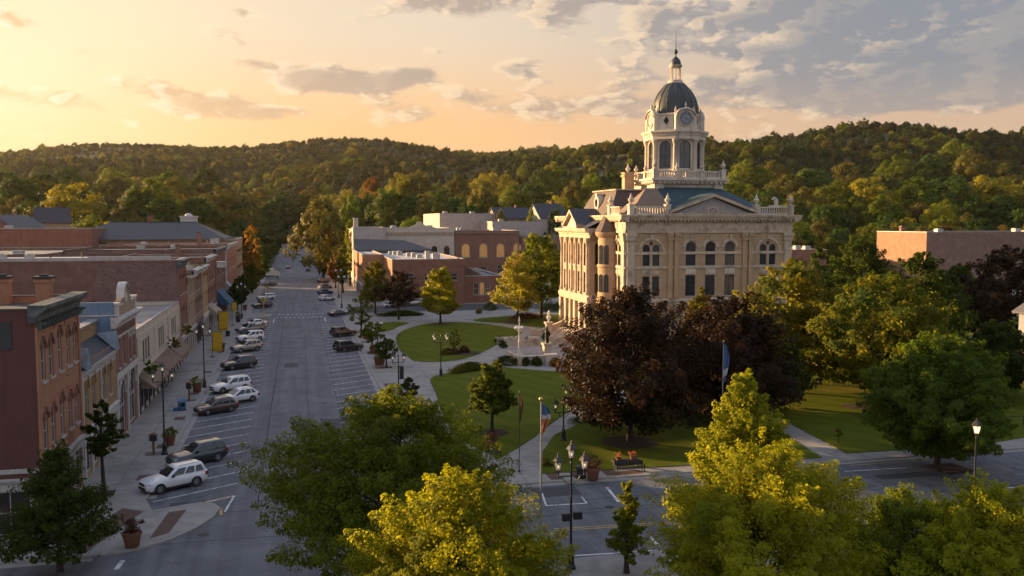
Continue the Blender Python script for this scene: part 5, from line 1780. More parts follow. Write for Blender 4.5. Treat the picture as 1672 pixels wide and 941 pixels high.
    mb.lathe([(2.5, 0.1), (2.5, 1.2), (2.15, 1.25), (2.15, 7.2), (2.4, 7.3), (2.45, 8.0), (2.1, 8.3), (2.1, 13.3), (2.25, 13.4), (2.25, 13.75), (2.1, 13.8), (2.1, 18.3), (2.3, 18.4), (2.7, 19.0), (2.7, 19.3)], -0.1, 7.0, 18)
    mb.build('turret', CH_BRICK, b.root, True)
    mb = MB(); mb.lathe([(2.85, 19.3), (2.0, 20.6), (1.1, 22.3), (0.05, 23.0)], -0.1, 7.0, 10); mb.build('turret_roof', CH_BROWN, b.root)
    for a in (200, 232, 168):
        mb = MB()
        ca, sa = math.cos(math.radians(a)), math.sin(math.radians(a))
        mb.T = lambda u, n, z, ca=ca, sa=sa: (-0.1 + ca * (2.06 + n) - sa * u, 7.0 + sa * (2.06 + n) + ca * u, z)
        for z0, h in ((13.9, 3.2), (9.2, 3.0), (2.6, 3.0)):
            mb.extr([(x, z0 + z) for x, z in arch_pts(0.8, h, 0.35)], 0.0, 0.09)
        mb.build('turret_window', GLASS, b.root)

    # ---- the stair down to the square
    mb = MB()
    n = 13
    for i in range(n):
        mb.box(-3.3 - 0.42 * (i + 1), -3.3 - 0.42 * i + (0.0 if i else 0.0), 10.5, 21.5, 0.1, 2.1 - 0.152 * i)
    mb.build('stair', CH_STONE, b.root)
    for y in (9.7, 21.5):
        mb = MB()
        mb.add([(-3.25, y, 0.1), (-9.4, y, 0.1), (-9.4, y, 1.0), (-8.4, y, 1.1), (-3.25, y, 3.0), (-3.25, y + 0.8, 0.1), (-9.4, y + 0.8, 0.1), (-9.4, y + 0.8, 1.0), (-8.4, y + 0.8, 1.1), (-3.25, y + 0.8, 3.0)],
               [(0, 1, 2, 3, 4), (9, 8, 7, 6, 5), (1, 6, 7, 2), (2, 7, 8, 3), (3, 8, 9, 4), (0, 5, 6, 1)])
        mb.box(-10.2, -9.2, y - 0.1, y + 0.9, 0.1, 1.5)
        mb.build('stair_cheek_wall', CH_STONE, b.root)

    # ---- clock tower
    tx, ty = 14.9, 15.2
    def octa(mb, A, z0, z1, A2=None):
        r = A / 2 / math.cos(math.pi / 8)
        r2 = (A2 or A) / 2 / math.cos(math.pi / 8)
        mb.lathe([(r, z0), (r2, z1)], tx, ty, 8, 0, math.pi / 8)
    mb = MB()
    mb.box(tx - 6.1, tx + 6.1, ty - 6.1, ty + 6.1, 21.7, 27.5)
    for sx in (-1, 1):
        for sy in (-1, 1):
            mb.box(tx + sx * 5.6 - 0.85, tx + sx * 5.6 + 0.85, ty + sy * 5.6 - 0.85, ty + sy * 5.6 + 0.85, 21.8, 27.52)
    mb.build('tower_base', CH_TOWER, b.root)
    mb = MB()
    for a, z0, z1 in ((6.55, 27.5, 27.8), (6.9, 27.8, 28.1), (7.25, 28.1, 28.45)):
        mb.box(tx - a, tx + a, ty - a, ty + a, z0, z1)
    for s in ('S', 'W', 'E', 'N'):
        for k in range(16):
            o = -6.6 + k * 0.88
            if s in 'SN': mb.box(tx + o - 0.16, tx + o + 0.16, ty + (-7.0 if s == 'S' else 6.56), ty + (-6.56 if s == 'S' else 7.0), 27.55, 27.8)
            else: mb.box(tx + (-7.0 if s == 'W' else 6.56), tx + (-6.56 if s == 'W' else 7.0), ty + o - 0.16, ty + o + 0.16, 27.55, 27.8)
    mb.build('tower_cornice', CH_TOWER, b.root)
    b.add('base_panels', lambda mb: ([mb.box(tx + o - 1.1, tx + o + 1.1, ty - 6.18, ty - 6.1, 25.6, 26.9) for o in (-3.4, 0, 3.4)], [mb.box(tx - 6.18, tx - 6.1, ty + o - 1.1, ty + o + 1.1, 25.6, 26.9) for o in (-3.4, 0, 3.4)]), CH_STONE)
    for s in range(4):
        mb = MB()
        a = s * math.pi / 2
        mb.T = lambda u, n, z, a=a: (tx + math.cos(a) * u + math.sin(a) * n, ty + math.sin(a) * u - math.cos(a) * n, z)
        balus(mb, -5.9, 5.9, 28.45, 6.4, 1.3)
        mb.build('tower_balustrade', CH_TOWER, b.root)
    for sx in (-1, 1):
        for sy in (-1, 1):
            ped_urn(tx + sx * 6.4, ty + sy * 6.4, 28.45, 'S', lambda u, n, z: (u, n, z), 0.95)
        ped_urn(tx + sx * 2.3, ty - 6.4, 28.45, 'S', lambda u, n, z: (u, n, z), 0.8)
        ped_urn(tx - 6.4, ty + sx * 2.3, 28.45, 'S', lambda u, n, z: (u, n, z), 0.8)
    # belfry: eight faces, each with an arched opening
    A = 8.9
    side_len = A / 2 * math.tan(math.pi / 8)
    mbw = MB()
    for k in range(8):
        a = k * math.pi / 4
        Tf = lambda u, n, z, a=a: (tx + math.cos(a) * u + math.sin(a) * (A / 2 + n), ty + math.sin(a) * u - math.cos(a) * (A / 2 + n), z)
        mbw.T = lambda u, n, z, Tf=Tf: Tf(u - side_len, n, z)
        L2 = side_len * 2
        wall_face(mbw, L2, 36.0, [(side_len, 30.3, 2.15, 4.9, 1.07)], 28.4, 0.35)
        wm = window_meshes(2.15, 4.9, 1.07, W_DARK, GLASS, False, None, 'cross')
        f = mesh_obj('window', wm[0][1], None, b.root, Tf(0, -0.02, 30.3), a)
        mesh_obj('pane', wm[1][1], None, f)
        mb = MB(); mb.T = Tf
        ring(mb, 0, 34.13, 1.1, 1.34, 0.003, 0.14)
        mb.box(-0.16, 0.16, 0.003, 0.26, 35.15, 35.4)
        for s in (-1, 1): mb.box(s * 1.22 - 0.12, s * 1.22 + 0.12, 0.003, 0.12, 30.2, 34.1)
        mb.box(-1.3, 1.3, 0.003, 0.22, 29.95, 30.3)
        mb.build('belfry_arch', CH_TOWER, b.root)
    mbw.T = None
    mbw.build('belfry_wall', CH_TOWER, b.root)
    mb = MB(); octa(mb, 10.2, 28.46, 29.7); mb.build('belfry_plinth', CH_TOWER, b.root)
    for k in range(8):
        a = math.pi / 8 + k * math.pi / 4
        r = A / 2 / math.cos(math.pi / 8) + 0.1
        x, y = tx + r * math.cos(a), ty + r * math.sin(a)
        mb = MB()
        mb.lathe([(0.55, 0), (0.55, 0.35), (0.38, 0.5), (0.35, 4.7), (0.4, 4.8), (0.52, 5.35), (0.62, 5.45), (0.62, 5.75)], x, y, 12, 29.7)
        mb.build('belfry_column', CH_TOWER, b.root, True)
    mb = MB()
    octa(mb, 10.2, 35.42, 36.1); octa(mb, 10.5, 36.1, 36.35); octa(mb, 10.6, 36.35, 36.6, 11.0); octa(mb, 11.1, 36.6, 36.95)
    mb.build('belfry_cornice', CH_TOWER, b.root)
    mb = MB(); octa(mb, 8.8, 36.95, 37.4, 8.4); octa(mb, 8.2, 37.4, 39.7); octa(mb, 8.5, 39.7, 40.0)
    mb.build('clock_stage', CH_TOWER, b.root)
    for k in range(4):
        a = k * math.pi / 2
        Tf = lambda u, n, z, a=a: (tx + math.cos(a) * u + math.sin(a) * (4.1 + n), ty + math.sin(a) * u - math.cos(a) * (4.1 + n), z)
        mb = MB(); mb.T = Tf
        pts = [(-1.75, 37.0), (1.75, 37.0), (1.75, 39.4)] + [(1.65 * math.cos(math.pi * i / 12), 39.35 + 1.35 * math.sin(math.pi * i / 12)) for i in range(1, 12)] + [(-1.75, 39.4)]
        mb.extr(pts, -1.6, 0.55)
        for i in range(12):
            t0, t1 = math.pi * i / 12, math.pi * (i + 1) / 12
            q = [(1.95 * math.cos(t), 39.3 + 1.6 * math.sin(t)) for t in (t0, t1)]
            mb.add([(q[0][0], 0.78, q[0][1]), (q[1][0], 0.78, q[1][1]), (q[1][0], -1.7, q[1][1]), (q[0][0], -1.7, q[0][1]), (q[0][0], 0.85, q[0][1] - 0.28), (q[1][0], 0.85, q[1][1] - 0.28)], [(0, 1, 2, 3), (0, 4, 5, 1)])
        for s in (-1, 1):
            mb.box(s * 1.78 - 0.22, s * 1.78 + 0.22, 0.0, 0.72, 37.0, 39.3)
        mb.lathe([(0.22, 0), (0.1, 0.3), (0.22, 0.6), (0.03, 1.1)], *Tf(0, 0.4, 0)[:2], 8, 41.2) if False else None
        mb.build('clock_gable', CH_TOWER, b.root)
        x, y, _ = Tf(0, 0.4, 0)
        mb = MB(); mb.lathe([(0.24, 0), (0.11, 0.3), (0.22, 0.6), (0.02, 1.1)], x, y, 8, 40.8); mb.build('pinnacle', CH_TOWER, b.root, True)
        mb = MB(); mb.T = Tf
        ring(mb, 0, 38.95, 1.22, 1.46, 0.5, 0.72, 0, 2 * math.pi, 32)
        clk = mb.build('clock', CH_STONE, b.root)
        mb = MB(); mb.T = Tf; disc(mb, 0, 38.95, 1.23, 0.5, 0.6, 32)
        mb.build('clock_face', mk('clock_dial', (0.26, 0.28, 0.30), (0.20, 0.22, 0.24), 2, 0.4), clk)
        mb = MB(); mb.T = Tf
        for h in range(12):
            t = h * math.pi / 6
            c, s_ = math.cos(t), math.sin(t)
            p = [(0.82 * s_, 0.82 * c), (1.14 * s_, 1.14 * c)]
            w = 0.085
            mb.add([(p[0][0] - w * c, 0.615, 38.95 + p[0][1] + w * s_), (p[0][0] + w * c, 0.615, 38.95 + p[0][1] - w * s_), (p[1][0] + w * c, 0.615, 38.95 + p[1][1] - w * s_), (p[1][0] - w * c, 0.615, 38.95 + p[1][1] + w * s_)], [(0, 1, 2, 3)])
        ring(mb, 0, 38.95, 0.80, 0.86, 0.601, 0.612, 0, 2 * math.pi, 24)
        mb.build('hour_marks', W_DARK, clk)
        mb = MB(); mb.T = Tf
        for ang, ln, w in ((115, 0.72, 0.09), (300, 1.1, 0.06)):
            t = math.radians(ang); c, s_ = math.cos(t), math.sin(t)
            mb.add([(-w * c, 0.63, 38.95 + w * s_), (w * c, 0.63, 38.95 - w * s_), (ln * s_, 0.63, 38.95 + ln * c)], [(0, 1, 2)])
        mb.build('clock_hands', W_DARK, clk)
        a2 = a + math.pi / 4
        mb = MB(); mb.T = lambda u, n, z, a=a2: (tx + math.cos(a) * u + math.sin(a) * (4.1 + n), ty + math.sin(a) * u - math.cos(a) * (4.1 + n), z)
        mb.extr([(0, 37.95), (0.5, 38.7), (0, 39.45), (-0.5, 38.7)], -0.2, 0.03)
        mb.build('diamond_opening', CH_DARKREC, b.root)
    for k in range(8):
        a = math.pi / 8 + k * math.pi / 4
        x, y = tx + 4.5 * math.cos(a), ty + 4.5 * math.sin(a)
        mb = MB(); mb.lathe([(0.24, 0), (0.22, 2.8), (0.32, 2.9), (0.15, 3.2), (0.2, 3.5), (0.02, 4.2)], x, y, 8, 37.0); mb.build('pinnacle', CH_TOWER, b.root, True)
    dp = [(4.1, 40.0), (4.08, 40.9), (3.9, 42.0), (3.55, 43.0), (3.05, 43.9), (2.4, 44.7), (1.7, 45.4), (1.25, 45.7)]
    mb = MB(); mb.lathe(dp, tx, ty, 32); mb.build('dome', DOME_CU, b.root, True)
    mb = MB()
    for k in range(16):
        a = 2 * math.pi * k / 16
        mb.tube([(tx + r * math.cos(a), ty + r * math.sin(a), z + 0.02) for r, z in dp], 0.09, 5)
    mb.build('dome_ribs', DOME_CU, b.root, True)
    mb = MB(); mb.lathe([(1.45, 45.3), (1.5, 45.7), (1.25, 45.8), (1.25, 46.1), (1.0, 46.2)], tx, ty, 16); mb.build('lantern_base', CH_TOWER, b.root, True)
    for k in range(8):
        a = math.pi / 8 + k * math.pi / 4
        mb = MB(); mb.lathe([(0.16, 0), (0.12, 0.15), (0.12, 2.1), (0.18, 2.3)], tx + 0.8 * math.cos(a), ty + 0.8 * math.sin(a), 8, 46.2); mb.build('lantern_column', CH_TOWER, b.root, True)
    mb = MB(); mb.lathe([(1.0, 48.45), (1.15, 48.6), (1.2, 48.85), (0.95, 48.9)], tx, ty, 16); mb.build('lantern_cornice', CH_TOWER, b.root, True)
    mb = MB(); mb.lathe([(0.95, 48.9), (0.93, 49.3), (0.75, 49.8), (0.4, 50.2), (0.16, 50.4), (0.12, 50.8), (0.3, 51.0), (0.36, 51.25), (0.28, 51.5), (0.1, 51.7), (0.06, 52.5), (0.03, 55.3)], tx, ty, 14); mb.build('spire', DOME_CU, b.root, True)


courthouse()
# ------------------------------------------------------------------ cars
TYRE = mk('tyre_rubber', (0.018, 0.018, 0.019), None, 8, 0.85)
RIM = mk('alloy_rim', (0.42, 0.42, 0.43), (0.34, 0.34, 0.35), 5, 0.3, metal=0.8)
CARGLASS = mk('car_glass', (0.012, 0.015, 0.019), (0.02, 0.023, 0.027), 1, 0.05, spec=0.7)
TRIM = mk('car_trim', (0.022, 0.022, 0.024), None, 5, 0.6)
HEADL = mk('headlight_lens', (0.55, 0.56, 0.58), None, 5, 0.12, spec=0.8)
TAILL = mk('taillight_lens', (0.28, 0.018, 0.012), None, 5, 0.2, spec=0.7)
PLATE = mk('plate_white', (0.55, 0.55, 0.55), None, 5, 0.6)


def paint(name, c, metal=0.15):
    return mk('car_paint_' + name, c, tuple(x * 0.93 for x in c), 1.0, 0.32, spec=0.5, coat=0.8, metal=metal)


PAINTS = {'white': paint('white', (0.62, 0.63, 0.64), 0.0), 'black': paint('black', (0.014, 0.015, 0.018)), 'teal': paint('dark_teal', (0.018, 0.032, 0.036)), 'brown': paint('brown', (0.075, 0.045, 0.035), 0.3),
          'tan': paint('tan', (0.30, 0.26, 0.22), 0.35), 'navy': paint('navy', (0.02, 0.035, 0.06)), 'blue': paint('blue', (0.035, 0.085, 0.15)), 'grey': paint('grey', (0.17, 0.18, 0.19), 0.4), 'silver': paint('silver', (0.42, 0.43, 0.45), 0.4), 'red': paint('red', (0.20, 0.03, 0.02))}

CARS = {}
SPEC = {  # L, W, H, belt, cabin base x (rear, front), roof x (rear, front), ground clearance, wheel radius, bonnet z
    'suv': (4.95, 1.98, 1.82, 1.16, -2.34, 0.86, -2.12, 0.02, 0.27, 0.385, 1.11),
    'crossover': (4.55, 1.90, 1.66, 1.02, -2.10, 1.00, -1.55, 0.05, 0.23, 0.35, 0.98),
    'sedan': (4.80, 1.84, 1.45, 0.93, -1.75, 1.05, -0.95, 0.15, 0.18, 0.33, 0.88),
    'pickup': (5.60, 2.00, 1.88, 1.12, -0.75, 1.25, -0.62, 0.55, 0.32, 0.40, 1.10),
}


def car_meshes(kind):
    if kind in CARS: return CARS[kind]
    L, W, H, belt, cr, cf, rr, rf, gc, wr, bz = SPEC[kind]
    hw = W / 2
    # lower body: cross sections from tail to nose
    st = []
    N_ = 15
    for i in range(N_):
        t = i / (N_ - 1)
        x = -L / 2 + L * t
        e = min(t, 1 - t)
        k = 1 - 0.5 * max(0, 1 - e / 0.10) ** 2 * (0.28 if t < .5 else 0.36)
        if x < cr + 0.15 and kind in ('suv', 'crossover'): top = belt
        elif x < cr: top = belt - (0.03 if kind == 'sedan' else 0.02)
        elif x > cf: top = bz - 0.16 * ((x - cf) / (L / 2 - cf)) ** 2
        else: top = belt
        if i == N_ - 1: top -= 0.10
        low = gc + (0.16 if i in (0, N_ - 1) else 0.0)
        st.append((x, hw * k, low, top))
    mb = MB()
    ring = []
    for x, w, lo, tp in st:
        mid = lo + (tp - lo) * 0.55
        half = [(0, lo), (w * 0.86, lo), (w * 0.97, lo + 0.14), (w, mid), (w * 0.975, tp - 0.10), (w * 0.90, tp - 0.01), (w * 0.55, tp + 0.025), (0, tp + 0.035)]
        pts = half + [(-a, b) for a, b in half[-2:0:-1]]
        ring.append([(x, a, b) for a, b in pts])
    m = len(ring[0])
    vs_ = [p for r in ring for p in r]
    fs_ = [(i * m + j, i * m + (j + 1) % m, (i + 1) * m + (j + 1) % m, (i + 1) * m + j) for i in range(len(ring) - 1) for j in range(m)]
    fs_ += [tuple(range(m)), tuple(range((len(ring) - 1) * m, len(ring) * m))]
    mb.add(vs_, fs_)
    # cabin
    bw, rw = hw * 0.93, hw * 0.74
    zb = belt - 0.02
    def ringc(z, t, infl):
        xr = cr + (rr - cr) * t
        xf = cf + (rf - cf) * t
        w = bw + (rw - bw) * t + infl
        return [(xr, -w * 0.94, z), (xr + 0.10, -w, z), (xf - 0.18, -w, z), (xf, -w * 0.86, z), (xf, w * 0.86, z), (xf - 0.18, w, z), (xr + 0.10, w, z), (xr, w * 0.94, z)]
    zs = [(zb, 0.0, 0.0), (zb + (H - 0.10 - zb) * 0.42 / 0.93, 0.42, 0.02), (H - 0.10, 0.93, 0.01), (H - 0.02, 1.04, -0.05)]
    rs = [ringc(*q) for q in zs]
    vs_ = [p for r in rs for p in r]
    k = 8
    fs_ = [(i * k + j, i * k + (j + 1) % k, (i + 1) * k + (j + 1) % k, (i + 1) * k + j) for i in range(3) for j in range(k)]
    mx = (rr + rf) / 2
    top = [(p[0] * 0.9 + mx * 0.1, p[1] * 0.7, H) for p in rs[-1]]
    vs_ += top
    fs_ += [(3 * k + j, 3 * k + (j + 1) % k, 4 * k + (j + 1) % k, 4 * k + j) for j in range(k)] + [tuple(4 * k + j for j in range(k))]
    mb.add(vs_, fs_)
    if kind == 'pickup':   # bed walls standing above the deck
        pass
    out = {'body': mb.mesh('body', PAINTS['white'], True)}
    # glazing set just proud of the cabin
    def side_pt(s, fx, ft):
        t = ft
        xr = cr + (rr - cr) * t + 0.10
        xf = cf + (rf - cf) * t - 0.18
        w = bw + (rw - bw) * t + 0.02 * (1 - abs(t - .42) / .58) + 0.012
        z = zb + (H - 0.10 - zb) * (t / 0.93)
        return (xr + (xf - xr) * fx, s * w, z)
    splits = {'suv': [(0.03, 0.27), (0.31, 0.60), (0.635, 0.985)], 'crossover': [(0.05, 0.22), (0.27, 0.58), (0.615, 0.985)], 'sedan': [(0.06, 0.48), (0.52, 0.985)], 'pickup': [(0.05, 0.42), (0.48, 0.985)]}[kind]
    glass = []
    for s in (-1, 1):
        for a, c in splits:
            g = MB()
            g.add([side_pt(s, a, 0.10), side_pt(s, c, 0.10), side_pt(s, c, 0.45), side_pt(s, c - 0.02, 0.86), side_pt(s, a + 0.01, 0.86), side_pt(s, a, 0.45)], [(0, 1, 2, 5), (5, 2, 3, 4)])
            glass.append(g.mesh('side_window', CARGLASS))
    def end_pt(front, fy, t):
        x = (cf + (rf - cf) * t + 0.015) if front else (cr + (rr - cr) * t - 0.015)
        w = (bw + (rw - bw) * t) * (0.82 if front else 0.88)
        return (x, fy * w, zb + (H - 0.10 - zb) * (t / 0.93))
    for fr, nm, lo in ((True, 'windscreen', 0.06), (False, 'rear_window', 0.16 if kind != 'sedan' else 0.08)):
        g = MB()
        g.add([end_pt(fr, -1, lo), end_pt(fr, 1, lo), end_pt(fr, 1, 0.48), end_pt(fr, 0.97, 0.88), end_pt(fr, -0.97, 0.88), end_pt(fr, -1, 0.48)], [(0, 1, 2, 5), (5, 2, 3, 4)])
        glass.append(g.mesh(nm, CARGLASS))
    out['glass'] = glass
    # wheels
    wx = L * 0.295
    wm = MB()
    wm.T = lambda x, y, z: (x, z, y)
    wm.lathe([(wr * 0.62, -0.11), (wr * 0.93, -0.115), (wr, -0.06), (wr, 0.06), (wr * 0.93, 0.115), (wr * 0.62, 0.11)], 0, 0, 20)
    out['wheel'] = wm.mesh('wheel', TYRE, True)
    rm = MB()
    rm.T = lambda x, y, z: (x, z, y)
    for zz in (0.118, -0.118):
        rm.lathe([(wr * 0.64, zz - 0.01), (wr * 0.60, zz), (wr * 0.54, zz - 0.02 * (1 if zz > 0 else -1))], 0, 0, 20, cap=False)
        rm.lathe([(wr * 0.16, zz - 0.03), (wr * 0.13, zz)], 0, 0, 10)
        for j in range(6):
            a = j * math.pi / 3
            c, s = math.cos(a), math.sin(a)
            w2 = wr * 0.075
            rm.add([(c * wr * .1 - s * w2, s * wr * .1 + c * w2, zz * 0.97), (c * wr * .1 + s * w2, s * wr * .1 - c * w2, zz * 0.97), (c * wr * .6 + s * w2, s * wr * .6 - c * w2, zz * 0.97), (c * wr * .6 - s * w2, s * wr * .6 + c * w2, zz * 0.97)], [(0, 1, 2, 3)])
    out['rim'] = rm.mesh('rim', RIM)
    out['wheel_at'] = [(sx * wx, sy * (hw - 0.105), wr) for sx in (-1, 1) for sy in (-1, 1)]
    ar = MB()
    for sx in (-1, 1):
        for s in (-1, 1):
            vs_ = [(sx * wx, s * (hw + 0.003), wr)]
            nn = 14
            for i in range(nn + 1):
                a = -0.35 + (math.pi + 0.7) * i / nn
                vs_.append((sx * wx + (wr + 0.075) * math.cos(a), s * (hw + 0.003), wr + (wr + 0.075) * math.sin(a)))
            ar.add(vs_, [(0, i + 1, i + 2) for i in range(nn)])
    for s in (-1, 1):
        ar.box(-wx + wr, wx - wr, s * hw * 0.985 - 0.015, s * hw * 0.985 + 0.015, gc, gc + 0.16)
    ar.box(L / 2 - 0.06, L / 2 + 0.012, -hw * 0.62, hw * 0.62, gc + 0.12, gc + 0.30)
    ar.box(L / 2 - 0.06, L / 2 + 0.016, -hw * 0.42, hw * 0.42, bz - 0.42, bz - 0.22)
    ar.box(-L / 2 - 0.014, -L / 2 + 0.06, -hw * 0.66, hw * 0.66, gc + 0.10, gc + 0.30)
    out['trim'] = ar.mesh('trim', TRIM)
    mr = []
    for s in (-1, 1):
        q = MB(); q.cbox(cf - 0.42, s * (hw + 0.10), belt + 0.09, 0.16, 0.22, 0.16); q.cbox(cf - 0.40, s * (hw - 0.02), belt + 0.03, 0.08, 0.14, 0.05)
        mr.append(q.mesh('mirror', TRIM))
    out['mirror'] = mr
    hl, tl = [], []
    for s in (-1, 1):
        q = MB(); q.add([(L / 2 - 0.02, s * hw * 0.44, bz - 0.22), (L / 2 - 0.02, s * hw * 0.44, bz - 0.38), (L / 2 - 0.10, s * hw * 0.80, bz - 0.37), (L / 2 - 0.30, s * hw * 0.955, bz - 0.30), (L / 2 - 0.30, s * hw * 0.955, bz - 0.18), (L / 2 - 0.10, s * hw * 0.80, bz - 0.20)], [(0, 1, 2, 5), (5, 2, 3, 4)])
        q.v = [(x + 0.025, y * 1.02, z) for x, y, z in q.v]
        hl.append(q.mesh('headlight', HEADL))
        q = MB()
        tb = belt if kind in ('suv', 'crossover', 'pickup') else belt - 0.06
        q.box(-L / 2 - 0.012, -L / 2 + 0.22, s * hw * 0.90 - 0.07, s * hw * 0.90 + 0.07, tb - 0.36, tb - 0.08)
        tl.append(q.mesh('taillight', TAILL))
    out['lights'] = hl + tl
    q = MB(); q.box(-L / 2 - 0.016, -L / 2 + 0.02, -0.16, 0.16, gc + 0.42, gc + 0.56); out['plate'] = q.mesh('plate', PLATE)
    if kind in ('suv', 'crossover'):
        rl = []
        for s in (-1, 1):
            q = MB(); q.tube([(rr + 0.2, s * rw * 0.86, H - 0.03), (rr + 0.3, s * rw * 0.86, H + 0.055), (rf - 0.35, s * rw * 0.86, H + 0.055), (rf - 0.22, s * rw * 0.86, H - 0.02)], 0.022, 5)
            rl.append(q.mesh('roof_rail', METAL_LT))
        out['rails'] = rl
    if kind == 'pickup':
        q = MB()
        for s in (-1, 1): q.box(-L / 2 + 0.06, cr - 0.02, s * (hw * 0.93) - 0.05, s * (hw * 0.93) + 0.05, belt - 0.02, belt + 0.16)
        q.box(-L / 2 + 0.02, -L / 2 + 0.1, -hw * 0.9, hw * 0.9, belt - 0.02, belt + 0.16)
        out['bed'] = q.mesh('bed_wall', PAINTS['white'])
        q = MB(); q.box(-L / 2 + 0.12, cr - 0.04, -hw * 0.86, hw * 0.86, belt - 0.02, belt + 0.045); out['bed_floor'] = q.mesh('bed_floor', TRIM)
    CARS[kind] = out
    return out


def car(kind, color, x, y, rz, label, group, cat=None, z=None, scale=1.0):
    cm = car_meshes(kind)
    root = empty('parked_car', (x, y, 0.015 if z is None else z), rz, label, cat or {'suv': 'SUV', 'crossover': 'SUV', 'sedan': 'car', 'pickup': 'pickup truck'}[kind], group)
    root.scale = (scale,) * 3
    def painted(me):
        o = mesh_obj(me.name.split('.')[0], me, None, root)
        o.material_slots[0].link = 'OBJECT'
        o.material_slots[0].material = PAINTS[color]
        return o
    painted(cm['body'])
    if 'bed' in cm:
        painted(cm['bed']); mesh_obj('bed_floor', cm['bed_floor'], None, root)
    for me in cm['glass'] + cm['mirror'] + cm['lights'] + cm.get('rails', []) + [cm['trim'], cm['plate']]:
        mesh_obj(me.name.split('.')[0], me, None, root)
    for p in cm['wheel_at']:
        w = mesh_obj('wheel', cm['wheel'], None, root, p)
        mesh_obj('rim', cm['rim'], None, w)
    return root


AL, AR = math.radians(211), math.radians(31)
GL, GR = 'cars nosed into the left kerb', 'cars nosed into the right kerb'
LEFT = [('suv', 'white', 283, 797, 'white SUV with silver roof rails, nearest the street corner'), ('suv', 'teal', 322, 756, 'dark teal SUV parked directly behind the nearest white SUV'),
        ('crossover', 'brown', 353, 674, 'dark brown SUV parked before a small white one'), ('crossover', 'white', 389, 657, 'small white SUV standing farther out than its neighbours'),
        ('suv', 'white', 376, 639, 'white SUV between the small white one and the black one'), ('suv', 'black', 390, 602, 'black SUV alone between gaps along the left kerb'),
        ('suv', 'tan', 402, 574, 'tan SUV parked beside the big yellow banners'), ('suv', 'white', 408, 557, 'white SUV just beyond the tan SUV'),
        ('pickup', 'grey', 409, 543, 'dark grey pickup by the mid-block kerb extension'), ('sedan', 'white', 416, 533, 'white car just short of the mid-block crossing'),
        ('suv', 'black', 428, 503, 'black SUV first past the mid-block crossing'), ('suv', 'white', 434, 490, 'white SUV second past the mid-block crossing'),
        ('crossover', 'navy', 440, 467, 'navy car under the far left street trees'), ('crossover', 'grey', 450, 442, 'grey car near the far side road'), ('sedan', 'silver', 462, 412, 'silver car at the far end of the left kerb')]
for k, c, px, py, lab in LEFT:
    x, y = gp(px, py)
    car(k, c, x, y, AL + math.radians(random.Random(px).uniform(-2, 2)), lab, GL)
RIGHT = [('suv', 'black', 569, 573, 'black SUV nearest the camera along the right kerb'), ('suv', 'black', 561, 549, 'black SUV second from the near end of the right kerb'),
         ('sedan', 'navy', 553, 516, 'navy saloon parked at the parking lot entrance'), ('crossover', 'white', 534, 491, 'white hatchback leading the far right row'),
         ('crossover', 'blue', 531, 481, 'blue hatchback beyond the white one'), ('crossover', 'grey', 531, 472, 'grey car behind the blue hatchback'),
         ('crossover', 'black', 528, 462, 'black car in the far right row under the trees'), ('suv', 'grey', 522, 438, 'grey SUV by the pale corner building'), ('sedan', 'silver', 514, 413, 'silver car last along the right kerb')]
for k, c, px, py, lab in RIGHT:
    x, y = gp(px, py)
    car(k, c, x, y, AR + math.radians(random.Random(px).uniform(-2, 2)), lab, GR)
x, y = gp(640, 503); car('sedan', 'white', x, y, math.radians(4), 'white saloon parked across the lot below the red brick wall', 'cars in the parking lot', z=0.15)
x, y = gp(674, 500); car('suv', 'silver', x, y, math.radians(184), 'silver SUV in the lot beside the white saloon', 'cars in the parking lot', z=0.15)
for px, yy, c, k in ((489, 520, 'silver', 'sedan'), (484, 600, 'grey', 'suv'), (492, 455, 'white', 'crossover'), (502, 380, 'navy', 'sedan'), (470, 400, 'red', 'sedan')):
    x = (px - 487) * depth_of(0, yy) / F_PX
    car(k, c, x, yy, math.pi / 2 if px > 488 else -math.pi / 2, f'{c} car out on the road beyond the shops', 'cars far along the main street', z=tz(x, yy) + 0.06)
def box_truck():
    r = empty('box_truck', (-12.0, 341, 0.15), math.radians(3), 'long white box truck parked across the end of the left row', 'truck')
    mb = MB(); mb.box(-6, 3.2, -1.25, 1.25, 0.9, 3.6); mb.build('cargo_box', W_WHITE, r)
    mb = MB(); mb.add([(3.3, -1.1, 0.5), (5.4, -1.1, 0.5), (5.4, -1.1, 1.5), (4.7, -1.05, 2.5), (3.3, -1.05, 2.6), (3.3, 1.1, 0.5), (5.4, 1.1, 0.5), (5.4, 1.1, 1.5), (4.7, 1.05, 2.5), (3.3, 1.05, 2.6)], [(0, 1, 2, 3, 4), (9, 8, 7, 6, 5), (1, 6, 7, 2), (2, 7, 8, 3), (3, 8, 9, 4)]); mb.build('cab', W_WHITE, r)
    mb = MB(); mb.box(-6, 5.2, -0.9, 0.9, 0.45, 0.9); mb.build('chassis', METAL_DK, r)
    cm = car_meshes('suv')
    for wx in (-4.2, 4.2):
        for s in (-1, 1): mesh_obj('wheel', cm['wheel'], None, r, (wx, s * 1.1, 0.38))
box_truck()

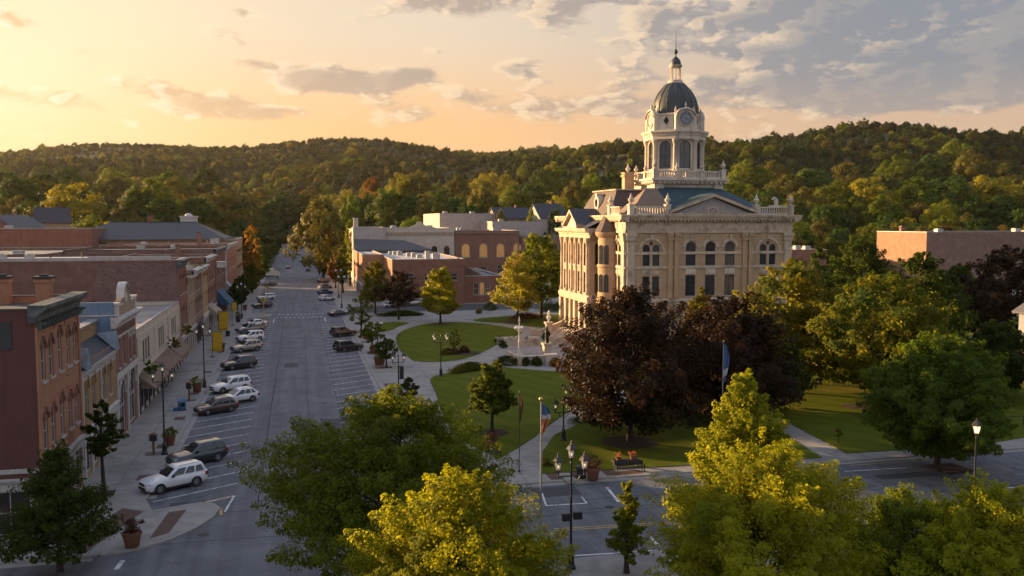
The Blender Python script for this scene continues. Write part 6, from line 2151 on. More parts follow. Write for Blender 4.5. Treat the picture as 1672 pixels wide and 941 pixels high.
# ------------------------------------------------------------------ street lamps
LAMP_BLK = mk('cast_iron_black', (0.014, 0.015, 0.016), (0.022, 0.022, 0.023), 4, 0.45, spec=0.5)
def glassy(name, c, alpha, es):
    m = bpy.data.materials.new(name)
    m.use_nodes = True
    t = m.node_tree
    N = NT(t)
    b = t.nodes['Principled BSDF']
    b.inputs['Base Color'].default_value = (*c, 1)
    b.inputs['Roughness'].default_value = 0.25
    b.inputs['Emission Color'].default_value = (1, 0.72, 0.42, 1)
    b.inputs['Emission Strength'].default_value = es
    tr = N.n('ShaderNodeBsdfTransparent')
    mx = N.n('ShaderNodeMixShader')
    mx.inputs[0].default_value = alpha
    t.links.new(tr.outputs[0], mx.inputs[1])
    t.links.new(b.outputs[0], mx.inputs[2])
    t.links.new(mx.outputs[0], t.nodes['Material Output'].inputs[0])
    return m
LANT_GLASS = glassy('lantern_glass', (0.62, 0.60, 0.55), 0.6, 0.0)
LANT_GLASS_LIT = glassy('lantern_glass_lit', (0.75, 0.62, 0.42), 0.6, 0.35)
BULB = mk('bulb_glow', (0.9, 0.8, 0.6), None, 5, 0.4, emit=(1.0, 0.80, 0.50), es=0.7)
BULB_LIT = mk('bulb_lit', (0.9, 0.8, 0.6), None, 5, 0.4, emit=(1.0, 0.72, 0.38), es=12.0)
GLOBE = mk('globe_white', (0.66, 0.65, 0.62), (0.60, 0.59, 0.56), 3, 0.3)
LM = {}


def lantern_meshes(s, lit):
    key = (s, lit)
    if key in LM: return LM[key]
    fr = MB()
    fr.lathe([(0.05 * s, -0.30 * s), (0.07 * s, -0.1 * s), (0.16 * s, 0.0), (0.17 * s, 0.04 * s)], 0, 0, 6)
    for k in range(6):
        a = k * math.pi / 3
        fr.tube([(0.16 * s * math.cos(a), 0.16 * s * math.sin(a), 0.02 * s), (0.27 * s * math.cos(a), 0.27 * s * math.sin(a), 0.55 * s)], 0.016 * s, 4)
    fr.lathe([(0.28 * s, 0.53 * s), (0.33 * s, 0.56 * s), (0.31 * s, 0.62 * s), (0.2 * s, 0.78 * s), (0.09 * s, 0.86 * s), (0.05 * s, 0.93 * s), (0.07 * s, 0.98 * s), (0.01, 1.1 * s)], 0, 0, 6)
    gl = MB(); gl.lathe([(0.145 * s, 0.03 * s), (0.255 * s, 0.54 * s)], 0, 0, 6, cap=False)
    bu = MB(); bu.ball(0, 0, 0.24 * s, 0.065 * s, 8, 1.5)
    LM[key] = (fr.mesh('lantern', LAMP_BLK), gl.mesh('lantern_glass', LANT_GLASS_LIT if lit else LANT_GLASS), bu.mesh('bulb', BULB_LIT if lit else BULB, True))
    return LM[key]


def lamp(px, py, label, H=6.0, kind='triple', arm=0.75, s=0.85, lit=False, rz=0.0, group='cast iron street lamps', xy=None, banner=None, zb=0.13):
    x, y = xy or gp(px, py, zb)
    r = empty('street_lamp', (x, y, zb), rz, label, 'street lamp', group)
    mb = MB()
    top = H if kind == 'single' else (H - 1.15 * s if kind == 'triple' else H - 0.5)
    mb.lathe([(0.30, 0), (0.30, 0.18), (0.22, 0.25), (0.20, 0.75), (0.24, 0.85), (0.13, 1.05), (0.085, 1.3), (0.07, top * 0.6), (0.055, top - 0.1), (0.09, top - 0.05), (0.06, top)], 0, 0, 12)
    mb.build('post', LAMP_BLK, r, True)
    def head(p, nm='lantern'):
        f, g, b_ = lantern_meshes(s, lit)
        h = mesh_obj('lantern', f, None, r, p)
        mesh_obj('lantern_glass', g, None, h)
        mesh_obj('bulb', b_, None, h)
    if kind == 'single':
        head((0, 0, H + 0.2 * s))
    elif kind in ('triple', 'double'):
        za = H - 2.0 * s if kind == 'triple' else H - 1.3 * s
        mb = MB()
        mb.tube([(-arm, 0, za), (arm, 0, za)], 0.045, 6)
        for q in (-1, 1):
            mb.tube([(0, 0, za - 0.55), (q * arm * 0.45, 0, za - 0.38), (q * arm * 0.7, 0, za)], 0.028, 5)
            mb.ball(q * arm, 0, za, 0.075, 8)
        mb.build('arm', LAMP_BLK, r)
        for q in (-1, 1): head((q * arm, 0, za + 0.36 * s))
        if kind == 'triple': head((0, 0, top + 0.22 * s))
        else:
            mb = MB(); mb.lathe([(0.05, 0), (0.1, 0.15), (0.03, 0.3), (0.01, 0.55)], 0, 0, 8, top); mb.build('finial', LAMP_BLK, r, True)
    elif kind == 'globe':
        za = H - 0.55
        mb = MB(); mb.tube([(-arm, 0, za), (arm, 0, za)], 0.04, 6); mb.build('arm', LAMP_BLK, r)
        for q in (-1, 1):
            mb = MB(); mb.ball(q * arm, 0, za + 0.32, 0.24, 14); g = mb.build('globe', GLOBE, r, True)
            mb = MB(); mb.lathe([(0.12, 0), (0.1, 0.1)], q * arm, 0, 10, za); mb.build('globe_holder', LAMP_BLK, r)
    if banner:
        mb = MB(); mb.box(0.12, 0.62, -0.02, 0.02, banner[0], banner[1]); mb.build('hanging_panel', banner[2], r)
        mb = MB(); mb.tube([(0, 0, banner[1] + 0.04), (0.66, 0, banner[1] + 0.04)], 0.02, 4); mb.build('panel_arm', LAMP_BLK, r)
    return r


lamp(269, 742, 'three-lantern lamp beside the kiosk and planter on the left pavement', 8.3, 'triple', 0.8, 0.85)
lamp(334, 633, 'tall three-lantern lamp by the blue newspaper box pavement, under hanging greenery', 8.3, 'triple', 0.8, 0.85)
lamp(395, 520, 'three-lantern lamp level with the small yellow banner', 8.0, 'triple', 0.8, 0.85)
lamp(411, 478, 'lamp in the shade of the far left street trees', 7.6, 'globe', 0.6)
lamp(425, 447, 'farthest lamp on the left pavement, beside the grey car', 7.6, 'globe', 0.6)
lamp(651, 654, 'two-lantern lamp with a black hanging panel on the right pavement', 5.6, 'double', 0.65, 0.85, banner=(2.5, 4.0, METAL_DK))
lamp(689, 698, 'short two-lantern lamp behind the big maple', 3.0, 'double', 0.7, 0.85)
lamp(720, 615, 'two-lantern lamp between the upper and middle lawns', 5.8, 'double', 0.85, 0.9)
lamp(617, 573, 'white double-globe lamp among the small trees on the right kerb', 4.6, 'globe', 0.62)
lamp(558, 503, 'tall lamp at the parking lot mouth, right pavement', 7.8, 'globe', 0.7)
lamp(553, 487, 'tall lamp next along behind the lot mouth lamp', 7.8, 'globe', 0.7)
lamp(545, 462, 'tall lamp in front of the right street trees', 7.8, 'globe', 0.7)
lamp(538, 440, 'far lamp before the pale corner building', 7.6, 'globe', 0.7)
lamp(920, 720, 'two-lantern lamp on the path edge before the maroon tree', 4.0, 'double', 0.8, 0.95)
lamp(932, 935, 'big three-lantern lamp in the foreground with a dark sign box', 7.7, 'triple', 0.82, 1.0, xy=gp(932, 932))
lamp(1588, 868, 'single lit lamp glowing on the near pavement at right', 6.5, 'single', 0.75, 1.0, True)
lamp(1495, 727, 'low dark path lamp under the big green tree', 2.6, 'single', 0.5, 0.5)
x, y = gp(932, 932)
def signbox():
    s = empty('sign_box', (x - 0.0, y - 0.1, 0.13), 0, 'black rectangular sign box hung low on the foreground lamp', 'sign')
    mb = MB(); mb.box(-0.62, -0.1, -0.25, 0.0, 3.05, 3.5); mb.box(0.1, 0.6, -0.25, 0.0, 3.1, 3.55); mb.build('case', METAL_DK, s)
    mb = MB(); mb.box(-0.6, 0.6, -0.02, 0.06, 3.25, 3.32); mb.build('bracket', LAMP_BLK, s)
signbox()

# ------------------------------------------------------------------ flagpoles
def flagpole(px, py, top, label, r0, flag=None, cat='flagpole', xy=None):
    x, y = xy or gp(px, py, 0.13)
    k = ppm(x, y)
    H = (py - top) / k
    r = empty('flagpole', (x, y, 0.13), 0, label, cat)
    mb = MB(); mb.lathe([(r0 * 3, 0), (r0 * 3, 0.12), (r0 * 1.4, 0.2), (r0, 0.5), (r0 * 0.6, H - 0.1)], 0, 0, 10); mb.build('pole', mk('pole_aluminium', (0.34, 0.34, 0.33), None, 3, 0.4, metal=0.5) if flag != 'thin' else LAMP_BLK, r, True)
    mb = MB(); mb.ball(0, 0, H, r0 * 2.0, 10); mb.build('finial', mk('finial_gilt', (0.40, 0.28, 0.10), None, 3, 0.35, metal=0.8), r, True)
    return r, H
def furled(r, H, z0, z1, w, cols, name='flag'):
    """a flag hanging in folds along its pole; colour bands run down the cloth"""
    mb = MB()
    nz, nu = 16, 12
    for i in range(nz + 1):
        t = i / nz
        for j in range(nu + 1):
            u = j / nu
            ww = w * (0.55 + 0.45 * math.sin(math.pi * min(1, t * 0.9 + 0.15)))
            mb.v.append((0.05 + ww * u * (0.8 + 0.2 * math.sin(t * 5)), 0.10 * math.sin(u * 9 + t * 3) * (0.4 + u) + 0.02, z1 - (z1 - z0) * t * (1 - 0.10 * u) - 0.25 * u * (1 - t)))
    for i in range(nz):
        for j in range(nu):
            mb.f.append((i * (nu + 1) + j, i * (nu + 1) + j + 1, (i + 1) * (nu + 1) + j + 1, (i + 1) * (nu + 1) + j))
            mb.mi.append(min(len(cols) - 1, int((i + 0.6 * j / nu) / nz * len(cols))))
    mb.build(name, cols, r, True)
FL = lambda n, c: mk('flag_' + n, c, tuple(q * 0.8 for q in c), 6, 0.85)
FB, FO, FW = FL('blue', (0.06, 0.13, 0.24)), FL('orange', (0.42, 0.14, 0.05)), FL('white', (0.50, 0.49, 0.47))
x, y = gp(883, 921)
r, H = flagpole(883, 921, 645, 'pale flagpole with a limp blue, white and orange flag', 0.075, xy=(x, y))
furled(r, H, H - 2.2, H - 0.25, 0.55, [FB, FB, FW, FO, FO, FO])
r, H = flagpole(1178, 742, 553, 'flagpole with a furled blue and white flag before the maroon trees', 0.06)
furled(r, H, H - 4.0, H - 0.2, 0.55, [FB, FB, FB, FW, FB])
r, H = flagpole(848, 771, 636, 'slim dark pole with a rusty cloth strip at its head, beside the round lawn tree', 0.035, 'thin', 'pole')
furled(r, H, H - 2.6, H - 0.1, 0.25, [FL('rust', (0.16, 0.06, 0.035))], 'cloth_strip')

# ------------------------------------------------------------------ planters, shrubs, benches, street things
TERRA = mk('terracotta', (0.20, 0.085, 0.048), (0.14, 0.062, 0.036), 3, 0.85)
def leaf_ball(name, root, R, H, mat, seed, z=0.0, n=26, per=46, ls=0.11, shape='round'):
    v, c = crown_pts(seed, H, R, 0.0, shape, n, per, ls, 0.5, 0.3, 0.12, 0.3)
    v[:, 2] = np.maximum(v[:, 2], 0.0) + z
    return mesh_obj(name, np_mesh(name, v, 4, mat), mat, root)
FLW = {'red': leafmat('flower_red', (0.30, 0.05, 0.04), (0.36, 0.12, 0.06), 0.3, (1, 1, 1)), 'orange': leafmat('flower_orange', (0.30, 0.09, 0.03), (0.34, 0.16, 0.06), 0.3, (1, 1, 1)),
       'mum': leafmat('bush_russet', (0.075, 0.040, 0.022), (0.110, 0.060, 0.030), 0.3), 'green': L_GREEN, 'deep': L_DEEP, 'olive': L_OLIVE}
def planter(px, py, label, r=0.55, h=0.85, plant='green', ph=0.9, pr=1.25, mat=None, group='planters along the pavements', flowers=None, z=0.13, seed=1):
    x, y = gp(px, py, z)
    o = empty('planter', (x, y, z), 0, label, 'planter', group)
    mb = MB(); mb.lathe([(r * 0.62, 0), (r * 0.70, 0.05), (r * 0.92, h * 0.82), (r, h * 0.84), (r * 1.03, h), (r * 0.86, h), (r * 0.84, h - 0.08), (0.02, h - 0.08)], 0, 0, 16); mb.build('pot', mat or TERRA, o, True)
    leaf_ball('foliage', o, r * pr, ph, FLW[plant], seed + int(px), h - 0.12)
    if flowers: leaf_ball('flowers', o, r * pr * 0.95, ph * 0.75, FLW[flowers], seed + 50, h + 0.1, 12, 16, 0.1)
    return o
planter(216, 893, 'big terracotta pot with a russet bush on the street corner', 0.62, 0.95, 'mum', 1.0, 1.35)
planter(278, 727, 'terracotta pot with green bush behind the kiosk', 0.5, 0.85, 'green', 1.0, 1.5)
planter(322, 640, 'terracotta pot with bushy greenery near the lit shop lamp', 0.6, 1.0, 'olive', 1.1, 1.5)
planter(361, 575, 'brown pot beside the lower yellow banner', 0.6, 0.9, 'mum', 0.9, 1.3)
planter(389, 526, 'dark pot by the small yellow banner', 0.6, 1.1, 'deep', 1.3, 1.2, METAL_DK)
planter(400, 507, 'small terracotta pot beyond the small yellow banner', 0.5, 0.8, 'mum', 0.7, 1.2)
planter(968, 783, 'terracotta pot with a dark bush on the corner of the square', 0.6, 1.0, 'mum', 1.1, 1.4)
planter(1571, 744, 'dark pot with green plants under the right-hand tree', 0.55, 0.9, 'olive', 0.7, 1.4, METAL_DK)
planter(1553, 853, 'dark pot in the road gutter by the near right lamp', 0.5, 0.7, 'deep', 0.8, 1.3, METAL_DK)
planter(620, 596, 'square-shouldered red planter with flowers beside the kerb trees', 0.9, 1.0, 'green', 0.6, 1.1, TERRA, flowers='red')
planter(611, 577, 'red planter with flowers next farther along the kerb', 0.8, 0.9, 'green', 0.6, 1.1, TERRA, flowers='red')
planter(598, 554, 'red flower tub at the foot of the thin pale tree', 0.7, 0.9, 'green', 0.7, 1.1, TERRA, flowers='red')
planter(655, 658, 'low flower bed pot at the foot of the panel lamp', 0.5, 0.3, 'olive', 0.4, 1.3, None, flowers='orange')
planter(693, 671, 'low pot of flowers behind the maple', 0.5, 0.35, 'mum', 0.5, 1.2, None, flowers='red')
planter(800, 730, 'brick-red flower urn at the lawn tip, below the round tree', 0.65, 0.8, 'mum', 0.6, 1.2, TERRA, flowers='red')


def shrub(px, py, label, R, H, mat='deep', name='shrub', group=None, seed=3, n=40, per=70, ls=0.13, xy=None, sx=1.0, rz=0.0, z=0.17):
    x, y = xy or gp(px, py, z)
    v, c = crown_pts(seed + int(px), H, R, 0.0, 'egg', n, per, ls, 0.4, 0.3, 0.12, 0.3)
    v[:, 2] = np.maximum(v[:, 2], 0.0)
    v[:, 0] *= sx
    o = mesh_obj(name, np_mesh(name, v, 4, FLW.get(mat) or mat), None, None, (x, y, z), rz)
    return tag(o, label, 'hedge' if name == 'hedge' else 'shrub', group)
shrub(735, 578, 'low dark shrub bed left part, on the upper lawn', 1.3, 0.9, 'mum', sx=1.6)
shrub(758, 576, 'round russet shrub on the upper lawn beside the sapling', 1.1, 1.2, 'mum')
shrub(725, 580, 'small green shrub at the end of the upper lawn bed', 0.9, 0.8, 'olive')
shrub(764, 606, 'long yellow-green hedge along the top of the middle lawn', 1.5, 1.1, 'olive', 'hedge', sx=2.6, rz=math.radians(25), n=80)
shrub(828, 596, 'dark rounded hedge where the middle lawn meets the stone wall', 1.6, 1.3, 'deep', 'hedge', sx=1.6)
shrub(859, 597, 'clipped dark ball shrub before the stone wall, left one', 0.8, 1.3)
shrub(877, 597, 'clipped dark ball shrub before the stone wall, middle one', 1.0, 1.3)
shrub(906, 598, 'clipped dark ball shrub by the pedestal wall', 1.0, 1.3)
shrub(822, 568, 'dark ball shrub at the left wall end', 0.9, 1.2)
shrub(815, 560, 'dark ball shrub behind the left wall end', 0.9, 1.2)
shrub(845, 563, 'green shrub growing inside the curved wall', 1.0, 1.0, 'green', sx=1.6)
shrub(861, 561, 'green shrub in the pale stone bowl', 0.8, 1.2, 'green')
shrub(892, 555, 'leafy shrub at the foot of the stair', 1.2, 1.5, 'deep')
shrub(655, 516, 'low dark hedge in front of the parked white saloon', 1.6, 1.1, 'deep', 'hedge', sx=3.8, n=90)
shrub(860, 521, 'russet shrub row beyond the pale yellow tree', 1.5, 1.4, 'mum', sx=3.0)
shrub(905, 508, 'dark hedge against the brick block by the courthouse', 2.2, 2.2, 'deep', 'hedge', sx=2.4, n=80)
shrub(800, 507, 'small dark shrub at the annex wall', 1.5, 1.8, 'deep', sx=1.6)
shrub(782, 512, 'low shrub by the annex corner', 1.1, 1.3, 'olive')
shrub(1168, 690, 'yellow-green shrub glowing under the maroon trees', 0.9, 1.6, 'olive', xy=gp(972, 690))
shrub(1000, 688, 'dark low hedge under the big maroon tree', 1.6, 1.2, 'deep', 'hedge', sx=3.2)
shrub(887, 735, 'orange-tinged low plants at the path corner', 0.5, 0.4, 'olive', xy=gp(893, 764))

STEELG = mk('bench_steel', (0.03, 0.032, 0.034), None, 4, 0.5)
def bench(px, py, rz, label, L=1.9):
    x, y = gp(px, py, 0.13)
    r = empty('bench', (x, y, 0.13), rz, label, 'bench')
    mb = MB(); mb.box(-L / 2, L / 2, -0.25, 0.22, 0.42, 0.46); mb.build('seat', STEELG, r)
    mb = MB(); mb.box(-L / 2, L / 2, 0.22, 0.26, 0.55, 0.92); mb.build('backrest', STEELG, r)
    for sx in (-1, 1):
        for yy in (-0.22, 0.24):
            mb = MB(); mb.box(sx * (L / 2 - 0.05) - 0.03, sx * (L / 2 - 0.05) + 0.03, yy - 0.03, yy + 0.03, 0, 0.92 if yy > 0 else 0.68); mb.build('leg', STEELG, r)
        mb = MB(); mb.box(sx * (L / 2 - 0.05) - 0.03, sx * (L / 2 - 0.05) + 0.03, -0.25, 0.24, 0.64, 0.69); mb.build('armrest', STEELG, r)
    return r
bench(1028, 772, math.radians(4), 'dark metal bench facing the cross street, flower box behind it', 2.6)
def flower_box():
    x, y = gp(1024, 765, 0.13)
    r = empty('flower_box', (x, y + 0.4, 0.13), 0, 'raised flower box of orange blooms behind the dark bench', 'planter')
    mb = MB(); mb.box(-1.15, 1.15, -0.28, 0.28, 0.55, 0.66); mb.build('shelf', STEELG, r)
    for sx in (-0.62, 0.66):
        mb = MB(); mb.lathe([(0.2, 0.66), (0.3, 1.0), (0.28, 1.0), (0.02, 0.96)], sx, 0, 12); mb.build('pot', TERRA, r)
    for sx in (-0.95, 0.95):
        mb = MB(); mb.box(sx - 0.05, sx + 0.05, -0.25, 0.25, 0, 0.5); mb.build('leg', STEELG, r)
    for k, sx in enumerate((-0.65, 0.7)):
        v, c = crown_pts(70 + k, 0.6, 0.42, 0, 'round', 18, 30, 0.08)
        v[:, 2] = np.maximum(v[:, 2], 0) + 0.85; v[:, 0] += sx
        mesh_obj('flowers', np_mesh('flowers', v, 4, FLW['orange']), None, r)
flower_box()
bench(806, 748, math.radians(35), 'small metal bench at the tip of the middle lawn', 1.4)
def bin_(px, py, label, mat, r=0.33, h=0.95, group=None):
    x, y = gp(px, py, 0.13)
    o = empty('litter_bin', (x, y, 0.13), 0, label, 'litter bin', group)
    mb = MB(); mb.lathe([(r * 0.85, 0), (r * 0.9, 0.05), (r, h * 0.8), (r * 1.06, h * 0.83)], 0, 0, 14); mb.build('drum', mat, o, True)
    mb = MB(); mb.lathe([(r * 1.08, h * 0.83), (r * 1.0, h * 0.92), (r * 0.5, h), (0.02, h)], 0, 0, 14); mb.build('lid', METAL_DK, o, True)
bin_(949, 781, 'black litter bin beside the corner terracotta pot', METAL_DK, 0.42, 1.1)
bin_(372, 549, 'dark litter bin below the upper yellow banner', METAL_DK, 0.4, 1.1)
def news_box():
    x, y = gp(297, 670, 0.13)
    o = empty('newspaper_box', (x, y, 0.13), math.radians(20), 'bright blue newspaper box alone on the left pavement', 'newspaper box')
    B_ = mk('enamel_blue', (0.03, 0.13, 0.24), (0.025, 0.11, 0.20), 3, 0.4)
    mb = MB(); mb.add([(-0.35, -0.3, 0.12), (0.35, -0.3, 0.12), (0.35, 0.3, 0.12), (-0.35, 0.3, 0.12), (-0.35, -0.3, 1.0), (0.35, -0.3, 1.0), (0.35, 0.3, 1.25), (-0.35, 0.3, 1.25)], [(0, 1, 2, 3), (4, 5, 6, 7), (0, 1, 5, 4), (1, 2, 6, 5), (2, 3, 7, 6), (3, 0, 4, 7)]); mb.build('case', B_, o)
    mb = MB(); mb.box(-0.24, 0.24, -0.315, -0.302, 0.45, 0.85); mb.build('display_window', CARGLASS, o)
    mb = MB(); mb.box(-0.4, 0.4, -0.34, 0.34, 0, 0.12); mb.build('plinth', METAL_DK, o)
    mb = MB(); mb.box(-0.9, -0.45, -0.15, 0.15, 0.0, 0.4); mb.build('step_block', B_, o)
    mb = MB(); mb.tube([(0.2, 0.2, 1.2), (0.2, 0.2, 1.75)], 0.03, 5); mb.build('sign_stub', W_GREY, o)
news_box()
def kiosk(px, py, label, h=1.9):
    x, y = gp(px, py, 0.13)
    o = empty('pay_station', (x, y, 0.13), 0, label, 'pay station')
    WOODY = mk('kiosk_brown', (0.16, 0.075, 0.04), (0.12, 0.06, 0.035), 3, 0.7)
    mb = MB(); mb.box(-0.09, 0.09, -0.09, 0.09, 0.0, h * 0.62); mb.build('post', WOODY, o)
    mb = MB(); mb.box(-0.3, 0.3, -0.2, 0.2, h * 0.62, h * 0.9); mb.build('head', METAL_DK, o)
    mb = MB(); mb.add([(-0.42, -0.3, h * 0.9), (0.42, -0.3, h * 0.9), (0.42, 0.3, h * 0.9), (-0.42, 0.3, h * 0.9), (0, -0.3, h), (0, 0.3, h)], [(0, 1, 4), (2, 3, 5), (0, 4, 5, 3), (1, 2, 5, 4), (0, 1, 2, 3)]); mb.build('hood', WOODY, o)
    mb = MB(); mb.box(-0.7, 0.7, -0.6, 0.6, 0.0, 0.03); mb.build('base_plate', METAL_DK, o)
kiosk(251, 741, 'brown hooded pay station beside the near left lamp')
kiosk(309, 654, 'hooded pay station on the pavement beyond the blue newspaper box', 2.2)
# utility cover plates and parking meters
def meter(px, py, label):
    x, y = gp(px, py, 0.13)
    o = empty('parking_meter', (x, y, 0.13), 0, label, 'parking meter', 'parking meters')
    mb = MB(); mb.lathe([(0.1, 0), (0.04, 0.05), (0.035, 1.1)], 0, 0, 8); mb.build('post', LAMP_BLK, o)
    mb = MB(); mb.lathe([(0.06, 1.1), (0.12, 1.2), (0.13, 1.4), (0.08, 1.52), (0.01, 1.55)], 0, 0, 8); mb.build('head', METAL_DK, o, True)
meter(1521, 745, 'parking meter on the kerb in front of the right-hand tree')
meter(1290, 757, 'parking meter behind the golden tree, right of the bench')
meter(612, 548, 'dark bollard-like meter by the lawn corner')
meter(651, 560, 'meter post at the rim of the upper lawn')

# ------------------------------------------------------------------ yellow banners and signs on the left pavement
YEL = mk('banner_yellow', (0.50, 0.31, 0.02), (0.42, 0.26, 0.02), 1.5, 0.8)
YDARK = mk('banner_print', (0.10, 0.06, 0.02), None, 3, 0.8)
def banner(px, py, top, bot, wpx, label, lean=0.12):
    x, y = gp(px, py, 0.13)
    k = ppm(x, y)
    z1, z0, w = (py - top) / k, (py - bot) / k, wpx / k
    o = empty('yellow_banner', (x, y, 0.13), 0, label, 'banner', 'yellow banners')
    mb = MB(); mb.tube([(-w / 2, 0, 0), (-w / 2, 0, z1 + 0.2)], 0.045, 6); mb.tube([(-w / 2, 0, z1), (w / 2, 0, z1)], 0.03, 5); mb.lathe([(0.35, 0), (0.3, 0.12), (0.05, 0.16)], -w / 2, 0, 10); mb.build('pole', METAL_DK, o)
    mb = MB()
    n = 10
    for i in range(n + 1):
        t = i / n
        for j in range(5):
            u = j / 4
            mb.v.append((-w / 2 + w * u - lean * w * t, 0.06 * math.sin(3 * t + 2 * u), z1 - (z1 - z0) * t))
    for i in range(n):
        for j in range(4):
            mb.f.append((i * 5 + j, i * 5 + j + 1, i * 5 + j + 6, i * 5 + j + 5)); mb.mi.append(0)
    mb.build('cloth', YEL, o)
    mb = MB()
    rd = random.Random(px)
    for q in range(6):
        u = -w * 0.36 - lean * w * 0.93 + q * w * 0.13
        mb.box(u, u + w * 0.08, -0.085, -0.075, z0 + 0.18, z0 + 0.18 + w * rd.uniform(0.06, 0.13))
    mb.build('print', YDARK, o)
banner(356, 583, 541, 574, 17, 'large yellow banner, nearer and lower of the two big ones')
banner(366, 552, 508, 540, 16, 'large yellow banner, farther of the two big ones')
banner(383, 532, 493, 508, 7, 'small yellow banner beyond the two big ones', 0.0)
def yellow_sign(px, py, h, label):
    x, y = gp(px, py, 0.02)
    o = empty('crossing_sign', (x, y, 0.02), 0, label, 'road sign', 'yellow crossing signs')
    mb = MB(); mb.tube([(0, 0, 0), (0, 0, h)], 0.09, 6); mb.build('post', YEL, o)
    mb = MB(); mb.add([(0, -0.1, h - 1.3), (0.45, -0.1, h - 0.65), (0, -0.1, h), (-0.45, -0.1, h - 0.65), (0, -0.06, h - 1.3), (0.45, -0.06, h - 0.65), (0, -0.06, h), (-0.45, -0.06, h - 0.65)], [(0, 1, 2, 3), (7, 6, 5, 4), (0, 1, 5, 4), (1, 2, 6, 5), (2, 3, 7, 6), (3, 0, 4, 7)]); mb.build('sign_plate', YEL, o)
    mb = MB(); mb.box(-0.07, 0.07, -0.112, -0.102, h - 0.95, h - 0.45); mb.box(-0.15, 0.15, -0.111, -0.103, h - 0.7, h - 0.62); mb.build('symbol', YDARK, o)
yellow_sign(431, 533, 6.0, 'yellow crossing sign on a yellow post at the mid-block crossing')
yellow_sign(437, 493, 4.5, 'yellow crossing sign beyond the mid-block crossing')
# kerb extension at the mid-block crossing
mb = MB(); mb.prism([(-11.6, 199), (-6.4, 202.2), (-5.9, 205), (-6.4, 208), (-11.6, 211)], 0.0, 0.135); mb.prism([(9.9, 199), (6.6, 201), (6.3, 204), (6.6, 207), (9.9, 209)], 0.0, 0.135)
tag(mb.build('kerb_extension_pavement', CONCRETE), kind='structure')

# hanging greenery and tables under the awnings
def hanging_basket(x, y, z, label, seed):
    o = empty('hanging_plant', (x, y, z), 0, label, 'hanging plant', 'hanging plants on the cream block')
    v, c = crown_pts(seed, 1.5, 0.9, 0, 'broad', 20, 40, 0.22)
    v[:, 2] -= 0.7
    mesh_obj('foliage', np_mesh('foliage', v, 4, L_GREEN), None, o)
    mb = MB(); mb.lathe([(0.1, -0.5), (0.35, -0.2), (0.38, 0)], 0, 0, 10); mb.tube([(0, 0, 0), (-0.9, 0, 0.9)], 0.03, 4); mb.build('basket', METAL_DK, o)
hanging_basket(-16.1, 103.5, 5.0, 'leafy hanging plant at the near end of the cream block', 1)
hanging_basket(-15.9, 122.0, 5.2, 'leafy hanging plant in the middle of the cream block', 2)
hanging_basket(-15.6, 135.0, 5.4, 'dark bushy hanging plant at the far end of the cream block', 3)

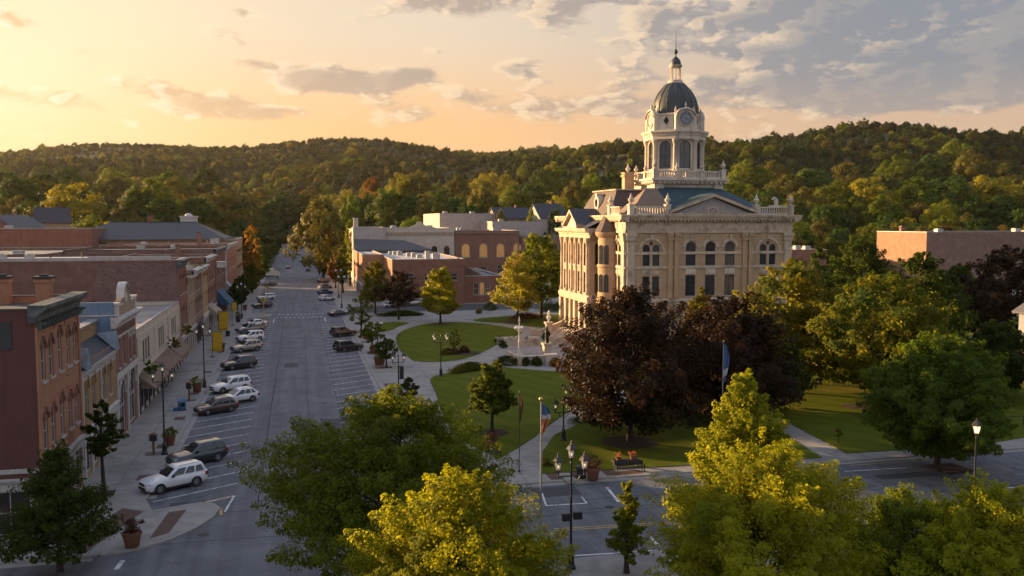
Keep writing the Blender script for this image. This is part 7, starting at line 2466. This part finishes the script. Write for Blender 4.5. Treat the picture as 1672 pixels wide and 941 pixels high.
# ------------------------------------------------------------------ stone terrace before the courthouse
def terrace():
    x0, y0 = gp(845, 597, 0.13); x1, y1 = gp(900, 600, 0.13)
    r = empty('stone_wall', (0, 0, 0), 0, 'low grey stone terrace wall with end blocks, before the courthouse stair', 'wall')
    mb = MB(); mb.box(x0, x1, y0 - 0.25, y0 + 0.25, 0.13, 1.35); mb.box(x0, x0 + 0.5, y0 + 0.25, y0 + 7, 0.13, 1.3); mb.build('wall', CH_STONE, r)
    mb = MB(); mb.box(x0 - 0.1, x1 + 0.1, y0 - 0.35, y0 + 0.35, 1.35, 1.5); mb.box(x1 - 0.2, x1 + 1.7, y0 - 0.6, y0 + 0.6, 0.13, 1.65); mb.build('coping', CH_TOWER, r)
    cx, cy_ = gp(852, 562, 0.13)
    c = empty('curved_wall', (cx, cy_, 0.13), 0, 'curved pale stone planter wall left of the stair', 'wall')
    mb = MB()
    for i in range(9):
        a0, a1 = math.radians(150 + i * 20), math.radians(150 + (i + 1) * 20)
        ribbon(mb, [(2.9 * math.cos(a0), 2.0 * math.sin(a0)), (2.9 * math.cos(a1), 2.0 * math.sin(a1))], 0.45, 0.0, 1.1 + 0.002 * (i % 2))
    mb.build('wall', CH_STONE, c)
    mb = MB(); mb.lathe([(0.8, 0), (0.85, 0.1), (1.15, 1.0), (1.2, 1.1), (1.0, 1.1), (0.95, 0.9), (0.02, 0.9)], 1.9, 0.4, 16); mb.build('bowl', CH_TOWER, c, True)
    mb = MB(); mb.box(-4.0, -1.2, 1.6, 2.1, 0, 0.9); mb.box(-4.2, -1.1, 1.5, 2.2, 0.9, 1.05); mb.build('side_bench', CH_TOWER, c)
    # candelabrum
    x, y = gp(848, 593, 0.13)
    k = empty('ornate_lamp', (x, y, 0.13), 0, 'tall white ornate candelabrum lamp on the terrace', 'street lamp')
    mb = MB(); mb.box(-0.6, 0.6, -0.6, 0.6, 0, 1.3); mb.lathe([(0.42, 1.3), (0.3, 1.6), (0.16, 2.0), (0.13, 3.0), (0.24, 3.15), (0.12, 3.3), (0.1, 5.0), (0.2, 5.15), (0.1, 5.3), (0.08, 6.2), (0.16, 6.3), (0.02, 7.0)], 0, 0, 12); mb.build('post', CH_TOWER, k, True)
    for i in range(4):
        a = i * math.pi / 2 + 0.4
        mb = MB(); mb.tube([(0, 0, 4.9), (0.35 * math.cos(a), 0.35 * math.sin(a), 4.7), (0.6 * math.cos(a), 0.6 * math.sin(a), 5.0)], 0.04, 5); am = mb.build('arm', CH_TOWER, k)
        mb = MB(); mb.ball(0.6 * math.cos(a), 0.6 * math.sin(a), 5.25, 0.24, 12); mb.build('globe', GLOBE, am, True)
    for px, py, lab, dark in ((893, 588, 'stone pedestal with a dark bronze figure at the terrace corner', True), (896, 549, 'white urn lamp on the stair wall', False)):
        x, y = gp(px, py, 0.13)
        o = empty('pedestal', (x, y, 0.13), 0, lab, 'monument')
        mb = MB(); mb.box(-0.75, 0.75, -0.75, 0.75, 0, 0.4); mb.box(-0.55, 0.55, -0.55, 0.55, 0.4, 2.3); mb.box(-0.72, 0.72, -0.72, 0.72, 2.3, 2.6); mb.build('plinth', CH_STONE, o)
        mb = MB()
        if dark: mb.lathe([(0.35, 2.6), (0.28, 2.75), (0.33, 3.3), (0.27, 3.8), (0.34, 4.2), (0.3, 4.45), (0.11, 4.6), (0.17, 4.75), (0.16, 4.95), (0.03, 5.08)], 0, 0, 12); mb.tube([(0.3, 0, 4.35), (0.48, -0.1, 3.9), (0.3, -0.3, 3.6)], [0.1, 0.08, 0.06], 6)
        else: mb.lathe([(0.2, 2.6), (0.15, 2.9), (0.4, 3.3), (0.42, 3.6), (0.15, 3.8), (0.25, 4.2), (0.02, 4.8)], 0, 0, 12)
        mb.build('figure' if dark else 'urn', mk('bronze_dark', (0.03, 0.028, 0.025), None, 3, 0.5, metal=0.5) if dark else GLOBE, o, True)
terrace()

# ------------------------------------------------------------------ the trees near enough to know one by one
def ptree(name, label, cx, base, top, w, shape, mat, seed, zb=0.25, ncl=90, per=110, ls=0.3, group=None, xy=None, H=None, bx=None, **kw):
    x, y = xy or gp(bx or cx, base, 0.17)
    k = ppm(x, y)
    H = H or (base - top) / k * 1.0
    R = w / k / 2
    return make_tree(name, label, 'tree', x, y, 0.15, H, R * 1.04, H * zb, shape, mat, seed, ncl, per, ls, group=group, **kw)


def at_depth(px, d):
    r = (px - 836) / F_PX * d
    return (r * math.cos(PSI) + d * math.sin(PSI), -r * math.sin(PSI) + d * math.cos(PSI))


def ftree(name, label, cx, d, top, w, shape, mat, seed, zb, **kw):
    x, y = at_depth(cx, d)
    H = CAM_H + (HORIZ - top) / F_PX * d
    return make_tree(name, label, 'tree', x, y, 0.12, H, w / F_PX * d / 2, zb, shape, mat, seed, **kw)


# foreground, below the camera
ftree('maple_tree', 'broad dark green maple filling the bottom left of centre, pale leaf tips', 632, 48, 655, 385, 'broad', L_GREEN, 101, 2.6, ncl=480, per=260, ls=0.155, cs=0.155, lobes=0.28, spray=1.1, nl=60)
ftree('maple_tree', 'golden sunlit maple in front of the broad dark green one', 748, 35, 778, 360, 'broad', L_GOLD, 102, 2.5, ncl=440, per=300, ls=0.12, cs=0.15, lobes=0.25, spray=1.3, nl=60)
ftree('linden_tree', 'tall pointed yellow-green tree right of centre, gold on its left side', 1222, 49, 612, 225, 'cone', L_YELLOW, 103, 2.0, ncl=400, per=260, ls=0.15, cs=0.2, lobes=0.2, spray=1.0, nl=50)
ftree('linden_tree', 'wide bushy green tree below the tall pointed one', 1258, 43.5, 742, 375, 'broad', L_YELLOW, 104, 0.8, ncl=480, per=270, ls=0.145, cs=0.16, lobes=0.26, spray=1.2, nl=60)
ftree('young_tree', 'slim young tree with gold tips in front of the cross street', 1028, 51.5, 797, 78, 'cone', L_GREEN, 105, 0.7, ncl=70, per=60, ls=0.2, cs=0.26, lobes=0.3, spray=1.3)
ftree('maple_tree', 'golden tree cut by the bottom right corner', 1635, 43, 797, 235, 'broad', L_GOLD, 106, 0.8, ncl=300, per=200, ls=0.145, cs=0.19, lobes=0.3, spray=1.4)
ftree('maple_tree', 'low dark green tree between the wide bushy one and the corner tree', 1505, 47, 826, 270, 'broad', L_GREEN, 107, 0.4, ncl=300, per=200, ls=0.145, cs=0.2, lobes=0.3, spray=1.2)
make_tree('maple_tree', 'dark pointed tree on the street corner, bottom left', 'tree', -14.2, 56.6, 0.13, 7.6, 3.4, 0.8, 'cone', L_DEEP, 108, 210, 130, 0.17, spray=1.1, cs=0.22, lobes=0.28)
# the left pavement
ptree('young_tree', 'slim dark young tree in a pavement pit before the ochre shop', 178, 806, 645, 58, 'oval', L_DEEP, 110, 0.38, 80, 70, 0.22, bx=170)
# the square
ptree('lawn_tree', 'neat round green tree standing alone in the middle lawn', 803, 707, 584, 86, 'egg', L_MID, 120, 0.26, 150, 110, 0.24, lobes=0.08)
ptree('lawn_tree', 'bright yellow-green tree on the far rim of the upper lawn', 719, 529, 436, 78, 'egg', L_YELLOW, 121, 0.16, 140, 100, 0.38, lobes=0.12)
ptree('lawn_tree', 'yellow tree with a pinkish turning side, beyond the curved wall', 845, 526, 413, 90, 'egg', L_PINK, 122, 0.16, 140, 100, 0.4, lobes=0.12)
ptree('broadleaf_tree', 'tall deep green tree between the arcaded building and the courthouse', 884, 520, 378, 104, 'round', L_GREEN, 123, 0.15, 150, 100, 0.5, lobes=0.18)
ptree('maroon_tree', 'small dark maroon tree in front of the low red brick building', 651, 522, 441, 66, 'broad', L_MAROON, 124, 0.25, 110, 90, 0.36)
ptree('broadleaf_tree', 'green tree with yellow top beside the small maroon tree', 613, 512, 424, 58, 'egg', L_OLIVE, 125, 0.2, 110, 90, 0.4)
ptree('young_tree', 'thin pale-leaved tree on the kerb before the lot', 590, 548, 470, 40, 'oval', L_OLIVE, 126, 0.2, 50, 50, 0.3)
ptree('young_tree', 'small round green kerb tree by the globe lamp', 608, 575, 523, 40, 'round', L_GREEN, 127, 0.3, 60, 70, 0.24)
ptree('young_tree', 'small dark kerb tree next to the red planter', 631, 600, 549, 42, 'broad', L_DEEP, 128, 0.28, 60, 70, 0.24)
ptree('young_tree', 'small round tree beside the panel lamp on the right pavement', 667, 668, 615, 36, 'round', L_DEEP, 129, 0.3, 60, 70, 0.18)
ptree('sapling', 'tiny thin sapling in the shrub bed of the upper lawn', 742, 574, 533, 22, 'oval', L_OLIVE, 130, 0.12, 40, 30, 0.2, r0=0.04)
ptree('sapling', 'tiny golden sapling alone on the right-hand lawn', 1369, 724, 697, 14, 'round', L_OLIVE, 131, 0.4, 14, 24, 0.18, r0=0.03)
ptree('maroon_tree', 'big copper-maroon tree in front of the courthouse corner', 1016, 722, 468, 252, 'broad', L_MAROON, 140, 0.09, 360, 160, 0.28, lobes=0.34, bx=1028, spray=1.0, cs=0.17, nl=50)
ptree('maroon_tree', 'second copper-maroon tree, behind and right of the big one', 1190, 690, 482, 220, 'broad', L_MAROON, 141, 0.05, 320, 150, 0.30, lobes=0.34, spray=0.9, cs=0.18)
ptree('broadleaf_tree', 'golden-green tree at the courthouse east corner', 1284, 640, 424, 190, 'broad', L_OLIVE, 142, 0.08, 240, 120, 0.42, lobes=0.16)
ptree('broadleaf_tree', 'small yellow tree against the courthouse south wall', 1142, 600, 466, 70, 'egg', L_OLIVE, 143, 0.2, 110, 90, 0.36)
ptree('broadleaf_tree', 'dark green tree beyond the golden-green one, before the big brick building', 1404, 512, 382, 152, 'cone', L_DEEP, 144, 0.1, 170, 100, 0.55, lobes=0.28)
ptree('broadleaf_tree', 'big olive-gold spreading tree on the right lawn', 1440, 664, 446, 250, 'broad', L_OLIVE, 145, 0.14, 380, 150, 0.34, bx=1436, lobes=0.24, cs=0.16, nl=50)
ptree('broadleaf_tree', 'full mid-green tree on the kerb at right, nearest the lit lamp', 1522, 764, 538, 236, 'broad', L_MID, 146, 0.10, 420, 160, 0.26, bx=1530, lobes=0.2, cs=0.17, nl=50)
ptree('maroon_tree', 'dark maroon tree before the big brick building at the right edge', 1640, 600, 393, 140, 'round', L_MAROON, 147, 0.15, 170, 100, 0.45, lobes=0.22)
ptree('broadleaf_tree', 'dark green tree behind the olive-gold spreading one', 1560, 560, 432, 130, 'round', L_DEEP, 148, 0.15, 150, 90, 0.5)
ptree('broadleaf_tree', 'dark tree filling the gap between second copper-maroon and olive-gold trees', 1338, 628, 478, 130, 'broad', L_DEEP, 150, 0.08, 180, 110, 0.4)
ptree('broadleaf_tree', 'dark tree between the mid-green kerb tree and the pale house', 1622, 650, 520, 130, 'broad', L_DEEP, 151, 0.08, 180, 110, 0.36)
ptree('broadleaf_tree', 'deep green tree right behind the olive-gold one', 1495, 590, 455, 150, 'broad', L_DEEP, 152, 0.08, 180, 110, 0.42)
make_tree('broadleaf_tree', 'tall deep green tree added behind the olive-gold one to shade the pale house', 'tree', 76, 97, 0.15, 17, 6.5, 1.2, 'broad', L_DEEP, 155, 170, 110, 0.42)  # extra tree added behind the others to keep sun off the pale house
ptree('maroon_tree', 'lower copper-maroon tree in the gap between the two big ones', 1112, 672, 556, 130, 'broad', L_MAROON, 154, 0.06, 200, 110, 0.32, lobes=0.3)
ptree('broadleaf_tree', 'dark low tree in shade behind the tall pointed one', 1262, 668, 548, 120, 'broad', L_DEEP, 153, 0.08, 160, 100, 0.34)
ptree('broadleaf_tree', 'dark green tree low in the gap right of the courthouse', 1335, 520, 402, 80, 'round', L_DEEP, 149, 0.12, 110, 80, 0.5)
# street trees along the far pavements
ST = [(433, 440, 402, 26, 'round', L_GREEN, 'light green street tree beyond the far side road, left pavement'), (446, 425, 388, 26, 'egg', L_GREEN, 'light green street tree farther out on the left'), (540, 418, 378, 26, 'round', L_GREEN, 'light green street tree past the pale corner building'),
      (411, 470, 362, 46, 'egg', L_ORANGE, 'orange and gold street tree at the far end of the left row'), (399, 492, 448, 34, 'round', L_DEEP, 'round dark street tree, nearest of the far left group'),
      (412, 478, 430, 34, 'round', L_OLIVE, 'olive street tree beside the navy car'), (424, 462, 418, 36, 'round', L_DEEP, 'dark street tree at the far side road'), (388, 505, 462, 30, 'round', L_DEEP, 'small dark street tree over the lamp near the banners'),
      (560, 478, 396, 30, 'egg', L_OLIVE, 'olive street tree in front of the lit brick corner shop'), (572, 466, 358, 30, 'egg', L_YELLOW, 'tall yellow-green street tree against the pale corner building'),
      (545, 448, 388, 26, 'egg', L_ORANGE, 'bronze street tree on the right pavement, by the far lamps'), (548, 470, 415, 26, 'round', L_RUST, 'rusty street tree on the right pavement'), (535, 430, 372, 24, 'egg', L_OLIVE, 'last olive street tree on the right pavement'),
      (526, 428, 336, 46, 'egg', L_YELLOW, 'big bright yellow-green tree where the street leaves town')]
for i, (cx, base, top, w, sh, m_, lab) in enumerate(ST):
    ptree('street_tree', lab, cx, base, top, w, sh, m_, 160 + i, 0.16, 90, 70, 0.5, group='street trees along the far pavements')
# mulch rings and tree pits
mb = MB()
for px, py, r_ in ((803, 707, 1.7), (1028, 722, 2.6), (719, 529, 1.8), (845, 526, 2.6), (1398, 664, 1.6), (742, 574, 2.0), (760, 577, 2.4)):
    x, y = gp(px, py, 0.19)
    mb.poly([(x + r_ * math.cos(2 * math.pi * i / 20) * (1 + 0.06 * math.sin(i * 5)), y + r_ * math.sin(2 * math.pi * i / 20), 0.198) for i in range(20)])
for px, py, r_ in ((170, 806, 0.75), (667, 668, 0.7), (631, 600, 0.8), (608, 575, 0.8), (1552, 764, 1.3)):
    x, y = gp(px, py, 0.13)
    mb.box(x - r_, x + r_, y - r_, y + r_, 0.1, 0.1375)
tag(mb.build('mulch_beds', MULCH), kind='structure')
# ------------------------------------------------------------------ trees of the town and of the hills
BT = {}
B_DEEP = leafmat('far_leaf_deep', (0.022, 0.046, 0.009), (0.050, 0.078, 0.012), trans=0.22, hv=0.03)
B_GREEN = leafmat('far_leaf_green', (0.060, 0.090, 0.009), (0.115, 0.140, 0.013), trans=0.28, hv=0.03)
B_OLIVE = leafmat('far_leaf_olive', (0.070, 0.068, 0.012), (0.120, 0.100, 0.018), trans=0.2, c3=(0.05, 0.065, 0.013), patch=0.15, hv=0.03)
B_YELLOW = leafmat('far_leaf_yellow', (0.150, 0.155, 0.012), (0.230, 0.205, 0.018), trans=0.3, c3=(0.08, 0.10, 0.012), patch=0.15, hv=0.03)
def back_variant(key, H, R, zb, shape, mat, seed, ncl, per, ls, lobes=0.22):
    v, c = crown_pts(seed, H, R, zb, shape, ncl, per, ls, 0.1, 0.27, lobes, 0.5, coh=1.25)
    BT[key] = (np_mesh('crown', v, 4, mat), trunk_mesh(seed, H, max(zb, 1.5), c, 0.35, 12), H, R, mat)


back_variant('deep_a', 20, 9, 2.0, 'broad', B_DEEP, 11, 75, 95, 0.85)
back_variant('deep_b', 20, 9, 1.5, 'round', B_DEEP, 12, 75, 95, 0.85)
back_variant('green_a', 20, 9, 2.0, 'broad', B_GREEN, 13, 75, 95, 0.85)
back_variant('green_b', 20, 9, 1.5, 'egg', B_GREEN, 14, 75, 95, 0.85)
back_variant('olive_a', 20, 9, 1.5, 'round', B_OLIVE, 15, 75, 95, 0.85)
back_variant('olive_b', 20, 9, 2.0, 'broad', B_OLIVE, 16, 75, 95, 0.85)
back_variant('yellow_a', 20, 9, 1.5, 'round', B_YELLOW, 17, 75, 95, 0.85)
back_variant('rust_a', 20, 9, 1.5, 'egg', L_RUST, 18, 75, 90, 0.8)
back_variant('cone_a', 20, 7, 0.8, 'cone', B_DEEP, 19, 75, 95, 0.85)
back_variant('maroon_a', 20, 10, 1.0, 'egg', L_MAROON, 20, 75, 90, 0.8)
back_variant('orange_a', 20, 9, 2.0, 'egg', L_ORANGE, 21, 75, 90, 0.8)
B_FAR = leafmat('hill_leaf_dark', (0.018, 0.034, 0.012), (0.040, 0.058, 0.016), trans=0.14, hv=0.03)
B_FAR2 = leafmat('hill_leaf_olive', (0.050, 0.054, 0.012), (0.085, 0.078, 0.016), trans=0.16, hv=0.04)
back_variant('far_a', 20, 9, 1.5, 'broad', B_FAR, 31, 70, 80, 0.9)
back_variant('far_b', 20, 9, 1.5, 'round', B_FAR, 32, 70, 80, 0.9)
back_variant('far_c', 20, 9, 1.5, 'round', B_FAR2, 33, 70, 80, 0.9)
BT_NAME = {'far': ('broadleaf_tree', 'dull green plain tree'), 'deep': ('broadleaf_tree', 'dark green rounded tree'), 'green': ('broadleaf_tree', 'mid green full-crowned tree'),
           'olive': ('broadleaf_tree', 'olive and bronze tinted tree'), 'yellow': ('broadleaf_tree', 'sunlit yellow-green tree'),
           'rust': ('broadleaf_tree', 'rusty brown autumn tree'), 'cone': ('conical_tree', 'dark pointed conical tree'),
           'maroon': ('broadleaf_tree', 'small maroon-leaved tree'), 'orange': ('broadleaf_tree', 'orange and gold autumn tree')}


def back_tree(key, x, y, H, R, rz, label, group, z=None):
    crown, trunk, h0, r0, mat = BT[key]
    nm = BT_NAME[key.split('_')[0]][0]
    root = empty(nm, (x, y, tz(x, y) if z is None else z), rz, label, 'tree', group)
    for n_, me in (('crown', crown), ('trunk', trunk)):
        o = mesh_obj(n_, me, mat, root)
        o.scale = (R / r0, R / r0, H / h0)
    return root


# trees one can pick out: photograph column, height of the top, width, kind
HERO = [(33, 289, 78, 'deep_a'), (120, 290, 104, 'yellow_a'), (191, 291, 52, 'olive_b'), (250, 294, 78, 'green_a'), (284, 268, 84, 'green_b'), (340, 269, 58, 'deep_b'), (290, 291, 62, 'olive_a'),
        (362, 295, 96, 'olive_a'), (428, 270, 76, 'olive_b'), (470, 279, 38, 'deep_a'), (117, 271, 66, 'deep_b'), (190, 271, 58, 'green_a'), (18, 273, 78, 'deep_a'), (75, 282, 60, 'deep_b'),
        (442, 330, 56, 'cone_a'), (461, 318, 52, 'deep_b'), (205, 333, 46, 'olive_b'), (265, 324, 54, 'deep_a'), (60, 336, 42, 'rust_a'), (172, 361, 54, 'yellow_a'), (325, 322, 60, 'deep_b'),
        (230, 312, 60, 'deep_a'), (390, 318, 60, 'deep_b'), (6, 338, 30, 'green_a'),
        (501, 279, 26, 'olive_a'), (527, 270, 34, 'olive_b'), (573, 279, 30, 'yellow_a'), (608, 283, 28, 'rust_a'), (656, 281, 32, 'yellow_a'), (684, 279, 30, 'olive_a'), (806, 269, 72, 'yellow_a'),
        (749, 289, 42, 'olive_b'), (676, 296, 36, 'rust_a'), (543, 307, 62, 'yellow_a'), (513, 303, 46, 'olive_a'), (600, 321, 76, 'deep_a'), (641, 314, 72, 'deep_b'), (710, 311, 42, 'green_b'),
        (768, 333, 50, 'deep_a'), (790, 308, 62, 'olive_b'), (857, 320, 46, 'cone_a'), (839, 304, 62, 'green_a'), (884, 273, 36, 'deep_a'), (913, 270, 46, 'green_b'), (526, 337, 44, 'yellow_a'),
        (671, 352, 28, 'yellow_a'), (735, 300, 46, 'deep_b'), (870, 300, 50, 'deep_a'), (940, 296, 52, 'olive_b'), (965, 285, 56, 'green_a'), (1000, 280, 60, 'deep_a'),
        (1218, 259, 62, 'green_a'), (1260, 264, 42, 'olive_a'), (1320, 264, 82, 'deep_b'), (1313, 308, 72, 'olive_b'), (1361, 297, 78, 'green_a'), (1414, 285, 78, 'yellow_a'), (1492, 277, 88, 'green_b'),
        (1545, 280, 82, 'deep_a'), (1612, 262, 98, 'yellow_a'), (1664, 295, 50, 'yellow_a'), (1497, 338, 44, 'maroon_a'), (1378, 266, 52, 'olive_a'), (1459, 256, 48, 'green_a'), (1518, 247, 58, 'deep_a'),
        (1578, 248, 52, 'olive_a'), (1530, 331, 56, 'yellow_a'), (1590, 328, 52, 'deep_b'), (1632, 318, 66, 'deep_a'), (1440, 320, 66, 'green_a'), (1390, 318, 60, 'green_b'), (1285, 285, 60, 'olive_b'),
        (1665, 340, 50, 'deep_b'), (1250, 305, 60, 'deep_a'), (1190, 290, 60, 'green_b'), (1445, 350, 50, 'deep_b'), (1345, 335, 60, 'deep_a')]
hero_xy = []
_rt = random.Random(5)
for px, yt, w, key in HERO:
    best = None
    for d in range(322, 780, 6):
        x, y = polar(px, d)
        zt_ = CAM_H + (HORIZ - yt) / F_PX * d
        Ht = zt_ - tz(x, y)
        R = w / F_PX * d * 0.5
        e = abs(Ht - (2.0 * R * 0.9 + 4.0)) + (30 if Ht < 6 else 0)
        if best is None or e < best[0]: best = (e, x, y, Ht, R, d)
    e, x, y, Ht, R, d = best
    Ht = max(7.0, min(Ht, 29.0))
    R = max(R, Ht * 0.36) if not key.startswith('cone') else R
    side = 'left of the main street' if px < 485 else ('beyond the row of pale buildings' if px < 1010 else 'behind and right of the courthouse')
    size = 'large' if R > 11 else ('small' if R < 6.5 else 'medium')
    near = 'nearer' if d < 430 else ('farther' if d < 580 else 'farthest')
    back_tree(key, x, y, Ht, R * 1.08, _rt.uniform(0, 6.28), f"{size} {BT_NAME[key.split('_')[0]][1]} {side}, in the {near} belt", 'trees of the belt beyond the town: ' + side)
    hero_xy.append((x, y, R))

# trees close behind the pale buildings
for px, yt, w, d, key in ((640, 312, 52, 445, 'green_a'), (668, 320, 44, 435, 'deep_a'), (692, 326, 40, 430, 'olive_a'), (716, 330, 44, 425, 'green_b'), (742, 322, 46, 436, 'deep_b'), (600, 316, 48, 480, 'olive_b'), (575, 322, 44, 470, 'green_a'),
                          (905, 338, 30, 330, 'deep_a'), (868, 344, 26, 335, 'green_a'), (818, 345, 30, 338, 'olive_a')):
    x, y = polar(px, d)
    R = w / F_PX * d / 2
    back_tree(key, x, y, CAM_H + (HORIZ - yt) / F_PX * d - tz(x, y), R, _rt.uniform(0, 6.28), f"{BT_NAME[key.split('_')[0]][1]} standing close behind the pale buildings", 'trees close behind the pale buildings')
    hero_xy.append((x, y, R))

# the rest of the belt, still single trees
_n = 0
BT_KEYS = ['deep_a', 'deep_b', 'green_a', 'green_b', 'olive_a', 'olive_b', 'deep_a', 'green_a', 'yellow_a', 'deep_b', 'olive_a', 'rust_a', 'cone_a', 'far_a', 'far_b', 'far_c']
tries = 0
while _n < 190 and tries < 9000:
    tries += 1
    px = _rt.uniform(-70, 1745)
    d = 322 + 215 * _rt.random() ** 1.1
    x, y = polar(px, d)
    if -17 < x < 15 or (y < 360 and -24 < x < 22): continue
    if y < 318 and x < 200: continue
    if any(x0 - 7 < x < x1 + 7 and y0 - 7 < y < y1 + 7 for x0, x1, y0, y1 in KEEP_OUT): continue
    R = _rt.uniform(5.5, 9.0)
    if any((x - a) ** 2 + (y - b) ** 2 < (0.62 * (R + c)) ** 2 for a, b, c in hero_xy): continue
    zmax = CAM_H + (HORIZ - (296 if d > 420 else 325)) / F_PX * d
    H = min(R * _rt.uniform(1.7, 2.3), max(8.0, zmax - tz(x, y)))
    key = _rt.choice(BT_KEYS)
    side = 'left of the main street' if px < 485 else ('beyond the row of pale buildings' if px < 1010 else 'behind and right of the courthouse')
    back_tree(key, x, y, H, R, _rt.uniform(0, 6.28), f"{BT_NAME[key.split('_')[0]][1]} among the crowded treetops {side}", 'crowded treetops ' + side)
    hero_xy.append((x, y, R))
    _n += 1


# the far woods on the hills: one mass, instanced from five of the trees that stand in the belt
def build_forest():
    srcs = {}
    for o in bpy.data.objects:
        if o.name.startswith('crown') and o.data in [BT[k][0] for k in ('far_a', 'far_b', 'green_a', 'far_c', 'olive_a', 'yellow_a', 'cone_a')]:
            srcs.setdefault(o.data.name, o)
    srcs = [srcs[BT[k][0].name] for k in ('far_a', 'far_b', 'green_a', 'far_c', 'olive_a', 'yellow_a', 'cone_a')]
    rg = np.random.default_rng(3)
    P = []
    for d0, d1, sp, smin, smax in ((530, 800, 11.5, 0.55, 0.95), (800, 1250, 9.8, 0.42, 0.78), (1250, 1700, 10.5, 0.4, 0.72), (1700, 2300, 11.5, 0.42, 0.75), (2300, 2650, 15.0, 0.5, 0.9)):
        n = int(1.16 * (d1 * d1 - d0 * d0) / 2 / (sp * sp))
        px = rg.uniform(-160, 1832, n)
        d = np.sqrt(rg.uniform(d0 * d0, d1 * d1, n))
        r = (px - 836) / F_PX * d
        x = r * math.cos(PSI) + d * math.sin(PSI)
        y = -r * math.sin(PSI) + d * math.cos(PSI)
        zr, D = ridge(px)
        ok = (d < D + 60) & ~((np.abs(x + 1) < 13) & (y < 770))
        if d0 < 600:
            ok &= np.array([all((xx - a) ** 2 + (yy - b) ** 2 > (0.5 * c + 3) ** 2 for a, b, c in hero_xy) for xx, yy in zip(x, y)])
            for x0, x1, y0, y1 in KEEP_OUT:
                ok &= ~((x > x0 - 6) & (x < x1 + 6) & (y > y0 - 25) & (y < y1 + 6))
        x, y = x[ok], y[ok]
        # stands of like trees: size and kind drift slowly across the slopes, with a few giants and conifers
        st = np.sin(x / 47.0 + 1.3 * np.sin(y / 83.0)) + np.sin(y / 61.0 + 1.7 * np.sin(x / 119.0 + 2.0))
        k = np.clip(((st + 2) / 4 * 5 + rg.normal(0, 1.3, len(x))).astype(int), 0, 5)
        k = np.array([0, 1, 0, 3, 2, 4])[k]
        k = np.where(rg.uniform(0, 1, len(x)) < 0.05, 5, k)
        k = np.where(rg.uniform(0, 1, len(x)) < 0.05 + 0.12 * (np.sin(x / 90.0 + y / 70.0) > 0.8), 6, k)
        sc = rg.uniform(smin, smax, len(x)) * (0.85 + 0.14 * st) * np.where(rg.uniform(0, 1, len(x)) < 0.06, 1.45, 1.0)
        P.append(np.stack([x, y, terrain(x, y) - 2.0, np.clip(sc, 0.35, 1.5), rg.uniform(0, 6.28, len(x)), k], 1))
    P = np.concatenate(P)
    me = bpy.data.meshes.new('forest')
    me.vertices.add(len(P))
    me.vertices.foreach_set('co', P[:, :3].astype(np.float32).ravel())
    for nm, k, ty in (('scl', 3, 'FLOAT'), ('rot', 4, 'FLOAT'), ('pick', 5, 'INT')):
        at = me.attributes.new(nm, ty, 'POINT')
        at.data.foreach_set('value', P[:, k].astype(np.int32 if ty == 'INT' else np.float32))
    me.update()
    o = bpy.data.objects.new('forest', me)
    COL.objects.link(o)
    tag(o, 'wooded hills closing the horizon, one mass of treetops', 'forest', kind='stuff')
    ng = bpy.data.node_groups.new('forest_scatter', 'GeometryNodeTree')
    ng.interface.new_socket('Geometry', in_out='INPUT', socket_type='NodeSocketGeometry')
    ng.interface.new_socket('Geometry', in_out='OUTPUT', socket_type='NodeSocketGeometry')
    nn = ng.nodes.new
    gi, go = nn('NodeGroupInput'), nn('NodeGroupOutput')
    jn = nn('GeometryNodeJoinGeometry')
    for s in reversed(srcs):
        oi = nn('GeometryNodeObjectInfo')
        oi.transform_space = 'ORIGINAL'
        oi.inputs['Object'].default_value = s
        oi.inputs['As Instance'].default_value = True
        ng.links.new(oi.outputs['Geometry'], jn.inputs[0])
    ip = nn('GeometryNodeInstanceOnPoints')
    ip.inputs['Pick Instance'].default_value = True
    def attr(nm, ty):
        a = nn('GeometryNodeInputNamedAttribute')
        a.data_type = ty
        a.inputs['Name'].default_value = nm
        return a.outputs['Attribute']
    cx = nn('ShaderNodeCombineXYZ')
    ng.links.new(attr('rot', 'FLOAT'), cx.inputs[2])
    ng.links.new(gi.outputs[0], ip.inputs['Points'])
    ng.links.new(jn.outputs[0], ip.inputs['Instance'])
    ng.links.new(attr('pick', 'INT'), ip.inputs['Instance Index'])
    ng.links.new(cx.outputs[0], ip.inputs['Rotation'])
    ng.links.new(attr('scl', 'FLOAT'), ip.inputs['Scale'])
    ng.links.new(ip.outputs[0], go.inputs[0])
    md = o.modifiers.new('scatter', 'NODES')
    md.node_group = ng


build_forest()
# ------------------------------------------------------------------ the air: far things fade into the evening haze
def build_haze():
    mb = MB()
    mb.box(-3400, 3400, -3400, 3400, -1.2, 330)
    m = bpy.data.materials.new('haze_air')
    m.use_nodes = True
    t = m.node_tree
    t.nodes.clear()
    N = NT(t)
    out = N.n('ShaderNodeOutputMaterial')
    pv = N.n('ShaderNodeVolumePrincipled')
    pv.inputs['Color'].default_value = (0.95, 0.86, 0.76, 1)
    pv.inputs['Density'].default_value = 0.00002
    pv.inputs['Anisotropy'].default_value = 0.35
    t.links.new(pv.outputs[0], out.inputs['Volume'])
    m.cycles.homogeneous_volume = True if hasattr(m.cycles, 'homogeneous_volume') else False
    o = mb.build('haze', m)
    o.display_type = 'WIRE'
    tag(o, 'thin warm evening haze over the town and hills', 'haze', kind='stuff')


build_haze()
